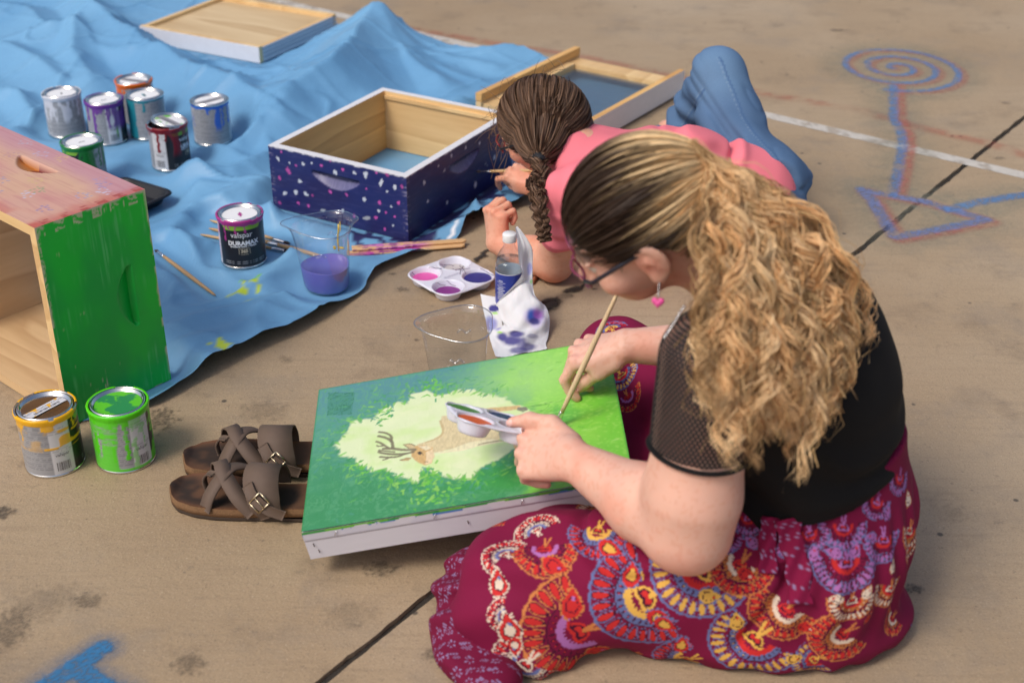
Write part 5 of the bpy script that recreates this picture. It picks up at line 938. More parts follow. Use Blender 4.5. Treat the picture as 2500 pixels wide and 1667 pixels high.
    fill([(846, 802), (862, 795), (876, 805), (868, 820), (852, 815)], lin(75, 70, 62), .0006); strk([(868, 798), (884, 818)], .001, lin(70, 60, 50), .7); strk([(895, 862), (915, 862)], .0008, BRN)
    for pts, w in (([(830, 785), (760, 787), (690, 780), (630, 780)], .0036), ([(690, 780), (680, 735), (640, 710), (595, 700)], .0030), ([(680, 735), (675, 700), (640, 680), (598, 674)], .0026), ([(660, 775), (610, 745), (582, 735)], .0024), ([(640, 760), (600, 765), (585, 760)], .0018), ([(820, 800), (760, 812), (690, 815), (620, 808), (600, 800)], .003), ([(770, 812), (720, 830), (660, 835), (610, 832)], .0026), ([(680, 832), (650, 845), (628, 852)], .002), ([(700, 800), (640, 795), (600, 790)], .002)): strk(pts, w, GRY, .92)
    strk([(820, 787), (700, 783), (640, 783)], .0012, lin(150, 140, 115), .7)
    # brushed grass and the crackled patch
    for k in range(26): p = (1500+rg.uniform(0, 160), 480+rg.uniform(0, 120)); strk([p, (p[0]+60+rg.uniform(0, 40), p[1]+rg.uniform(-15, 5)), (p[0]+130, p[1]-20+rg.uniform(-20, 10))], .0008, (lin(85, 150, 60), lin(175, 215, 130))[k % 2], .5)
    z = np.zeros(len(u)); cr = poly_sd(P, q([(258, 420), (432, 418), (415, 560), (254, 570)])); ck = 1-np.abs(2*noise(x*70+10*noise(x*40, y*40, seed=32), y*260, seed=31)-1); ck2 = 1-np.abs(2*noise(x*210, y*60, seed=35)-1); inside = cr < .0015*(noise(x*200, y*200, seed=36)-.5); c = mixc(c, lin(58, 128, 98), inside*.45); c = mixc(c, lin(38, 105, 66), inside*np.maximum(sm(.88, .96, ck), .6*sm(.9, .97, ck2))*.75); z += np.where(inside, .0003*sm(.7, .95, ck), 0)
    z += .00016*(fbm(x*150, y*150, seed=33)-.5)+.00018*sm(.7, .9, noise(x*240, y*100, seed=34))
    ed = np.minimum.reduce([u*PL, (1-u)*PL, (1-v)*PW]); near = v*PW; wob = .004+.010*fbm(x*14, x*0, seed=40); c = mixc(c, (.70, .69, .76), 0*near); c = mixc(c, lin(40, 130, 60), .6*sm(.004, .0, ed))
    sheet = mesh('painted_sheet', np.stack([x, y, z+.0006], 1), grid_faces(nu, nv), cmat('acrylic_painting', .34, var=.04, scale=50, bump=.04, bdist=.0008, spec=.5), t, col=c)
    # near side: metal-like folded edge, overpainted white with a ragged green line
    n1, n2 = 330, 30; U, Q = np.meshgrid(np.linspace(0, PL, n1), np.linspace(0, -PT, n2), indexing='ij'); a, h = U.ravel(), Q.ravel(); cc = np.tile((.68, .665, .72), (len(a), 1)); rag = -.0025-.0045*fbm(a*22, a*0, seed=51); cc = mixc(cc, (.55, .55, .66), ((h > -.019)*1.0)*.5*sm(.4, .65, fbm(a*25, h*60, seed=52))); cc = mixc(cc, lin(60, 150, 70), 1-sm(rag-.0006, rag+.0006, h)*0-(h < rag)); cc = mixc(cc, lin(110, 185, 50), ((h > rag) & (fbm(a*40, a*0, seed=54) > .55))*.8); cc = mixc(cc, lin(25, 110, 190), ((h < rag) & (h > rag-.003) & (fbm(a*55, a*0, seed=53) > .62))*.9); cc = mixc(cc, (.2, .2, .26), np.exp(-((h+.0195)/.0007)**2)*.8)
    dep = -.0006*sm(.0185, .0205, -h)+.0004*fbm(a*90, h*90, seed=55); mesh('near_edge', np.stack([a, -.0012-dep*0+0*a-.0012*(h > -.0195), h], 1), grid_faces(n1, n2)[:, ::-1], cmat('white_edge_paint', .42, var=.05, scale=70, bump=.25, stretch=(.15, 1, 1)), t, col=cc)
    MW = pmat('white_wood_paint', (.68, .66, .69), .5, var=.06, scale=40, bump=.2, stretch=(.2, 1, 1))
    slat('rail', t, 0, -.0010, -PT, PL, .018, -.003, [MW]); slat('rail', t, 0, PW-.018, -PT, PL, PW, -.003, [pmat('green_edge', (.05, .3, .08), .5)]); slat('rail', t, .0, .0182, -PT, .018, PW-.0182, -.003, [pmat('green_edge_end', (.04, .25, .09), .5)]); slat('rail', t, PL-.018, .0182, -PT, PL, PW-.0182, -.003, [MW]); slat('top_board', t, .0185, .0185, -.014, PL-.0185, PW-.0185, -.003, [M_PLY])
    for a_ in (.055, .215, .355): MB().tube([(a_*PL/.531, -.0040, -.006), (a_*PL/.531-.004, -.0046, -.0145)], .0007, 6).build('staple', M_FERR, t)
    for a_, h_ in ((.013, -.028), (.018, -.042), (.262, -.034)): MB().tube([(a_, -.0032, h_+.003), (a_+.0004, -.0034, h_-.003)], .0008, 6).build('nail', pmat('rusty_nail', (.06, .035, .02), .7), t)
    mb = MB(); 
    for a_, b_ in (((.012, .003), (.012, .012)),): pass
    return t
deer_panel()
# ================================================================== PEOPLE: shared pieces
SKIN = lin(226, 178, 158)
M_SKIN = cmat('skin', .5, var=.05, scale=45, bump=.10, bdist=.0008, spec=.35, sss=.22)
def unit(v): v = np.asarray(v, float); return v/np.linalg.norm(v)
def head_sdf(s, C, f, l, u, sc=1.0, k=.012, ear=(1, -.010)):
    A = np.array([f, l, u]); at = lambda a, b, c: np.asarray(C)+sc*(np.asarray(f)*a+np.asarray(l)*b+np.asarray(u)*c); e = lambda p, r, kk=k, op='add', ax=A: s.ell(at(*p), np.array(r)*sc, ax, kk*sc, op)
    e((-.006, 0, .012), (.094, .074, .088)); e((.030, 0, -.035), (.066, .060, .070), .02); e((.058, 0, -.082), (.030, .034, .028), .03); e((.052, 0, -.055), (.040, .046, .045), .02)
    s.cone(at(.085, 0, -.005), at(.112, 0, -.036), .007*sc, .011*sc, .012*sc); e((.106, .010, -.040), (.010, .008, .007), .006); e((.106, -.010, -.040), (.010, .008, .007), .006)
    for b in (-1, 1):
        e((.096, .031*b, -.002), (.014, .017, .010), .012, 'sub'); e((.078, .031*b, -.003), (.0125, .0125, .0125), .004); s.cone(at(.092, .014*b, .013), at(.083, .046*b, .013), .006*sc, .005*sc, .012*sc); e((.064, .044*b, -.035), (.026, .022, .022), .02)
        # ear: rim, bowl, lobe
        q = ear[0]; E = at(ear[1], .075*b, -.010); ax = np.array([unit(np.asarray(f)*.95+np.asarray(l)*-.28*b), unit(np.asarray(l)*b*.95+np.asarray(f)*.28), u]); F_, L_, U_ = np.asarray(f)*sc*q, np.asarray(l)*b*sc*q, np.asarray(u)*sc*q
        s.ell(E-F_*.004+L_*.004, np.array((.018, .0065, .030))*sc*q, ax, .005*sc); s.ell(E+L_*.010+F_*.001, np.array((.0125, .006, .0225))*sc*q, ax, .003*sc, 'sub'); s.ell(E-F_*.002+L_*.006-U_*.002, np.array((.008, .0055, .015))*sc*q, ax, .004*sc); s.ell(E+L_*.012+F_*.003-U_*.006, np.array((.0055, .008, .009))*sc*q, ax, .003*sc, 'sub'); s.ell(E-U_*.025+F_*.003+L_*.002, np.array((.009, .006, .010))*sc*q, ax, .005*sc)
    e((.092, 0, -.061), (.012, .022, .0055), .006); e((.090, 0, -.071), (.012, .019, .006), .006); s.cone(at(.104, -.02, -.0655), at(.104, .02, -.0655), .0022*sc, .0022*sc, .003*sc, 'sub')
    return at
def hand_pts(Wp, h, n, th, sc, side=1):
    "hand frame: x fingers, y thumb side, z back of the hand"
    h = unit(h); n = unit(np.asarray(n)-h*(np.asarray(n)@h)); y = np.cross(n, h); y = y if y@np.asarray(th) > 0 else -y
    return lambda a, b, c: np.asarray(Wp)+sc*(h*a+y*b+n*c), h, y, n
MCP = [(.088, .034, .004), (.093, .0105, .009), (.088, -.0135, .006), (.077, -.0365, -.002)]; PHL = [(.043, .026, .020), (.047, .030, .021), (.043, .028, .021), (.034, .021, .018)]
def hand_sdf(s, Wp, h, n, th, flex, thumb, sc=1.0, rw=.026, spread=(.14, .03, -.06, -.16), fat=1.0):
    at, h, y, n = hand_pts(Wp, h, n, th, sc); tips = []
    for i, (a, b, c) in enumerate(MCP):
        s.cone(at(.004, b*.45, 0), at(a, b, c-.006), .0175*sc*fat, .0120*sc*fat, .012*sc)
        m = at(a, b, c-.004); d = unit(h+y*spread[i]); ang = 0; p = m; r = [.0100, .0092, .0084, .0072] if i < 3 else [.0090, .0081, .0074, .0064]; r = [q*fat for q in r]; pts = [p]
        for j in range(3):
            ang += math.radians(flex[i][j]); dd = d*math.cos(ang)-n*math.sin(ang); p = p+dd*PHL[i][j]*sc; pts.append(p)
        s.chain(pts, [q*sc for q in r], .0022*sc); tips.append((pts, d))
    for i in range(3):      # knuckle bumps and the grooves between the fingers
        g0 = (np.array(MCP[i])+np.array(MCP[i+1]))/2; d = unit((tips[i][0][1]-tips[i][0][0])+(tips[i+1][0][1]-tips[i+1][0][0])); p0 = at(*(g0+np.array((.004, 0, .0105)))); s.cone(p0, p0+d*.034*sc, .0026*sc, .0032*sc, .004*sc, 'sub')
    for i in range(4): s.ell(at(*(np.array(MCP[i])+np.array((.002, 0, .0045)))), np.array((.0085, .0075, .0075))*sc, np.array([h, y, n]), .006*sc)
    s.ell(at(.040, .022, -.012), np.array((.034, .017, .014))*sc*fat, np.array([unit(h+y*.5), unit(y-h*.5), n]), .012*sc); s.ell(at(.045, -.022, -.010), np.array((.036, .014, .013))*sc*fat, np.array([h, y, n]), .012*sc)
    T = [at(*q) for q in thumb]; s.chain(T, [.0145*sc*fat, .0125*sc*fat, .0105*sc*fat, .0085*sc*fat], .007*sc); return at, tips, T
def skin_col(V, base=SKIN, seed=1):
    c = np.tile(base, (len(V), 1)); c = c*(.93+.14*fbm(V[:, 0]*22, V[:, 1]*22, V[:, 2]*22, 3, seed))[:, None]; c = mixc(c, base*np.array((1.03, .76, .70)), .6*sm(.48, .72, fbm(V[:, 0]*14, V[:, 1]*14, V[:, 2]*14, 3, seed+4))); c = mixc(c, base*np.array((.88, .66, .58)), .35*sm(.66, .72, noise(V[:, 0]*190, V[:, 1]*190, V[:, 2]*190, seed+9))); return c
def blush(c, V, p, r, col, al):
    d = np.linalg.norm(V-np.asarray(p), axis=1)/r; return mixc(c, col, al*(1-sm(.2, 1, d)))
def push_out(P, s, m=.004, it=3):
    "moves points that are inside a body just outside it"
    for _ in range(it):
        q = (P-s.lo)/s.h; i = np.clip(np.round(q).astype(int), 1, s.n-2); ok = np.all((q > 1) & (q < s.n-2), 1); d = np.where(ok, s.F[tuple(i.T)], 1)
        g = np.stack([s.F[tuple((i+np.eye(3, dtype=int)[k]).T)]-s.F[tuple((i-np.eye(3, dtype=int)[k]).T)] for k in range(3)], 1); g /= np.linalg.norm(g, axis=1)[:, None]+1e-9; P = P+g*np.clip(m-d, 0, .05)[:, None]*((d < m) & ok)[:, None]
    return P
def strands_mesh(paths, rads, cols, n=2):
    "paths (S,K,3), rads (K,), cols (S,K,3) -> one mesh of fine hairs (flat hairs for n=2, else n sided)"
    Pt = np.asarray(paths); S_, K = Pt.shape[:2]; T = np.gradient(Pt, axis=1); T /= np.linalg.norm(T, axis=2)[..., None]+1e-9; ref = np.tile(np.array([.3, .5, .8]), (S_, K, 1)); u = np.cross(T, ref); u /= np.linalg.norm(u, axis=2)[..., None]+1e-9; w = np.cross(T, u)
    a0 = np.random.default_rng(S_).uniform(0, math.pi, (S_, 1, 1)); u, w = u*np.cos(a0)+w*np.sin(a0), w*np.cos(a0)-u*np.sin(a0)
    R = np.broadcast_to(np.asarray(rads), (S_, K))[..., None]*(1.45 if n == 2 else 1); V = np.stack([Pt+R*(math.cos(2*math.pi*j/n)*u+math.sin(2*math.pi*j/n)*w) for j in range(n)], 2).reshape(-1, 3); base = (np.arange(S_)*K*n)[:, None, None]; k = np.arange(K-1)[None, :, None]*n; j = np.arange(n if n > 2 else 1)[None, None, :]; j2 = (j+1) % n
    F = np.stack([base+k+j, base+k+j2, base+k+n+j2, base+k+n+j], -1).reshape(-1, 4); C = np.repeat(np.asarray(cols)[:, :, None], n, 2).reshape(-1, 3); return V, F, C
M_HAIR = cmat('hair_strands', .5, var=.12, scale=60, spec=.22)
def join(parts):
    V = []; F = []; C = []; k = 0
    for v, f, c in parts: V.append(v); F.append(f+k); C.append(c); k += len(v)
    return np.concatenate(V), np.concatenate(F), np.concatenate(C)
# ================================================================== THE WOMAN IN FRONT
wo = thing('person', 'person with a long curly blonde ponytail, black top and maroon patterned skirt, painting the deer', 'person', (.45, 1.70, 0))
def wput(o): o.parent = wo; o.matrix_parent_inverse = Matrix.Translation((-.45, -1.70, 0)); return o
HC = AT(1562, 527, 1.80); HF = unit((-.80, .08, -.585)); HL = np.array((.08, -.95, -.25)); HL = unit(HL-HF*(HL@HF)); HU = np.cross(HF, HL)
SL, SR = np.array((.262, 1.545, .525)), np.array((.405, 1.83, .535)); EL = AT(1680, 1288, 1.885); WL = AT(1397, 1118, 2.03); ER = np.array((.43, 1.96, .31)); WR = AT(1530, 842, 2.265)
NB = np.array((.345, 1.685, .555))
def torso(s, g=0.0, k=.05):
    tl = unit((-.35, -.93, 0)); tf = np.array((-.93, .35, 0.)); 
    tilt = lambda ang: np.array([tl, unit(tf*math.cos(ang)-np.array((0, 0, math.sin(ang)))), unit(np.array((0, 0, math.cos(ang)))+tf*math.sin(ang))])
    s.ell((.415, 1.70, .445), (.165+g, .120+g, .165+g), tilt(.55), k); s.ell((.44, 1.705, .32), (.165+g, .128+g, .15+g), tilt(.2), k); hl = unit((-.12, -.99, 0)); s.ell((.455, 1.715, .17), (.19+g, .145+g, .155+g), np.array([hl, np.cross((0, 0, 1.), hl), (0, 0, 1.)]), k)
    s.ell((.325, 1.635, .40), (.085+g, .085+g, .085+g), None, .05); s.ell((.355, 1.75, .40), (.085+g, .085+g, .085+g), None, .05)
    s.cone(SL+np.array((.02, .02, -.02)), NB, .062+g, .058+g, .05); s.cone(SR, NB, .062+g, .055+g, .05); return s
wb = SDF((-.12, 1.40, -.004), (.68, 2.40, .82), .0032)
torso(wb, -.013)
h_at = head_sdf(wb, HC, HF, HL, HU, 1.0, ear=(1.2, .008)); wb.cone(h_at(-.030, 0, -.055), NB+np.array((.01, 0, -.01)), .056, .066, .03)
wb.cone(SL, EL, .068, .060, .03).cone(EL+unit(SL-EL)*.05, EL, .064, .050, .03).cone(EL, EL+(WL-EL)*.35, .052, .054, .02).cone(EL+(WL-EL)*.35, WL, .053, .0285, .02)
wb.cone(SR, ER, .066, .054, .03).cone(ER, WR, .052, .028, .02)
HLs = .97
hL, tipsL, thL = hand_sdf(wb, WL, AT(1252, 1085, 2.10)-WL, (-.12, -.62, .78), np.array((-.1, .6, .75)), [(38, 72, 35), (46, 76, 35), (54, 78, 35), (60, 75, 35)], [(.018, .030, -.012), (.056, .046, .006), (.090, .041, .018), (.118, .030, .020)], HLs, fat=1.10)
hR, tipsR, thR = hand_sdf(wb, WR, AT(1405, 858, 2.30)-WR, (-.30, -.05, .95), (-.2, -.9, -.1), [(46, 48, 22), (58, 58, 25), (68, 66, 30), (70, 62, 30)], [(.018, .026, -.014), (.052, .034, -.026), (.082, .026, -.046), (.104, .018, -.066)], .95, fat=1.08)
# legs are folded under the skirt
wb.cone((.46, 1.64, .12), (.06, 1.63, .095), .085, .044, .04).cone((.06, 1.635, .095), (.26, 1.90, .055), .046, .036, .03).cone((.27, 1.90, .045), (.17, 2.02, .035), .034, .026, .02)
wb.cone((.46, 1.82, .12), (.21, 2.30, .095), .085, .055, .04).cone((.21, 2.30, .085), (.14, 1.98, .055), .05, .036, .03).cone((.14, 1.98, .045), (.24, 1.92, .035), .032, .025, .02)
V, Q = wb.mesh(2); c = skin_col(V)
for b in (-1, 1):
    c = blush(c, V, h_at(.062, .048*b, -.036), .03, lin(222, 150, 135), .4); c = blush(c, V, h_at(.010, .08*b, -.012), .03, lin(222, 140, 120), .6); c = mixc(c, lin(70, 48, 34), .85*(np.abs((V-h_at(.09, .03*b, .018))@HU) < .0035)*(np.abs((V-h_at(.09, .03*b, .018))@HL) < .017)*(((V-HC)@HF) > .06))
    c = mixc(c, lin(235, 230, 225), (np.linalg.norm(V-h_at(.080, .031*b, -.003), axis=1) < .0132)*.9); c = mixc(c, lin(60, 45, 35), np.linalg.norm(V-h_at(.0915, .031*b, -.004), axis=1) < .005)
c = mixc(c, lin(190, 105, 100), (np.abs((V-h_at(.1, 0, -.066))@HU) < .011)*(np.abs((V-HC)@HL) < .021)*(((V-HC)@HF) > .088)*.8)
for T in [t[0][3] for t in tipsL+tipsR]+[thL[3], thR[3]]: c = blush(c, V, T, .014, lin(225, 150, 138), .5)
for t in tipsL+tipsR: c = blush(c, V, t[0][0]+np.array((0, 0, .008)), .014, lin(222, 150, 138), .35)
c = blush(c, V, EL+np.array((-.01, -.04, -.03)), .06, lin(220, 145, 130), .5)
wput(mesh('body', V, Q, M_SKIN, None, col=c))
# nails
def nail(T, sc, body_put, k=1.0):
    x = unit(T[-1]-T[-2]); n = unit(-_D-x*(-_D@x)); y = np.cross(n, x); V = []
    for i in range(7):
        for j in range(7):
            a, b = (i/6-.5)*2, (j/6-.5)*2; r = .0080*sc; V.append(T[-1]+x*(.0015+a*.0052)*sc+y*b*.0048*sc*math.sqrt(max(0, 1-.35*a*a*(a > 0)))+n*(r*math.sqrt(max(.05, 1-(b*.62)**2))*1.08-.0012*sc*a*a))
    body_put(mesh('fingernail', V, grid_faces(7, 7), M_NAIL))
M_NAIL = pmat('fingernail', lin(230, 182, 170), .3, var=.03)
nail(thL, HLs*1.15, wput); nail(thR, .95, wput)
# ---- black top: bodice, fishnet sleeves with cuffs
M_BLACK = pmat('black_jersey', (.0065, .0063, .007), .85, var=.25, scale=300, bump=.3, bdist=.0006, spec=.25)
def arm_part(S0, E0, r0, r1, cutS, cutE, g, put_name):
    d = unit(E0-S0); s = SDF(np.minimum(S0, E0)-.12, np.maximum(S0, E0)+.12, .003); s.cone(S0, E0, r0+g, r1+g, .02); s.cut(S0+d*cutS, -d); s.cut(E0-d*cutE, d); V, Q = s.mesh(1); q = V-S0; ax = q@d; e1 = unit(np.cross(d, (0, 0, 1))); e2 = np.cross(d, e1); a = np.arctan2(q@e2, q@e1); rad = np.hypot(q@e2, q@e1)
    keep = (rad[Q].min(1) > .6*r1) | (ax[Q].max(1) < .02); used, inv = np.unique(Q[keep], return_inverse=True); return V[used], inv.reshape(-1, 4), a[used]*(r0+r1)/2, ax[used]
def net_mat():
    m, nt, bs = _mat('black_fishnet'); bs.inputs['Base Color'].default_value = (.008, .008, .009, 1); bs.inputs['Roughness'].default_value = .8; A = N(nt, 'ShaderNodeAttribute', attribute_name='su'); B_ = N(nt, 'ShaderNodeAttribute', attribute_name='sv'); cell = .0063
    def lat(off):
        r = []
        for at_, sc in ((A, 1/cell), (B_, 1/(cell*1.6))):
            mm = N(nt, 'ShaderNodeMath', operation='MULTIPLY_ADD'); mm.inputs[1].default_value = sc; mm.inputs[2].default_value = off+100; L(nt, at_.outputs['Fac'], mm.inputs[0]); fr = N(nt, 'ShaderNodeMath', operation='FRACT'); L(nt, mm.outputs[0], fr.inputs[0]); sb = N(nt, 'ShaderNodeMath', operation='SUBTRACT'); sb.inputs[1].default_value = .5; L(nt, fr.outputs[0], sb.inputs[0]); r.append(sb.outputs[0])
        x2 = N(nt, 'ShaderNodeMath', operation='MULTIPLY'); L(nt, r[0], x2.inputs[0]); L(nt, r[0], x2.inputs[1]); y1 = N(nt, 'ShaderNodeMath', operation='MULTIPLY'); y1.inputs[1].default_value = 1.55; L(nt, r[1], y1.inputs[0]); y2 = N(nt, 'ShaderNodeMath', operation='MULTIPLY_ADD'); L(nt, y1.outputs[0], y2.inputs[0]); L(nt, y1.outputs[0], y2.inputs[1]); L(nt, x2.outputs[0], y2.inputs[2]); return y2.outputs[0]
    mn = N(nt, 'ShaderNodeMath', operation='MINIMUM'); L(nt, lat(0), mn.inputs[0]); L(nt, lat(.5), mn.inputs[1]); mr = N(nt, 'ShaderNodeMapRange'); mr.inputs['From Min'].default_value = .052; mr.inputs['From Max'].default_value = .088; mr.inputs['To Min'].default_value = .08; L(nt, mn.outputs[0], mr.inputs[0]); L(nt, mr.outputs[0], bs.inputs['Alpha']); return m
M_NET = net_mat()
ws = SDF((.15, 1.45, .10), (.70, 2.0, .68), .0040); torso(ws, .004); ws.cone(SL+np.array((.05, .05, -.015)), SL+np.array((.014, .014, 0)), .068, .066, .03); ws.cone(SR, SR+unit(ER-SR)*.10, .070, .066, .03); ws.cone(h_at(-.035, 0, -.075), NB, .05, .075, .02, 'sub') if False else None
ws.cut((.46, 1.70, .258), (.28, -.02, -1)); ws.ell(h_at(.01, 0, -.02), (.128, .128, .128), None, .004, 'sub')
ws.fold(lambda x, y, z: .0045*np.sin(z*85+x*22+7*noise(x*8, y*8, z*8, 3))*sm(.50, .28, z)+.0025*(fbm(x*14, y*14, z*14, 2, 5)-.5)); V, Q = ws.mesh(2); top_o = wput(mesh('top', V, Q, M_BLACK)); T_BODY = ws
V, Q, su, sv = arm_part(SL, EL, .068, .060, -.085, .128, .0034, ''); wput(mesh('sleeve', V, Q, M_NET, attrs=dict(su=su, sv=sv)))['label'] = 'black fishnet sleeve with small holes'
def ring_on(S0, E0, back, r, rt, name, mat, put):
    d = unit(E0-S0); p = E0-d*back; e1 = unit(np.cross(d, (0, 0, 1))); e2 = np.cross(d, e1); a = np.linspace(0, 2*math.pi, 49); V, F = tube_vf([p+(e1*math.cos(x)+e2*math.sin(x))*r+d*.002*math.sin(2*x) for x in a], rt, 8, flat=.5, up=d if abs(d[2]) < 2 else None, cap=False); put(mesh(name, V, F, mat))
for k in range(1): ring_on(SL, EL, .124, .0668, .0052, 'cuff', M_BLACK, wput)
V, Q, su, sv = arm_part(SR, ER, .066, .054, -.02, .12, .0032, ''); wput(mesh('sleeve', V, Q, M_NET, attrs=dict(su=su, sv=sv)))
# ---- skirt
sk = SDF((-.19, 1.38, -.006), (.72, 2.50, .42), .0046)
def skirt_body(s):
    s.cone((.44, 1.635, .115), (.035, 1.615, .105), .125, .090, .05).cone((.20, 1.62, .085), (-.005, 1.60, .075), .085, .08, .04).cone((.45, 1.82, .12), (.205, 2.33, .08), .12, .074, .05).cone((.035, 1.66, .08), (.22, 1.92, .045), .08, .05, .05).cone((.2, 2.30, .07), (.14, 2.0, .05), .07, .05, .05)
    hl = unit((-.12, -.99, 0)); s.ell((.458, 1.715, .15), (.205, .158, .165), np.array([hl, np.cross((0, 0, 1.), hl), (0, 0, 1.)]), .05); s.cone((.45, 1.71, .22), (.447, 1.705, .335), .15, .138, .05, flat=((1, 0, 0), .97)); s.ell((.28, 1.85, .045), (.24, .22, .055), None, .06); s.ell((.02, 1.62, .02), (.10, .12, .05), None, .05); s.ell((.40, 1.64, .03), (.22, .13, .05), None, .05)
    return s
skirt_body(sk); sk.cut((0, 0, .002), (0, 0, -1)); sk.cut((.455, 1.70, .298), (-.28, .03, 1))
def sk_fold(x, y, z):
    w = fbm(x*5, y*5, z*5, 2, 8); f1 = np.sin(34*(y*.9+.35*x)+50*z*.55+7*w)*sm(.12, -.05, x)*.0055; f2 = np.sin(64*np.arctan2(y-1.71, x-.45)*.35+9*w)*.0040*sm(.04, .12, z)*sm(.27, .20, z)*sm(.30, .42, x)
    # pinched pleats run out from the lap towards the knee, and sag lines round the hip
    d1 = np.abs((z-.19)+.30*(x-.12)-.02*np.sin(x*30)); p1 = -.010*np.exp(-(d1/.010)**2)*sm(.0, .06, x)*sm(.34, .24, x); d2 = np.abs((x-.37)-.55*(z-.13)); p2 = -.009*np.exp(-(d2/.011)**2)*sm(.30, .24, z)*sm(.03, .08, z)*(y < 1.66); d3 = np.abs((x-.42)+.35*(z-.10)); p3 = -.006*np.exp(-(d3/.012)**2)*(z < .2)*(y < 1.66)
    return f1+f2+p1+p2+p3+.010*(fbm(x*7, y*7, z*7, 2, 21)-.5)+.004*np.sin(80*(x+y)+8*w)*sm(.03, 0, z)
sk.fold(sk_fold); V, Q = sk.mesh(2); V, Q = subdiv(V, Q); V = relax(V, Q, .6); NRM = v_normals(V, Q)
if NRM[np.argmax(V[:, 2])][2] < 0: NRM = -NRM
MAR = np.array((.195, .005, .043)); ORG, REDc, BLU, YEL, VIO, WHI, DRK = lin(205, 125, 70), lin(200, 45, 45), lin(105, 115, 165), lin(222, 172, 80), lin(175, 110, 175), lin(225, 205, 185), np.array((.06, .004, .025))
SCHEMES = [(ORG, REDc, VIO, REDc), (BLU, REDc, YEL, YEL), (BLU, YEL, REDc, YEL), (ORG, REDc, WHI, REDc), (BLU, VIO, REDc, VIO), (WHI, REDc, BLU, WHI), (ORG, WHI, REDc, WHI)]
def fan(a, b, R, sch):
    "a along the fan axis, b across; returns colour and mask"
    OUT, PET, BND, HRT = SCHEMES[sch]; r = np.hypot(a, b)/R; th = np.arctan2(b, a); W_ = 1.75; col = np.tile(MAR, (len(a), 1)); m = np.zeros(len(a)); npet = 15; ins = np.abs(th) < W_
    def put(mask, cc):
        nonlocal col, m
        col = np.where(mask[:, None], cc, col); m = np.maximum(m, mask*1.0)
    put(ins & (r < 1.0) & (r > .56), MAR); put(ins & (r < 1.0+.012*np.cos(th*npet*2)) & (r > .955), OUT); ph = ((th+W_)/(2*W_)*npet) % 1-.5; wdt = .43*np.sqrt(np.clip(1-((r-.775)/.185)**2, 0, 1))*(.72+.6*(r-.62)); put(ins & (np.abs(ph) < wdt+.085) & (r > .585) & (r < .97), OUT); put(ins & (np.abs(ph) < wdt-.01), DRK if sch != 2 else MAR); w2 = .33*np.sqrt(np.clip(1-((r-.795)/.145)**2, 0, 1))*(.8+.5*(r-.7)); put(ins & (np.abs(ph) < w2), PET); pass
    put(ins & (r < .58) & (r > .53), DRK); pd = ((th+W_)/(2*W_)*(npet+1)) % 1-.5; put(ins & (r < .56) & (r > .42), MAR if sch in (0, 4) else OUT*.85); put(ins & (np.hypot(pd*.30, (r-.49)) < .052), DRK); put(ins & (np.hypot(pd*.30, (r-.49)) < .02), PET); put(ins & (r < .42) & (r > .31), BND); put(ins & (r < .31), MAR); put(ins & (r < .31) & (r > .275) & (np.sin(th*26) > -.1), BND)
    hx, hy = a/R-.02, b/R; hs = np.hypot(hx, hy*(1.25-.3*(hx > .1)))+.05*np.cos(3*th); put((hs < .225) & (hx > -.10), HRT); put((hs < .16) & (hx > -.06), DRK); put((hs < .11) & (hx > -.02), REDc)
    st = (a < .02*R) & (a > -.42*R) & (np.abs(np.abs(b)-.18*R*(-a/R)*1.2) < .035*R); put(st, OUT if sch in (0, 3, 6) else HRT); return col, m
def pais(a, b, R, sch):
    OUT, PET, BND, HRT = SCHEMES[sch]; col = np.tile(MAR, (len(a), 1)); m = np.zeros(len(a)); cx = .45*R*np.clip(a/R, 0, 1.2)**2; bb = b-cx+.10*R; hw = .42*R*np.sqrt(np.clip(1-((a/R-.12)/.62)**2, 0, 1))*np.where(a > .12*R, np.clip(1-((a/R-.12)/.66)*.72, 0, 1), 1); d = np.abs(bb)-hw; rr = np.hypot(a-.1*R, bb)
    def put(mask, cc):
        nonlocal col, m
        col = np.where(mask[:, None], cc, col); m = np.maximum(m, mask*1.0)
    ang = np.arctan2(bb, a-.12*R); put((d < .075*R+.05*R*(np.sin(ang*17) > .1)) & (np.abs(a-.12*R) < .74*R), OUT); put((d < .055*R) & (np.sin(ang*34) > .1) & (np.abs(a-.12*R) < .66*R), DRK); put(d < -.0*R, PET if sch != 4 else VIO); put((d < -.15*R) & (np.abs(a-.1*R) < .34*R), DRK); put((d < -.2*R) & (np.abs(a-.1*R) < .28*R), HRT); put((np.hypot(a-.35*R, bb-.0*R) < .09*R) & (d < -.02*R), BND); return col, m
pxs = to_px(V); dep = (V-np.array([0, 0, CH]))@_D; facing = (NRM@_D) < .1
SKC = np.tile(MAR, (len(V), 1)); SKC = SKC*(.9+.25*fbm(V[:, 0]*9, V[:, 1]*9, V[:, 2]*9, 2, 3))[:, None]
def place(p, n, t, R, kind, sch):
    global SKC
    o = V-p; D2 = (o**2).sum(1); I = np.nonzero((D2 < (1.35*R)**2) & (NRM@n > -.25))[0]; o = o[I]; ln = np.sqrt(D2[I]); e = o-np.outer(o@n, n); el = np.linalg.norm(e, axis=1)+1e-9; e = e*(ln/el)[:, None]; t = unit(t-n*(t@n)); b = np.cross(n, t); cc, m = (fan if kind == 'f' else pais)(e@t, e@b, R, sch); sh = SKC[I]; SKC[I] = np.where((m > 0)[:, None], cc, sh)
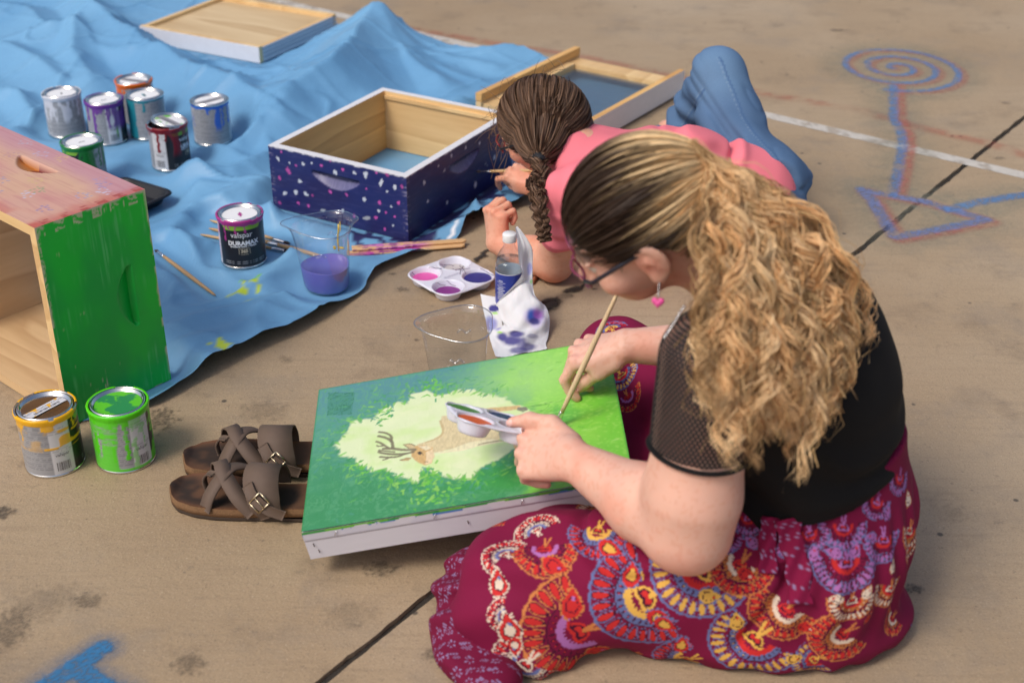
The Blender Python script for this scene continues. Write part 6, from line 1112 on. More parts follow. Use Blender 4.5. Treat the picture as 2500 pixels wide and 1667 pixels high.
def drop(px, py, ax, Rpx, kind, sch):
    d2 = (pxs[:, 0]-px)**2+(pxs[:, 1]-py)**2; I = np.nonzero((d2 < 49) & facing)[0]
    if not len(I): I = np.array([np.argmin(d2+1e6*(~facing))])
    i = I[np.argmin(dep[I])]; n = NRM[i]; w = _R*ax[0]-_U*ax[1]; w = unit(w); nd = n@_D; s_ = np.clip(-(n@w)/(nd if abs(nd) > .25 else -.25), -2, 2); place(V[i], n, unit(w+_D*s_), Rpx*dep[i]/FPX, kind, sch)
z5 = lambda x, y: (1050+x/3.032, 1150+y/3.032); z6 = lambda x, y: (1600+x/2.541, 1050+y/2.541)
FANS = [(*z5(1150, 1190), (-.92, .35), 158, 0), (*z5(1630, 905), (-.9, .45), 150, 1), (*z5(850, 540), (-.45, .9), 84, 0), (*z5(1250, 410), (-.45, .9), 78, 1), (*z5(2010, 700), (-.45, .9), 128, 2), (*z6(820, 1085), (-.55, .83), 100, 3), (*z6(630, 1285), (-.6, .8), 120, 2), (*z6(540, 800), (-.5, .86), 82, 3), (*z6(1190, 1255), (-.8, .6), 92, 3), (*z6(1240, 1045), (0, 1), 66, 6), (*z6(1215, 790), (0, 1), 88, 4), (*z6(1190, 570), (0, 1), 62, 4), (*z6(570, 520), (.1, 1), 50, 4), (*z6(1440, 650), (0, 1), 66, 4), (*z6(1540, 270), (-.1, 1), 50, 4), (*z6(1490, 960), (-.2, 1), 60, 6), (*z6(1600, 600), (-.3, 1), 60, 6), (*z6(1400, 430), (-.3, 1), 48, 4),
        (*z5(1930, 1400), (-.9, .3), 90, 1), (*z5(1450, 1530), (-.8, .5), 70, 0), (*z5(740, 1440), (-.6, .8), 92, 5), (*z5(560, 600), (-.9, -.3), 62, 5), (*z5(800, 420), (-.6, -.7), 60, 5), (*z5(560, 1090), (-.95, .2), 48, 5), (*z6(1000, 1420), (-.8, .5), 60, 2), (*z6(830, 680), (.1, 1), 44, 4), (*z6(980, 620), (.1, 1), 50, 4), (1512, 905, (.5, .8), 48, 2), (1528, 960, (.4, .9), 46, 0), (1490, 795, (-.5, -.8), 40, 1), (1770, 1300, (-.3, .9), 45, 4), (2225, 1330, (-.2, 1), 46, 6), (2190, 1500, (-.6, .8), 46, 3)]
PAIS = [(*z5(1040, 1010), (.35, -.95), 62, 0), (*z5(1270, 1330), (.95, .25), 62, 0), (*z5(1490, 790), (.4, -.9), 52, 1), (*z5(1700, 1080), (.8, .5), 55, 1), (*z5(920, 660), (.8, .5), 52, 0), (*z5(1330, 530), (.75, .6), 50, 1), (*z5(490, 850), (.2, -.95), 52, 5), (*z5(580, 1200), (.1, -1), 62, 5), (*z6(350, 1000), (.9, .3), 45, 2), (*z6(500, 1200), (.2, -1), 46, 2), (*z6(1130, 1055), (-.8, -.3), 30, 6), (*z6(1330, 1010), (.6, -.7), 30, 6), (*z6(860, 1410), (.9, .1), 36, 2), (*z6(560, 870), (.8, .6), 38, 3), (*z6(940, 1215), (.9, .4), 40, 3), (*z6(180, 1340), (.5, -.9), 38, 1), (*z6(1110, 755), (-.7, -.5), 34, 4), (*z6(1250, 735), (.6, -.7), 34, 4), (*z6(970, 760), (.4, -.9), 30, 4), (*z6(590, 690), (-.5, -.8), 30, 4), (*z6(1370, 650), (-.7, -.6), 30, 4), (*z6(1350, 1150), (.5, -.8), 30, 3), (*z6(60, 1200), (.7, .6), 48, 1), (*z5(1850, 1300), (.4, -.9), 46, 1), (*z5(640, 1300), (-.3, .9), 40, 5), (*z6(1500, 830), (.2, -1), 30, 6), (*z6(1590, 420), (.1, -1), 30, 6), (*z6(1460, 500), (.4, -.9), 28, 4)]
for x, y, ax, R, s_ in FANS: drop(x, y, ax, R, 'f', s_)
for x, y, ax, R, s_ in PAIS: drop(x, y, ax, R, 'p', s_)
_rg = np.random.default_rng(5); _hid = np.nonzero(~facing & (V[:, 2] > .01))[0]; _used = []
for i in _rg.choice(_hid, 900):          # the same print goes on round the sides the photograph does not show
    if len(_used) > 42: break
    if all(np.linalg.norm(V[i]-p) > .085 for p in _used): _used.append(V[i]); place(V[i], NRM[i], unit(np.array((-.6, .2, -.7))+.01), _rg.uniform(.035, .055), 'f' if len(_used) % 3 else 'p', int(_rg.integers(0, 7)))
M_CLOTH = cmat('printed_cotton', .85, var=.06, scale=350, bump=.2, bdist=.0005, spec=.25)
wput(mesh('skirt', V, Q, M_CLOTH, None, col=SKC))
# the under layer of the skirt spills out at the near knee
su_ = SDF((-.22, 1.36, -.006), (.10, 1.80, .16), .0044); su_.ell((-.045, 1.645, .035), (.075, .115, .05), None, .03).ell((-.03, 1.50, .015), (.045, .08, .035), None, .04).ell((-.07, 1.57, .02), (.05, .07, .04), None, .03); su_.cut((0, 0, .002), (0, 0, -1)); su_.fold(lambda x, y, z: .008*np.sin(70*y+30*z+9*fbm(x*9, y*9, z*9, 2, 3))*sm(0, .05, z)+.010*(fbm(x*16, y*16, z*16, 2, 6)-.5)-.012*np.exp(-(((y-1.585)+.5*(x+.06))/.012)**2)*(z > .01)); V, Q = su_.mesh(1); V, Q = subdiv(V, Q); V = relax(V, Q, .5)
c = np.tile(MAR*.8, (len(V), 1)); u_, v_ = V[:, 1]*1.0+V[:, 0]*.3, V[:, 2]+V[:, 0]*.9
def small_print(c, u, v, sc=.022):
    iu, iv = np.floor(u/sc), np.floor(v/sc); fu, fv = u/sc-iu-.5, v/sc-iv-.5; odd = ((iu+iv) % 2) == 0; r = np.hypot(fu, fv); th = np.arctan2(fv, fu); fl = odd & (r > .14) & (r < .36) & (np.cos(th*6) > .55); da = (~odd) & (np.abs(((fu*.9+fv*.45)*7) % 1-.5) < .14) & (np.hypot(fu*1.1-fv*.4, fv*.6+fu*.3) < .30); return mixc(c, lin(150, 145, 190), (fl | da)*.75)
wput(mesh('underskirt', V, Q, M_CLOTH, None, col=small_print(c, u_, v_)))['label'] = 'maroon under layer with a small pale blue print'
def ribbon(pts, w, name):
    C = smooth_line(pts, 10); T_ = np.gradient(C, axis=0); vw = C-np.array([0, 0, CH]); side = np.cross(T_, vw); side /= np.linalg.norm(side, axis=1)[:, None]; nv = 9; q = np.linspace(-1, 1, nv); out = np.array([[C[i]+side[i]*w/2*x*(1+.12*math.sin(i*.5))-unit(vw[i])*(.0035*math.cos(x*3+i*.35)) for x in q] for i in range(len(C))]); V = out.reshape(-1, 3); Q = grid_faces(len(C), nv); u = np.repeat(np.arange(len(C))*np.linalg.norm(C[-1]-C[0])/len(C), nv); v = np.tile(q*w/2, len(C)); o = mesh(name, V, Q, M_CLOTH, None, col=small_print(np.tile(MAR*1.1, (len(V), 1)), u, v)); m = o.modifiers.new('thickness', 'SOLIDIFY'); m.thickness = .0015; return wput(o)
def on_skirt(px, py, lift):
    d2 = (pxs[:, 0]-px)**2+(pxs[:, 1]-py)**2; I = np.nonzero((d2 < 64) & facing)[0]; i = I[np.argmin(dep[I])] if len(I) else np.argmin(d2); return AT(px, py, dep[i]-lift)
ribbon([on_skirt(x, y, l_) for x, y, l_ in ((1925, 1262, .012), (1932, 1300, .010), (1945, 1350, .008), (1955, 1405, .007), (1958, 1470, .006))], .034, 'waist_tie'); ribbon([on_skirt(x, y, l_) for x, y, l_ in ((1885, 1258, .012), (1880, 1290, .010), (1877, 1340, .008), (1880, 1395, .007))], .024, 'waist_tie')
# ---- hair
def hair_woman():
    rg = np.random.default_rng(3); cap = SDF(HC-.16, HC+.16, .0036); A = np.array([HF, HL, HU]); rad = np.array((.104, .083, .099))*.985; cc0 = h_at(-.008, 0, .013); cap.ell(cc0, rad*.985, A, .01)
    # face and neck side of the hairline taken away
    cap.ell(h_at(.085, 0, -.055), np.array((.085, .12, .088)), A, .012, 'sub'); cap.ell(h_at(.004, .088, -.052), np.array((.052, .055, .062)), A, .012, 'sub'); cap.ell(h_at(.000, -.088, -.054), np.array((.050, .055, .060)), A, .012, 'sub'); cap.cut(h_at(-.03, 0, -.075), -HU+HF*.3)
    V, Q = cap.mesh(1); loc = (V-cc0)@A.T; b = sm(.02, -.085, loc[:, 0]+.05*(fbm(V[:, 0]*30, V[:, 1]*30, V[:, 2]*30, 2, 3)-.5)); DK, LT = lin(56, 41, 32), lin(228, 196, 148); c = DK*(1-b[:, None])+LT*.8*b[:, None]; parts = [(V, Q, c)]
    base = h_at(-.112, 0, .012); bd = unit((base-cc0)@A.T/rad)
    # combed-back strands
    n = 3400; K = 16; d = rg.normal(size=(n*4, 3)); d /= np.linalg.norm(d, axis=1)[:, None]; P = cc0+(d*rad)@A; iV = np.array([0]); q = (P-cap.lo)/cap.h; i = np.clip(np.round(q).astype(int), 0, cap.n-1); ok = (cap.F[tuple(i.T)] < .012) & (d@bd < .93); d = d[ok][:n]; n = len(d); t = np.linspace(0, 1, K); om = np.arccos(np.clip(d@bd, -1, 1)); paths = np.zeros((n, K, 3)); lift = rg.uniform(.99, 1.045, n)
    wave = rg.uniform(0, 6.28, n); perp = np.cross(d, bd); perp /= np.linalg.norm(perp, axis=1)[:, None]+1e-9
    for k in range(K):
        s1 = np.sin((1-t[k])*om)/np.sin(om); s2 = np.sin(t[k]*om)/np.sin(om); dd = d*s1[:, None]+bd*s2[:, None]+perp*(.035*np.sin(wave+t[k]*7)*math.sin(math.pi*t[k]))[:, None]; dd /= np.linalg.norm(dd, axis=1)[:, None]; paths[:, k] = cc0+(dd*rad*(lift*(1+.10*t[k]**3))[:, None])@A
    for bq in (-1, 1):       # hair passes above and behind the ear
        E = h_at(.012, .082*bq, -.022); v = paths-E; dq = np.linalg.norm(v, axis=2); mk = dq < .040; v = v+HU*np.where(mk, .02*(1-dq/.04), 0)[..., None]*2; nv_ = v/np.linalg.norm(v, axis=2)[..., None]; paths = np.where(mk[..., None], E+nv_*.040, paths)
    lo = (paths-cc0)@A.T; tone = rg.uniform(0, 1, n); hl = fbm(d[:, 1]*6, d[:, 2]*6, seed=4); b = np.clip(sm(-.005, -.095, lo[..., 0]+.17*(hl-.5)[:, None])*(.55+.9*tone[:, None]), 0, 1); b = b*(.30+.70*sm(-.055, .0, lo[..., 2])); cols = DK*(.75+.5*rg.uniform(0, 1, n))[:, None, None]*(1-b[..., None])+LT*(.8+.45*tone)[:, None, None]*b[..., None]; parts.append(strands_mesh(paths, .00085*np.sin(np.pi*np.clip(t*.8+.12, 0, 1)), cols))
    # baby hairs along the hairline
    # the curly ponytail: locks that hang over the back, each a bundle of strands wound round a guide
    locks = 200; per = 32; K = 36; t = np.linspace(0, 1, K); tips = []
    ends = [(1735, 930, 1.66), (1755, 985, 1.66), (1775, 985, 1.67), (1815, 1005, 1.68), (1860, 1015, 1.69), (1905, 1020, 1.71), (1940, 1050, 1.73), (1970, 1020, 1.76), (2000, 990, 1.78), (2025, 960, 1.80), (2030, 880, 1.82), (2010, 800, 1.84), (1800, 960, 1.70), (1850, 980, 1.72), (1900, 990, 1.73), (1950, 1000, 1.75), (1960, 950, 1.78), (1995, 920, 1.80), (1765, 880, 1.69), (1800, 860, 1.71), (1960, 800, 1.83), (1940, 850, 1.79)]
    b_px = to_px(base)[0]; bdep = float((base-np.array([0, 0, CH]))@_D); allp = []; allc = []
    for i in range(locks):
        e = ends[i % len(ends)]; ex, ey = e[0]+rg.normal(0, 26), e[1]+rg.normal(0, 34); ed = e[2]+rg.normal(0, .02); ex += 12; fr = (ex-1705)/410; ex -= 75*max(0, fr-.30)
        if i % 17 == 7: ey += rg.uniform(60, 150)
        mx = b_px[0]+(ex-b_px[0])*rg.uniform(.5, .85)+16+rg.normal(0, 12)+15*max(0, fr-.45); my = b_px[1]+(ey-b_px[1])*rg.uniform(.30, .42)+20*max(0, fr-.3)
        m2x = ex+rg.normal(0, 20)+18*(fr > .5); m2y = b_px[1]+(ey-b_px[1])*.70
        bo = base+HL*rg.normal(0, .012)+HU*rg.normal(0, .014)
        top = AT(b_px[0]+(mx-b_px[0])*.35, b_px[1]+(my-b_px[1])*.22-2-rg.uniform(0, 14), bdep-.02+rg.normal(0, .012)); G_ = smooth_line([bo, top, AT(mx, my, bdep*.55+ed*.45-.015+rg.normal(0, .012)), AT(m2x, m2y, bdep*.12+ed*.88), AT(ex, ey, ed)], 16); s_ = np.linspace(0, len(G_)-1, K); G_ = np.stack([np.interp(s_, np.arange(len(G_)), G_[:, k]) for k in range(3)], 1); G_ = push_out(G_, T_BODY, .016, 3); G_ = push_out(G_, wb, .012, 2)
        T_ = np.gradient(G_, axis=0); T_ /= np.linalg.norm(T_, axis=1)[:, None]; u = np.cross(T_, (0.3, .9, .1)); u /= np.linalg.norm(u, axis=1)[:, None]; w = np.cross(T_, u); ln = np.linalg.norm(np.diff(G_, axis=0), axis=1).sum(); turns = ln/rg.uniform(.046, .08); ph0 = rg.uniform(0, 6.28); hand = rg.choice([-1, 1]); R0 = rg.uniform(.007, .016); ph = ph0+hand*2*math.pi*turns*t**1.15; env = R0*sm(.08, .45, t)*(1-.15*t); lk = rg.uniform(.5, 1.4); warm = rg.uniform(0, 1)
        for j in range(per):
            fz = j % 6 == 0; a = rg.uniform(0, 6.28); o = rg.uniform(.1, 1)*.0088; ws_ = (1.0-.25*t)*(1.15 if fz else .85); dph = rg.normal(0, 1.0 if fz else .30); fq = 1+rg.normal(0, .06 if fz else .015); am = rg.uniform(.7, 1.3); cur = G_+(np.cos(ph*fq+dph)*env*am)[:, None]*u+(np.sin(ph*fq+dph)*env*am)[:, None]*w+np.cumsum(rg.normal(0, .0009 if fz else .0004, (K, 3)), 0)*t[:, None]+(o*math.cos(a)*ws_*(1+.25*np.sin(t*9+j)))[:, None]*u+(o*math.sin(a)*ws_)[:, None]*w; allp.append(cur)
            b = sm(.0, .25, t); col = lin(160, 132, 98)*(1-b[:, None])+(lin(230, 204, 164)*(1-warm)+lin(196, 158, 114)*warm)*b[:, None]; cq = col*1.34*lk*rg.uniform(.68, 1.3)*np.array((1.055, 1, .92)); allc.append(cq*np.minimum(1, .88/cq.max(1))[:, None])
    tr = .00045*(.75+.5*np.sin(np.pi*t))*np.where(t > .93, (1-t)/.07*.9+.1, 1); parts.append(strands_mesh(allp, tr, allc))
    # loose flyaways
    n = 700; K2 = 18; t2 = np.linspace(0, 1, K2); P = []; Cc = []
    for i in range(n):
        g = np.asarray(allp[rg.integers(0, len(allp))])[::2][:K2]; P.append(g+np.cumsum(rg.normal(0, .0021, (K2, 3)), 0)*1.2+_U*.004*math.sin(i)); Cc.append(np.tile(lin(205, 170, 120), (K2, 1)))
    parts.append(strands_mesh(P, .00036*np.ones(K2), Cc)); V, F, C = join(parts); wput(mesh('hair', V, F, M_HAIR, None, col=C))
hair_woman()
# ---- glasses, earring, necklace
M_FRAME = pmat('plum_frame', lin(120, 45, 75), .3, var=.1); M_LENS = clearmat('lens', body=.10)
def glasses(at, sc, put, mat, temple_mat, sz=(.024, .0165)):
    fr = []
    for b in (-1, 1):
        pts = [at(.108-.012*abs(math.cos(a))*(1 if math.cos(a)*b > 0 else .15), b*.033+sz[0]*math.copysign(abs(math.cos(a))**.6, math.cos(a)), -.006+sz[1]*math.copysign(abs(math.sin(a))**.65, math.sin(a))) for a in np.linspace(0, 2*math.pi, 33)]; fr.append(pts)
    mb = MB()
    for p in fr: mb.tube(p, .0019*sc, 8, cap=False)
    mb.tube([at(.106, -.008, -.002), at(.109, 0, .001), at(.106, .008, -.002)], .0018*sc, 8)
    gl = put(mb.build('glasses', mat))
    for b, p in zip((-1, 1), fr):
        c = np.mean(p[:-1], 0); o = mesh('lens', [c]+list(p[:-1]), [(0, i+1, (i+1) % 32+1) for i in range(32)], M_LENS, gl)
        MB().tube([at(.097, .060*b, .004), at(.085, .075*b, .006), at(.03, .0785*b, .010), at(-.012, .080*b, .012), at(-.028, .078*b, -.002)], .0017*sc, 8, flat=1.8).build('temple', temple_mat, gl)
    return gl
glasses(h_at, 1, wput, M_FRAME, pmat('dark_temple', (.012, .010, .02), .35))
_e = h_at(.014, .081, -.044); _mb = MB(); 
for k in range(7): _mb.tube([_e+np.array((0, -.003, -.003*k)), _e+np.array((.001*(-1)**k, -.003, -.003*k-.0032))], .0011, 6)
_er = wput(_mb.build('earring', pmat('silver', (.7, .7, .72), .2, 1)))
_ht = [(math.sin(a)**3*.0085, (13*math.cos(a)-5*math.cos(2*a)-2*math.cos(3*a)-math.cos(4*a))/16*.0085) for a in np.linspace(0, 2*math.pi, 28, endpoint=False)]; _c = _e+np.array((0, -.003, -.0285)); _fx, _fz = unit((.95, -.2, 0)), np.array((0, 0, 1.)); _fn = np.cross(_fx, _fz)
_V = [_c+_fx*x*s_+_fz*y*s_+_fn*h for h, s_ in ((-.0028, .8), (-.0012, 1), (.0012, 1), (.0028, .8)) for x, y in _ht]; _n = len(_ht)
mesh('heart', _V, [(j*_n+k, j*_n+(k+1) % _n, (j+1)*_n+(k+1) % _n, (j+1)*_n+k) for j in range(3) for k in range(_n)]+[list(range(_n))[::-1], [3*_n+k for k in range(_n)]], pmat('pink_plastic', (.80, .10, .36), .35), _er)
def ray_hit(s, px, py, lift, d0=1.45, d1=2.2):
    for d in np.arange(d0, d1, .002):
        p = AT(px, py, d); i = np.round((p-s.lo)/s.h).astype(int)
        if np.all(i >= 0) and np.all(i < s.n) and s.F[tuple(i)] < lift: return p
    return AT(px, py, 1.72)
_np = smooth_line([ray_hit(T_BODY, x, y, .003) for x, y in ((1672, 742), (1655, 770), (1640, 795), (1622, 822))], 5)
_mb = MB()
for i in range(len(_np)-1): _mb.tube([_np[i], _np[i]+(_np[i+1]-_np[i])*1.25], .0021 if i % 2 else .0016, 6)
wput(_mb.build('necklace', pmat('silver_chain', (.75, .75, .77), .15, 1)))
# ---- what she holds
_tip = None
def panel_hit(px, py, h=.002):
    v = ray(px, py); n = PAN_R[:, 2]; p0 = PAN_O+n*h; o = np.array([0, 0, CH]); return o+v*(((p0-o)@n)/(v@n))
_tip = panel_hit(1357, 1040); _end = AT(1512, 702, 2.10)
brush('long wooden paint brush held over the deer painting by the blonde painter', _tip, _end, .0050, .022, .012, hc=woodmat('pale_brush_handle', (.74, .56, .35), (.55, .38, .2), axis='X', knots=False))
_hp = thing('paint_palette', 'small white palette with orange and green paint held above the deer painting', 'palette'); _pc = AT(1198, 1022, 2.13); _ax = unit(AT(1300, 1062, 2.10)-AT(1085, 990, 2.15)); _py = np.cross((.08, .43, .90), _ax); _hp.matrix_world = frame(_pc, _ax, _py)@Matrix.Rotation(math.radians(38), 4, 'Z')@Matrix.Translation((0, 0, -.022))
palette_mesh(_hp, [(-1, 1, lin(60, 140, 40), .0215, .030), (-1, -1, lin(238, 100, 20), .0215, .030), (1, 1, lin(30, 70, 110), .0215, .029), (1, -1, lin(200, 190, 180), .006, .024)], size=.066, rw=.029)
# ================================================================== THE GIRL BEHIND
gi = thing('person', 'person in a pink shirt and blue jeans lying on the floor, painting the navy box', 'person', (.35, 2.95, 0))
def gput(o): o.parent = gi; o.matrix_parent_inverse = Matrix.Translation((-.35, -2.95, 0)); return o
gC = AT(1322, 300, 3.10); gF = unit((-.86, .36, -.36)); gL = np.array((-.25, -.9, -.3)); gL = unit(gL-gF*(gL@gF)); gU = np.cross(gF, gL)
gSL, gSR = np.array((.135, 2.715, .262)), np.array((.125, 3.0, .27)); gEL = G(1352, 640, .047); gWL = G(1212, 594, .045); gER = np.array((.16, 3.17, .06)); gNB = np.array((.155, 2.875, .275))
_u, _v = _fB(1148, 433); gTIP = np.array([*(NV_O+NV_A*_u*.505), .004+_v*NH])+np.array([*(-NV_B), 0])*.004; _td = float((gTIP-np.array([0, 0, CH]))@_D)
gWR = AT(1310, 450, _td-.06)
gb_ = SDF((-.10, 2.60, -.004), (.76, 3.72, .50), .0038)
g_at = head_sdf(gb_, gC, gF, gL, gU, 1.0)
gb_.cone(g_at(-.035, 0, -.05), gNB, .048, .055, .03)
def g_torso(s, g=0): 
    s.cone((.19, 2.86, .185), (.37, 2.945, .195), .118+g, .106+g, .06).cone((.37, 2.945, .195), (.555, 3.005, .125), .106+g, .120+g, .06); s.cone(gSL+np.array((.03, .05, -.02)), gSR+np.array((.03, -.05, -.02)), .066+g, .066+g, .05); s.cone((.17, 2.87, .235), gNB, .075+g, .055+g, .04); s.ell((.24, 2.88, .22), (.12+g, .13+g, .09+g), None, .05); return s
g_torso(gb_, -.008)
gb_.cone(gSL, gEL, .050, .043, .02).cone(gEL, gEL+(gWL-gEL)*.4, .041, .041, .02).cone(gEL+(gWL-gEL)*.4, gWL, .041, .026, .02); gb_.cone(gSR, gER, .048, .04, .02).cone(gER, gWR, .038, .023, .02)
ghL, gtL, gthL = hand_sdf(gb_, gWL, (-.10, .22, .95), (-.85, -.5, .1), (.3, .9, .2), [(62, 88, 45), (66, 90, 45), (70, 90, 45), (72, 90, 45)], [(.02, .026, -.012), (.05, .030, -.028), (.072, .016, -.036), (.086, .0, -.038)], .86, fat=1.12)
ghR, gtR, gthR = hand_sdf(gb_, gWR, AT(1252, 416, _td-.04)-gWR, (-.35, -.25, .9), (-.3, -.85, -.2), [(42, 50, 22), (52, 58, 25), (60, 64, 28), (66, 62, 28)], [(.018, .026, -.014), (.050, .034, -.024), (.076, .026, -.040), (.092, .016, -.052)], .84, fat=1.1)
# hips and legs
gK, gF1 = np.array((.505, 3.25, .345)), np.array((.43, 3.46, .06)); gH = np.array((.63, 3.11, .16)); gK2, gF2 = np.array((.58, 3.44, .09)), np.array((.44, 3.60, .06))
gb_.cone((.54, 3.07, .13), gK+np.array((.01, .01, -.015)), .075, .040, .02).cone(gK+np.array((.01, .01, -.015)), gF1, .040, .034, .01).cone((.54, 3.09, .10), gK2, .07, .044, .02).cone(gK2, gF2, .044, .034, .01).cone(gF1, gF1+np.array((-.02, .12, -.03)), .036, .024, .02).cone(gF2, gF2+np.array((.0, .12, -.03)), .034, .024, .02)
V, Q = gb_.mesh(2); c = skin_col(V, lin(224, 168, 142), 7)
for b in (-1, 1): c = blush(c, V, g_at(.062, .048*b, -.036), .03, lin(222, 140, 120), .5); c = blush(c, V, g_at(-.012, .078*b, -.012), .022, lin(222, 130, 105), .6); c = mixc(c, lin(235, 230, 225), (np.linalg.norm(V-g_at(.080, .031*b, -.003), axis=1) < .0132)*.9)
c = blush(c, V, gEL+np.array((0, -.02, -.03)), .05, lin(222, 130, 105), .6)
for T in [t[0][3] for t in gtL+gtR]+[gthL[3], gthR[3]]: c = blush(c, V, T, .012, lin(226, 140, 125), .55)
for t in gtL+gtR: c = blush(c, V, t[0][0], .012, lin(222, 140, 122), .4)
gput(mesh('body', V, Q, M_SKIN, None, col=c))
# ---- shirt
gs = SDF((-.02, 2.56, .0), (.76, 3.22, .40), .0042); g_torso(gs, .006); dS = unit(gEL-gSL); gs.cone(gSL, gEL, .062, .056, .03); dR = unit(gER-gSR); gs.cone(gSR, gSR+dR*.13, .056, .052, .03); gs.cut(gEL-dS*.098, dS) if False else None
_far = gSL+dS*.142
I = np.argwhere(gs.F < .03); P = gs.lo+I*gs.h; q = (P-_far)@dS; nearaxis = np.linalg.norm((P-gSL)-np.outer((P-gSL)@dS, dS), axis=1) < .075; q = np.where(nearaxis & (P[:, 0] < .205), q, -1); gs.F[tuple(I.T)] = np.maximum(gs.F[tuple(I.T)], q); gs.ell(gEL+dS*.02, (.07, .07, .07), None, .002, 'sub')
gs.cut((.65, 3.04, .14), (.93, .12, -.30)); gs.cone(g_at(-.03, 0, -.05), gNB+np.array((-.02, 0, .022)), .040, .040, .004, 'sub')
def g_fold(x, y, z):
    w = fbm(x*6, y*6, z*6, 2, 4); f = .0075*np.sin(62*(x*.55+z*.9)+10*w)*sm(.25, .36, x)*sm(.66, .46, x)+.005*np.sin(46*(x-y*.6)+8*w)*sm(.30, .16, x); f += -.008*np.exp(-((x-.475-.5*(z-.2))/.012)**2)+.006*np.exp(-((x-.50-.5*(z-.2))/.016)**2)-.006*np.exp(-((x-.36+.4*(z-.25))/.010)**2); return f+.007*(fbm(x*9, y*9, z*9, 2, 9)-.5)+.003*np.sin(150*((np.stack([x, y, z], 1)-gSL)@dS)+5*w)*(x < .2)*(z < .22)
gs.fold(g_fold); V, Q = gs.mesh(2); PK = lin(240, 128, 140); c = PK*(.93+.14*fbm(V[:, 0]*12, V[:, 1]*12, V[:, 2]*12, 2, 3))[:, None]; ax = (V-gSL)@dS; sl = (np.linalg.norm((V-gSL)-np.outer(ax, dS), axis=1) < .075) & (V[:, 0] < .21); c = mixc(c, PK*.72, (np.abs(ax-.124) < .0017)*sl*.8); c = mixc(c, PK*.75, np.abs((V-np.array((.65, 3.04, .14)))@unit((.93, .12, -.30))+.018) < .0016)
gput(mesh('shirt', V, Q, cmat('pink_jersey', .85, var=.05, scale=400, bump=.2, bdist=.0005, spec=.2), None, col=c))
# ---- jeans
gj = SDF((.22, 2.9, -.004), (.88, 3.78, .52), .0040); gj.cone((.52, 3.005, .125), (.59, 3.035, .125), .118, .124, .05); gj.cut((.53, 3.02, .13), (-.95, -.12, .18)); gj.cone((.565, 3.08, .14), gK, .105, .064, .04).cone(gK, gF1, .064, .060, .025).cone((.56, 3.09, .11), gK2, .105, .075, .05).cone(gK2, gF2, .074, .062, .03); gj.cut((0, 0, .002), (0, 0, -1)); gj.cut(gF1-unit(gF1-gK)*.0, unit(gF1-gK)); gj.cut(gF2, unit(gF2-gK2))
def j_fold(x, y, z):
    w = fbm(x*7, y*7, z*7, 2, 5); tk = (np.stack([x, y, z], 1)-gK)@unit(gF1-gK); f = .0075*np.sin(80*z+45*x+11*w)*sm(.36, .20, z)+.009*np.sin(64*(z+.7*y)+8*w)*sm(.26, .12, z); f += -.007*np.exp(-(((x-.52)+.9*(z-.24))/.010)**2)*(z > .12)-.006*np.exp(-(((x-.58)+.9*(z-.20))/.010)**2); return f+.006*(fbm(x*13, y*13, z*13, 2, 2)-.5)-.004*(1-np.abs(2*noise(x*14+z*8, y*14, z*9, 6)-1))**8
gj.fold(j_fold); V, Q = gj.mesh(2); JN = lin(84, 112, 146); c = JN*(.82+.36*fbm(V[:, 0]*10, V[:, 1]*10, V[:, 2]*10, 3, 3))[:, None]; kn = np.linalg.norm(V-(gK+np.array((.0, -.05, .03))), axis=1); c = mixc(c, lin(108, 140, 172), .6*sm(.12, .03, kn)); c = mixc(c, lin(80, 110, 110), .3*sm(.03, .01, np.linalg.norm(V-(gK+np.array((.01, -.06, -.02))), axis=1)+.02*(fbm(V[:, 0]*60, V[:, 1]*60, V[:, 2]*60, 2, 3)-.5)))
def seam(A_, B_, off, n, w=.0022):
    global c
    d = unit(B_-A_); q = V-A_; t = q@d; r = q-np.outer(t, d); e = unit(np.cross(d, n)); s_ = r@e; side = r@unit(n); m = (np.abs(s_-off) < w) & (side > 0) & (t > -.02) & (t < np.linalg.norm(B_-A_)+.02); c = mixc(c, lin(70, 100, 140), m*.8); m2 = (np.abs(s_-off-.006) < .0009) & (side > 0) & (t > -.02) & (t < np.linalg.norm(B_-A_)+.02); c = mixc(c, lin(140, 160, 180), m2*.3)
seam(gK, np.array((.58, 3.08, .15)), .03, np.array((.5, -.8, .3))); seam(gK, gF1, .0, np.array((-.3, -.9, .2))); seam(gK2, gF2, .02, np.array((-.2, -.7, .7)))
gput(mesh('jeans', V, Q, cmat('denim', .85, var=.16, scale=500, bump=.25, bdist=.0006, spec=.2), None, col=c))
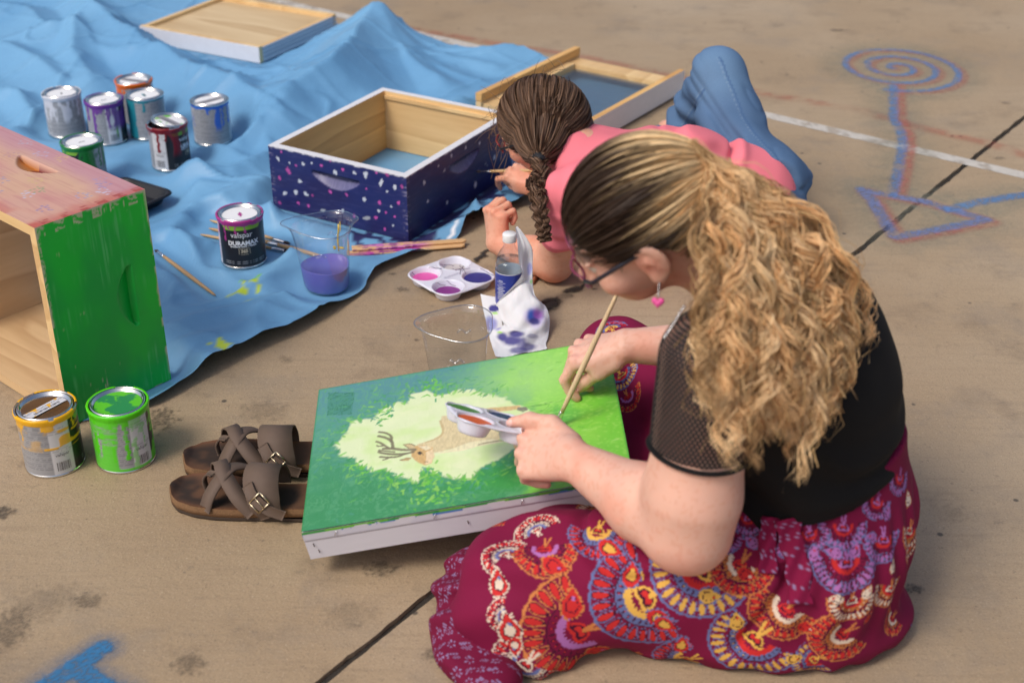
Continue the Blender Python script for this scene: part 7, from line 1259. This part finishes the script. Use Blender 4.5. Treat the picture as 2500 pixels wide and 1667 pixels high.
# ---- hair: smooth back hair gathered into a side braid
def hair_girl():
    rg = np.random.default_rng(8); A = np.array([gF, gL, gU]); rad = np.array((.104, .086, .101)); cc0 = g_at(-.008, 0, .010); cap = SDF(gC-.17, gC+.17, .0036); cap.ell(cc0, rad*.985, A, .01); cap.ell(g_at(-.045, 0, -.045), (.062, .062, .065), A, .02); cap.ell(g_at(.088, 0, -.055), np.array((.085, .12, .09)), A, .012, 'sub')
    for b in (-1, 1): cap.ell(g_at(.012, .090*b, -.050), np.array((.040, .045, .048)), A, .01, 'sub')
    V, Q = cap.mesh(1); DK, LT = lin(74, 56, 46), lin(122, 94, 74); c = DK*(.8+.4*fbm(V[:, 0]*25, V[:, 1]*25, V[:, 2]*25, 2, 3))[:, None]; parts = [(V, Q, c)]
    tie = AT(1313, 384, 2.985); K = 20; t = np.linspace(0, 1, K); n = 3000; d = rg.normal(size=(n*4, 3)); d /= np.linalg.norm(d, axis=1)[:, None]; P = cc0+(d*rad)@A; q = (P-cap.lo)/cap.h; i = np.clip(np.round(q).astype(int), 0, cap.n-1); ok = (cap.F[tuple(i.T)] < .010); d = d[ok][:n]; n = len(d); td = (tie-cc0)@A.T/rad; tl = np.linalg.norm(td); bd = td/tl; om = np.arccos(np.clip(d@bd, -.995, .995)); lift = rg.uniform(.99, 1.05, n); paths = np.zeros((n, K, 3)); perp = np.cross(d, bd); perp /= np.linalg.norm(perp, axis=1)[:, None]+1e-9; wv = rg.uniform(0, 6.28, n)
    for k in range(K):
        dd = (d*np.sin((1-t[k])*om)[:, None]+bd*np.sin(t[k]*om)[:, None])/np.sin(om)[:, None]+perp*(.03*np.sin(wv+5*t[k])*math.sin(math.pi*t[k]))[:, None]; dd /= np.linalg.norm(dd, axis=1)[:, None]; rr = lift*(1+(tl*1.0-1)*sm(.75, 1, t[k])); paths[:, k] = cc0+(dd*rad*rr[:, None])@A
    paths[:, -1] = tie+rg.normal(0, .005, (n, 3)); E = g_at(-.004, .084, -.022); v = paths-E; dq = np.linalg.norm(v, axis=2); mk = (dq < .030); nv_ = v+(gU*.014-gF*.010)*mk[..., None]; nv_ /= np.linalg.norm(nv_, axis=2)[..., None]; paths = np.where(mk[..., None], E+nv_*.030, paths); tone = rg.uniform(0, 1, n)**1.5; col = np.repeat((DK*(1-tone[:, None])+LT*tone[:, None])[:, None], K, 1); parts.append(strands_mesh(paths, .0010*(.7+.5*np.sin(np.pi*t)), col))
    # braid: three bundles crossing over one another
    G_ = smooth_line([tie, AT(1318, 425, 2.95), AT(1312, 470, 2.92), AT(1318, 520, 2.895), AT(1326, 566, 2.89), AT(1330, 590, 2.89)], 24); KB = len(G_); tb = np.linspace(0, 1, KB); G_ = push_out(push_out(G_, gb_, .016, 3), gs, .018, 2); T_ = np.gradient(G_, axis=0); T_ /= np.linalg.norm(T_, axis=1)[:, None]; w = np.cross(T_, _D); w /= np.linalg.norm(w, axis=1)[:, None]; u = np.cross(w, T_); P = []; C = []
    for b in range(3):
        ph = 2*math.pi*(tb*3.3+b/3+.05*np.sin(tb*9)); cx = .0140*np.sin(ph); cy = .0070*np.sin(2*ph); taper = (1-.45*tb)
        for j in range(90):
            a = rg.uniform(0, 6.28); o = math.sqrt(rg.uniform(0, 1))*(.0112 if j % 9 else .0145); P.append(G_+((cx+o*math.cos(a)*(1+.2*np.sin(ph*2)))*taper)[:, None]*w+((cy+o*.75*math.sin(a))*taper)[:, None]*u); tn = rg.uniform(0, 1)**1.4; C.append(np.tile(DK*(1-tn)+LT*tn, (KB, 1)))
    parts.append(strands_mesh(P, .0009*np.ones(KB), C))
    P = []; C = []; K3 = 14; t3 = np.linspace(0, 1, K3)
    for k in range(150):
        a = g_at(rg.uniform(.02, .075), rg.uniform(-.06, .065), rg.uniform(.03, .085)) if k % 3 else g_at(rg.uniform(-.10, .0), rg.uniform(-.06, .06), rg.uniform(.06, .11)); dr = gF*rg.uniform(.02, .09)-gU*rg.uniform(.02, .12)+gL*rg.normal(0, .03); b_ = rg.normal(0, .018, 3); P.append(a+dr*(t3**1.1)[:, None]+b_*np.sin(t3*3)[:, None]+np.array((0, 0, .012))*np.sin(math.pi*t3)[:, None]); C.append(np.tile(lin(120, 95, 75), (K3, 1)))
    parts.append(strands_mesh(P, .00038*np.ones(K3), C)); V, F, Cc = join(parts); h = gput(mesh('hair', V, F, M_HAIR, None, col=Cc))
    V, F = tube_vf([tie+(T_[0]*z) for z in np.linspace(-.010, .016, 7)], np.array([.0125, .0145, .0150, .0145, .0150, .0145, .0125]), 20); mesh('hair_tie', V, F, pmat('black_elastic', (.010, .010, .013), .7, var=.3, scale=300, bump=.6), h)
hair_girl()
glasses(g_at, .95, gput, pmat('red_frame', (.30, .012, .018), .3), pmat('black_temple', (.010, .010, .011), .3))
brush('short handled paint brush dabbing white on the navy box', gTIP, AT(1372, 414, _td-.10), .0046, .026, .014, brc=pmat('white_tipped_bristles', (.10, .08, .08), .7, var=.6, scale=300))
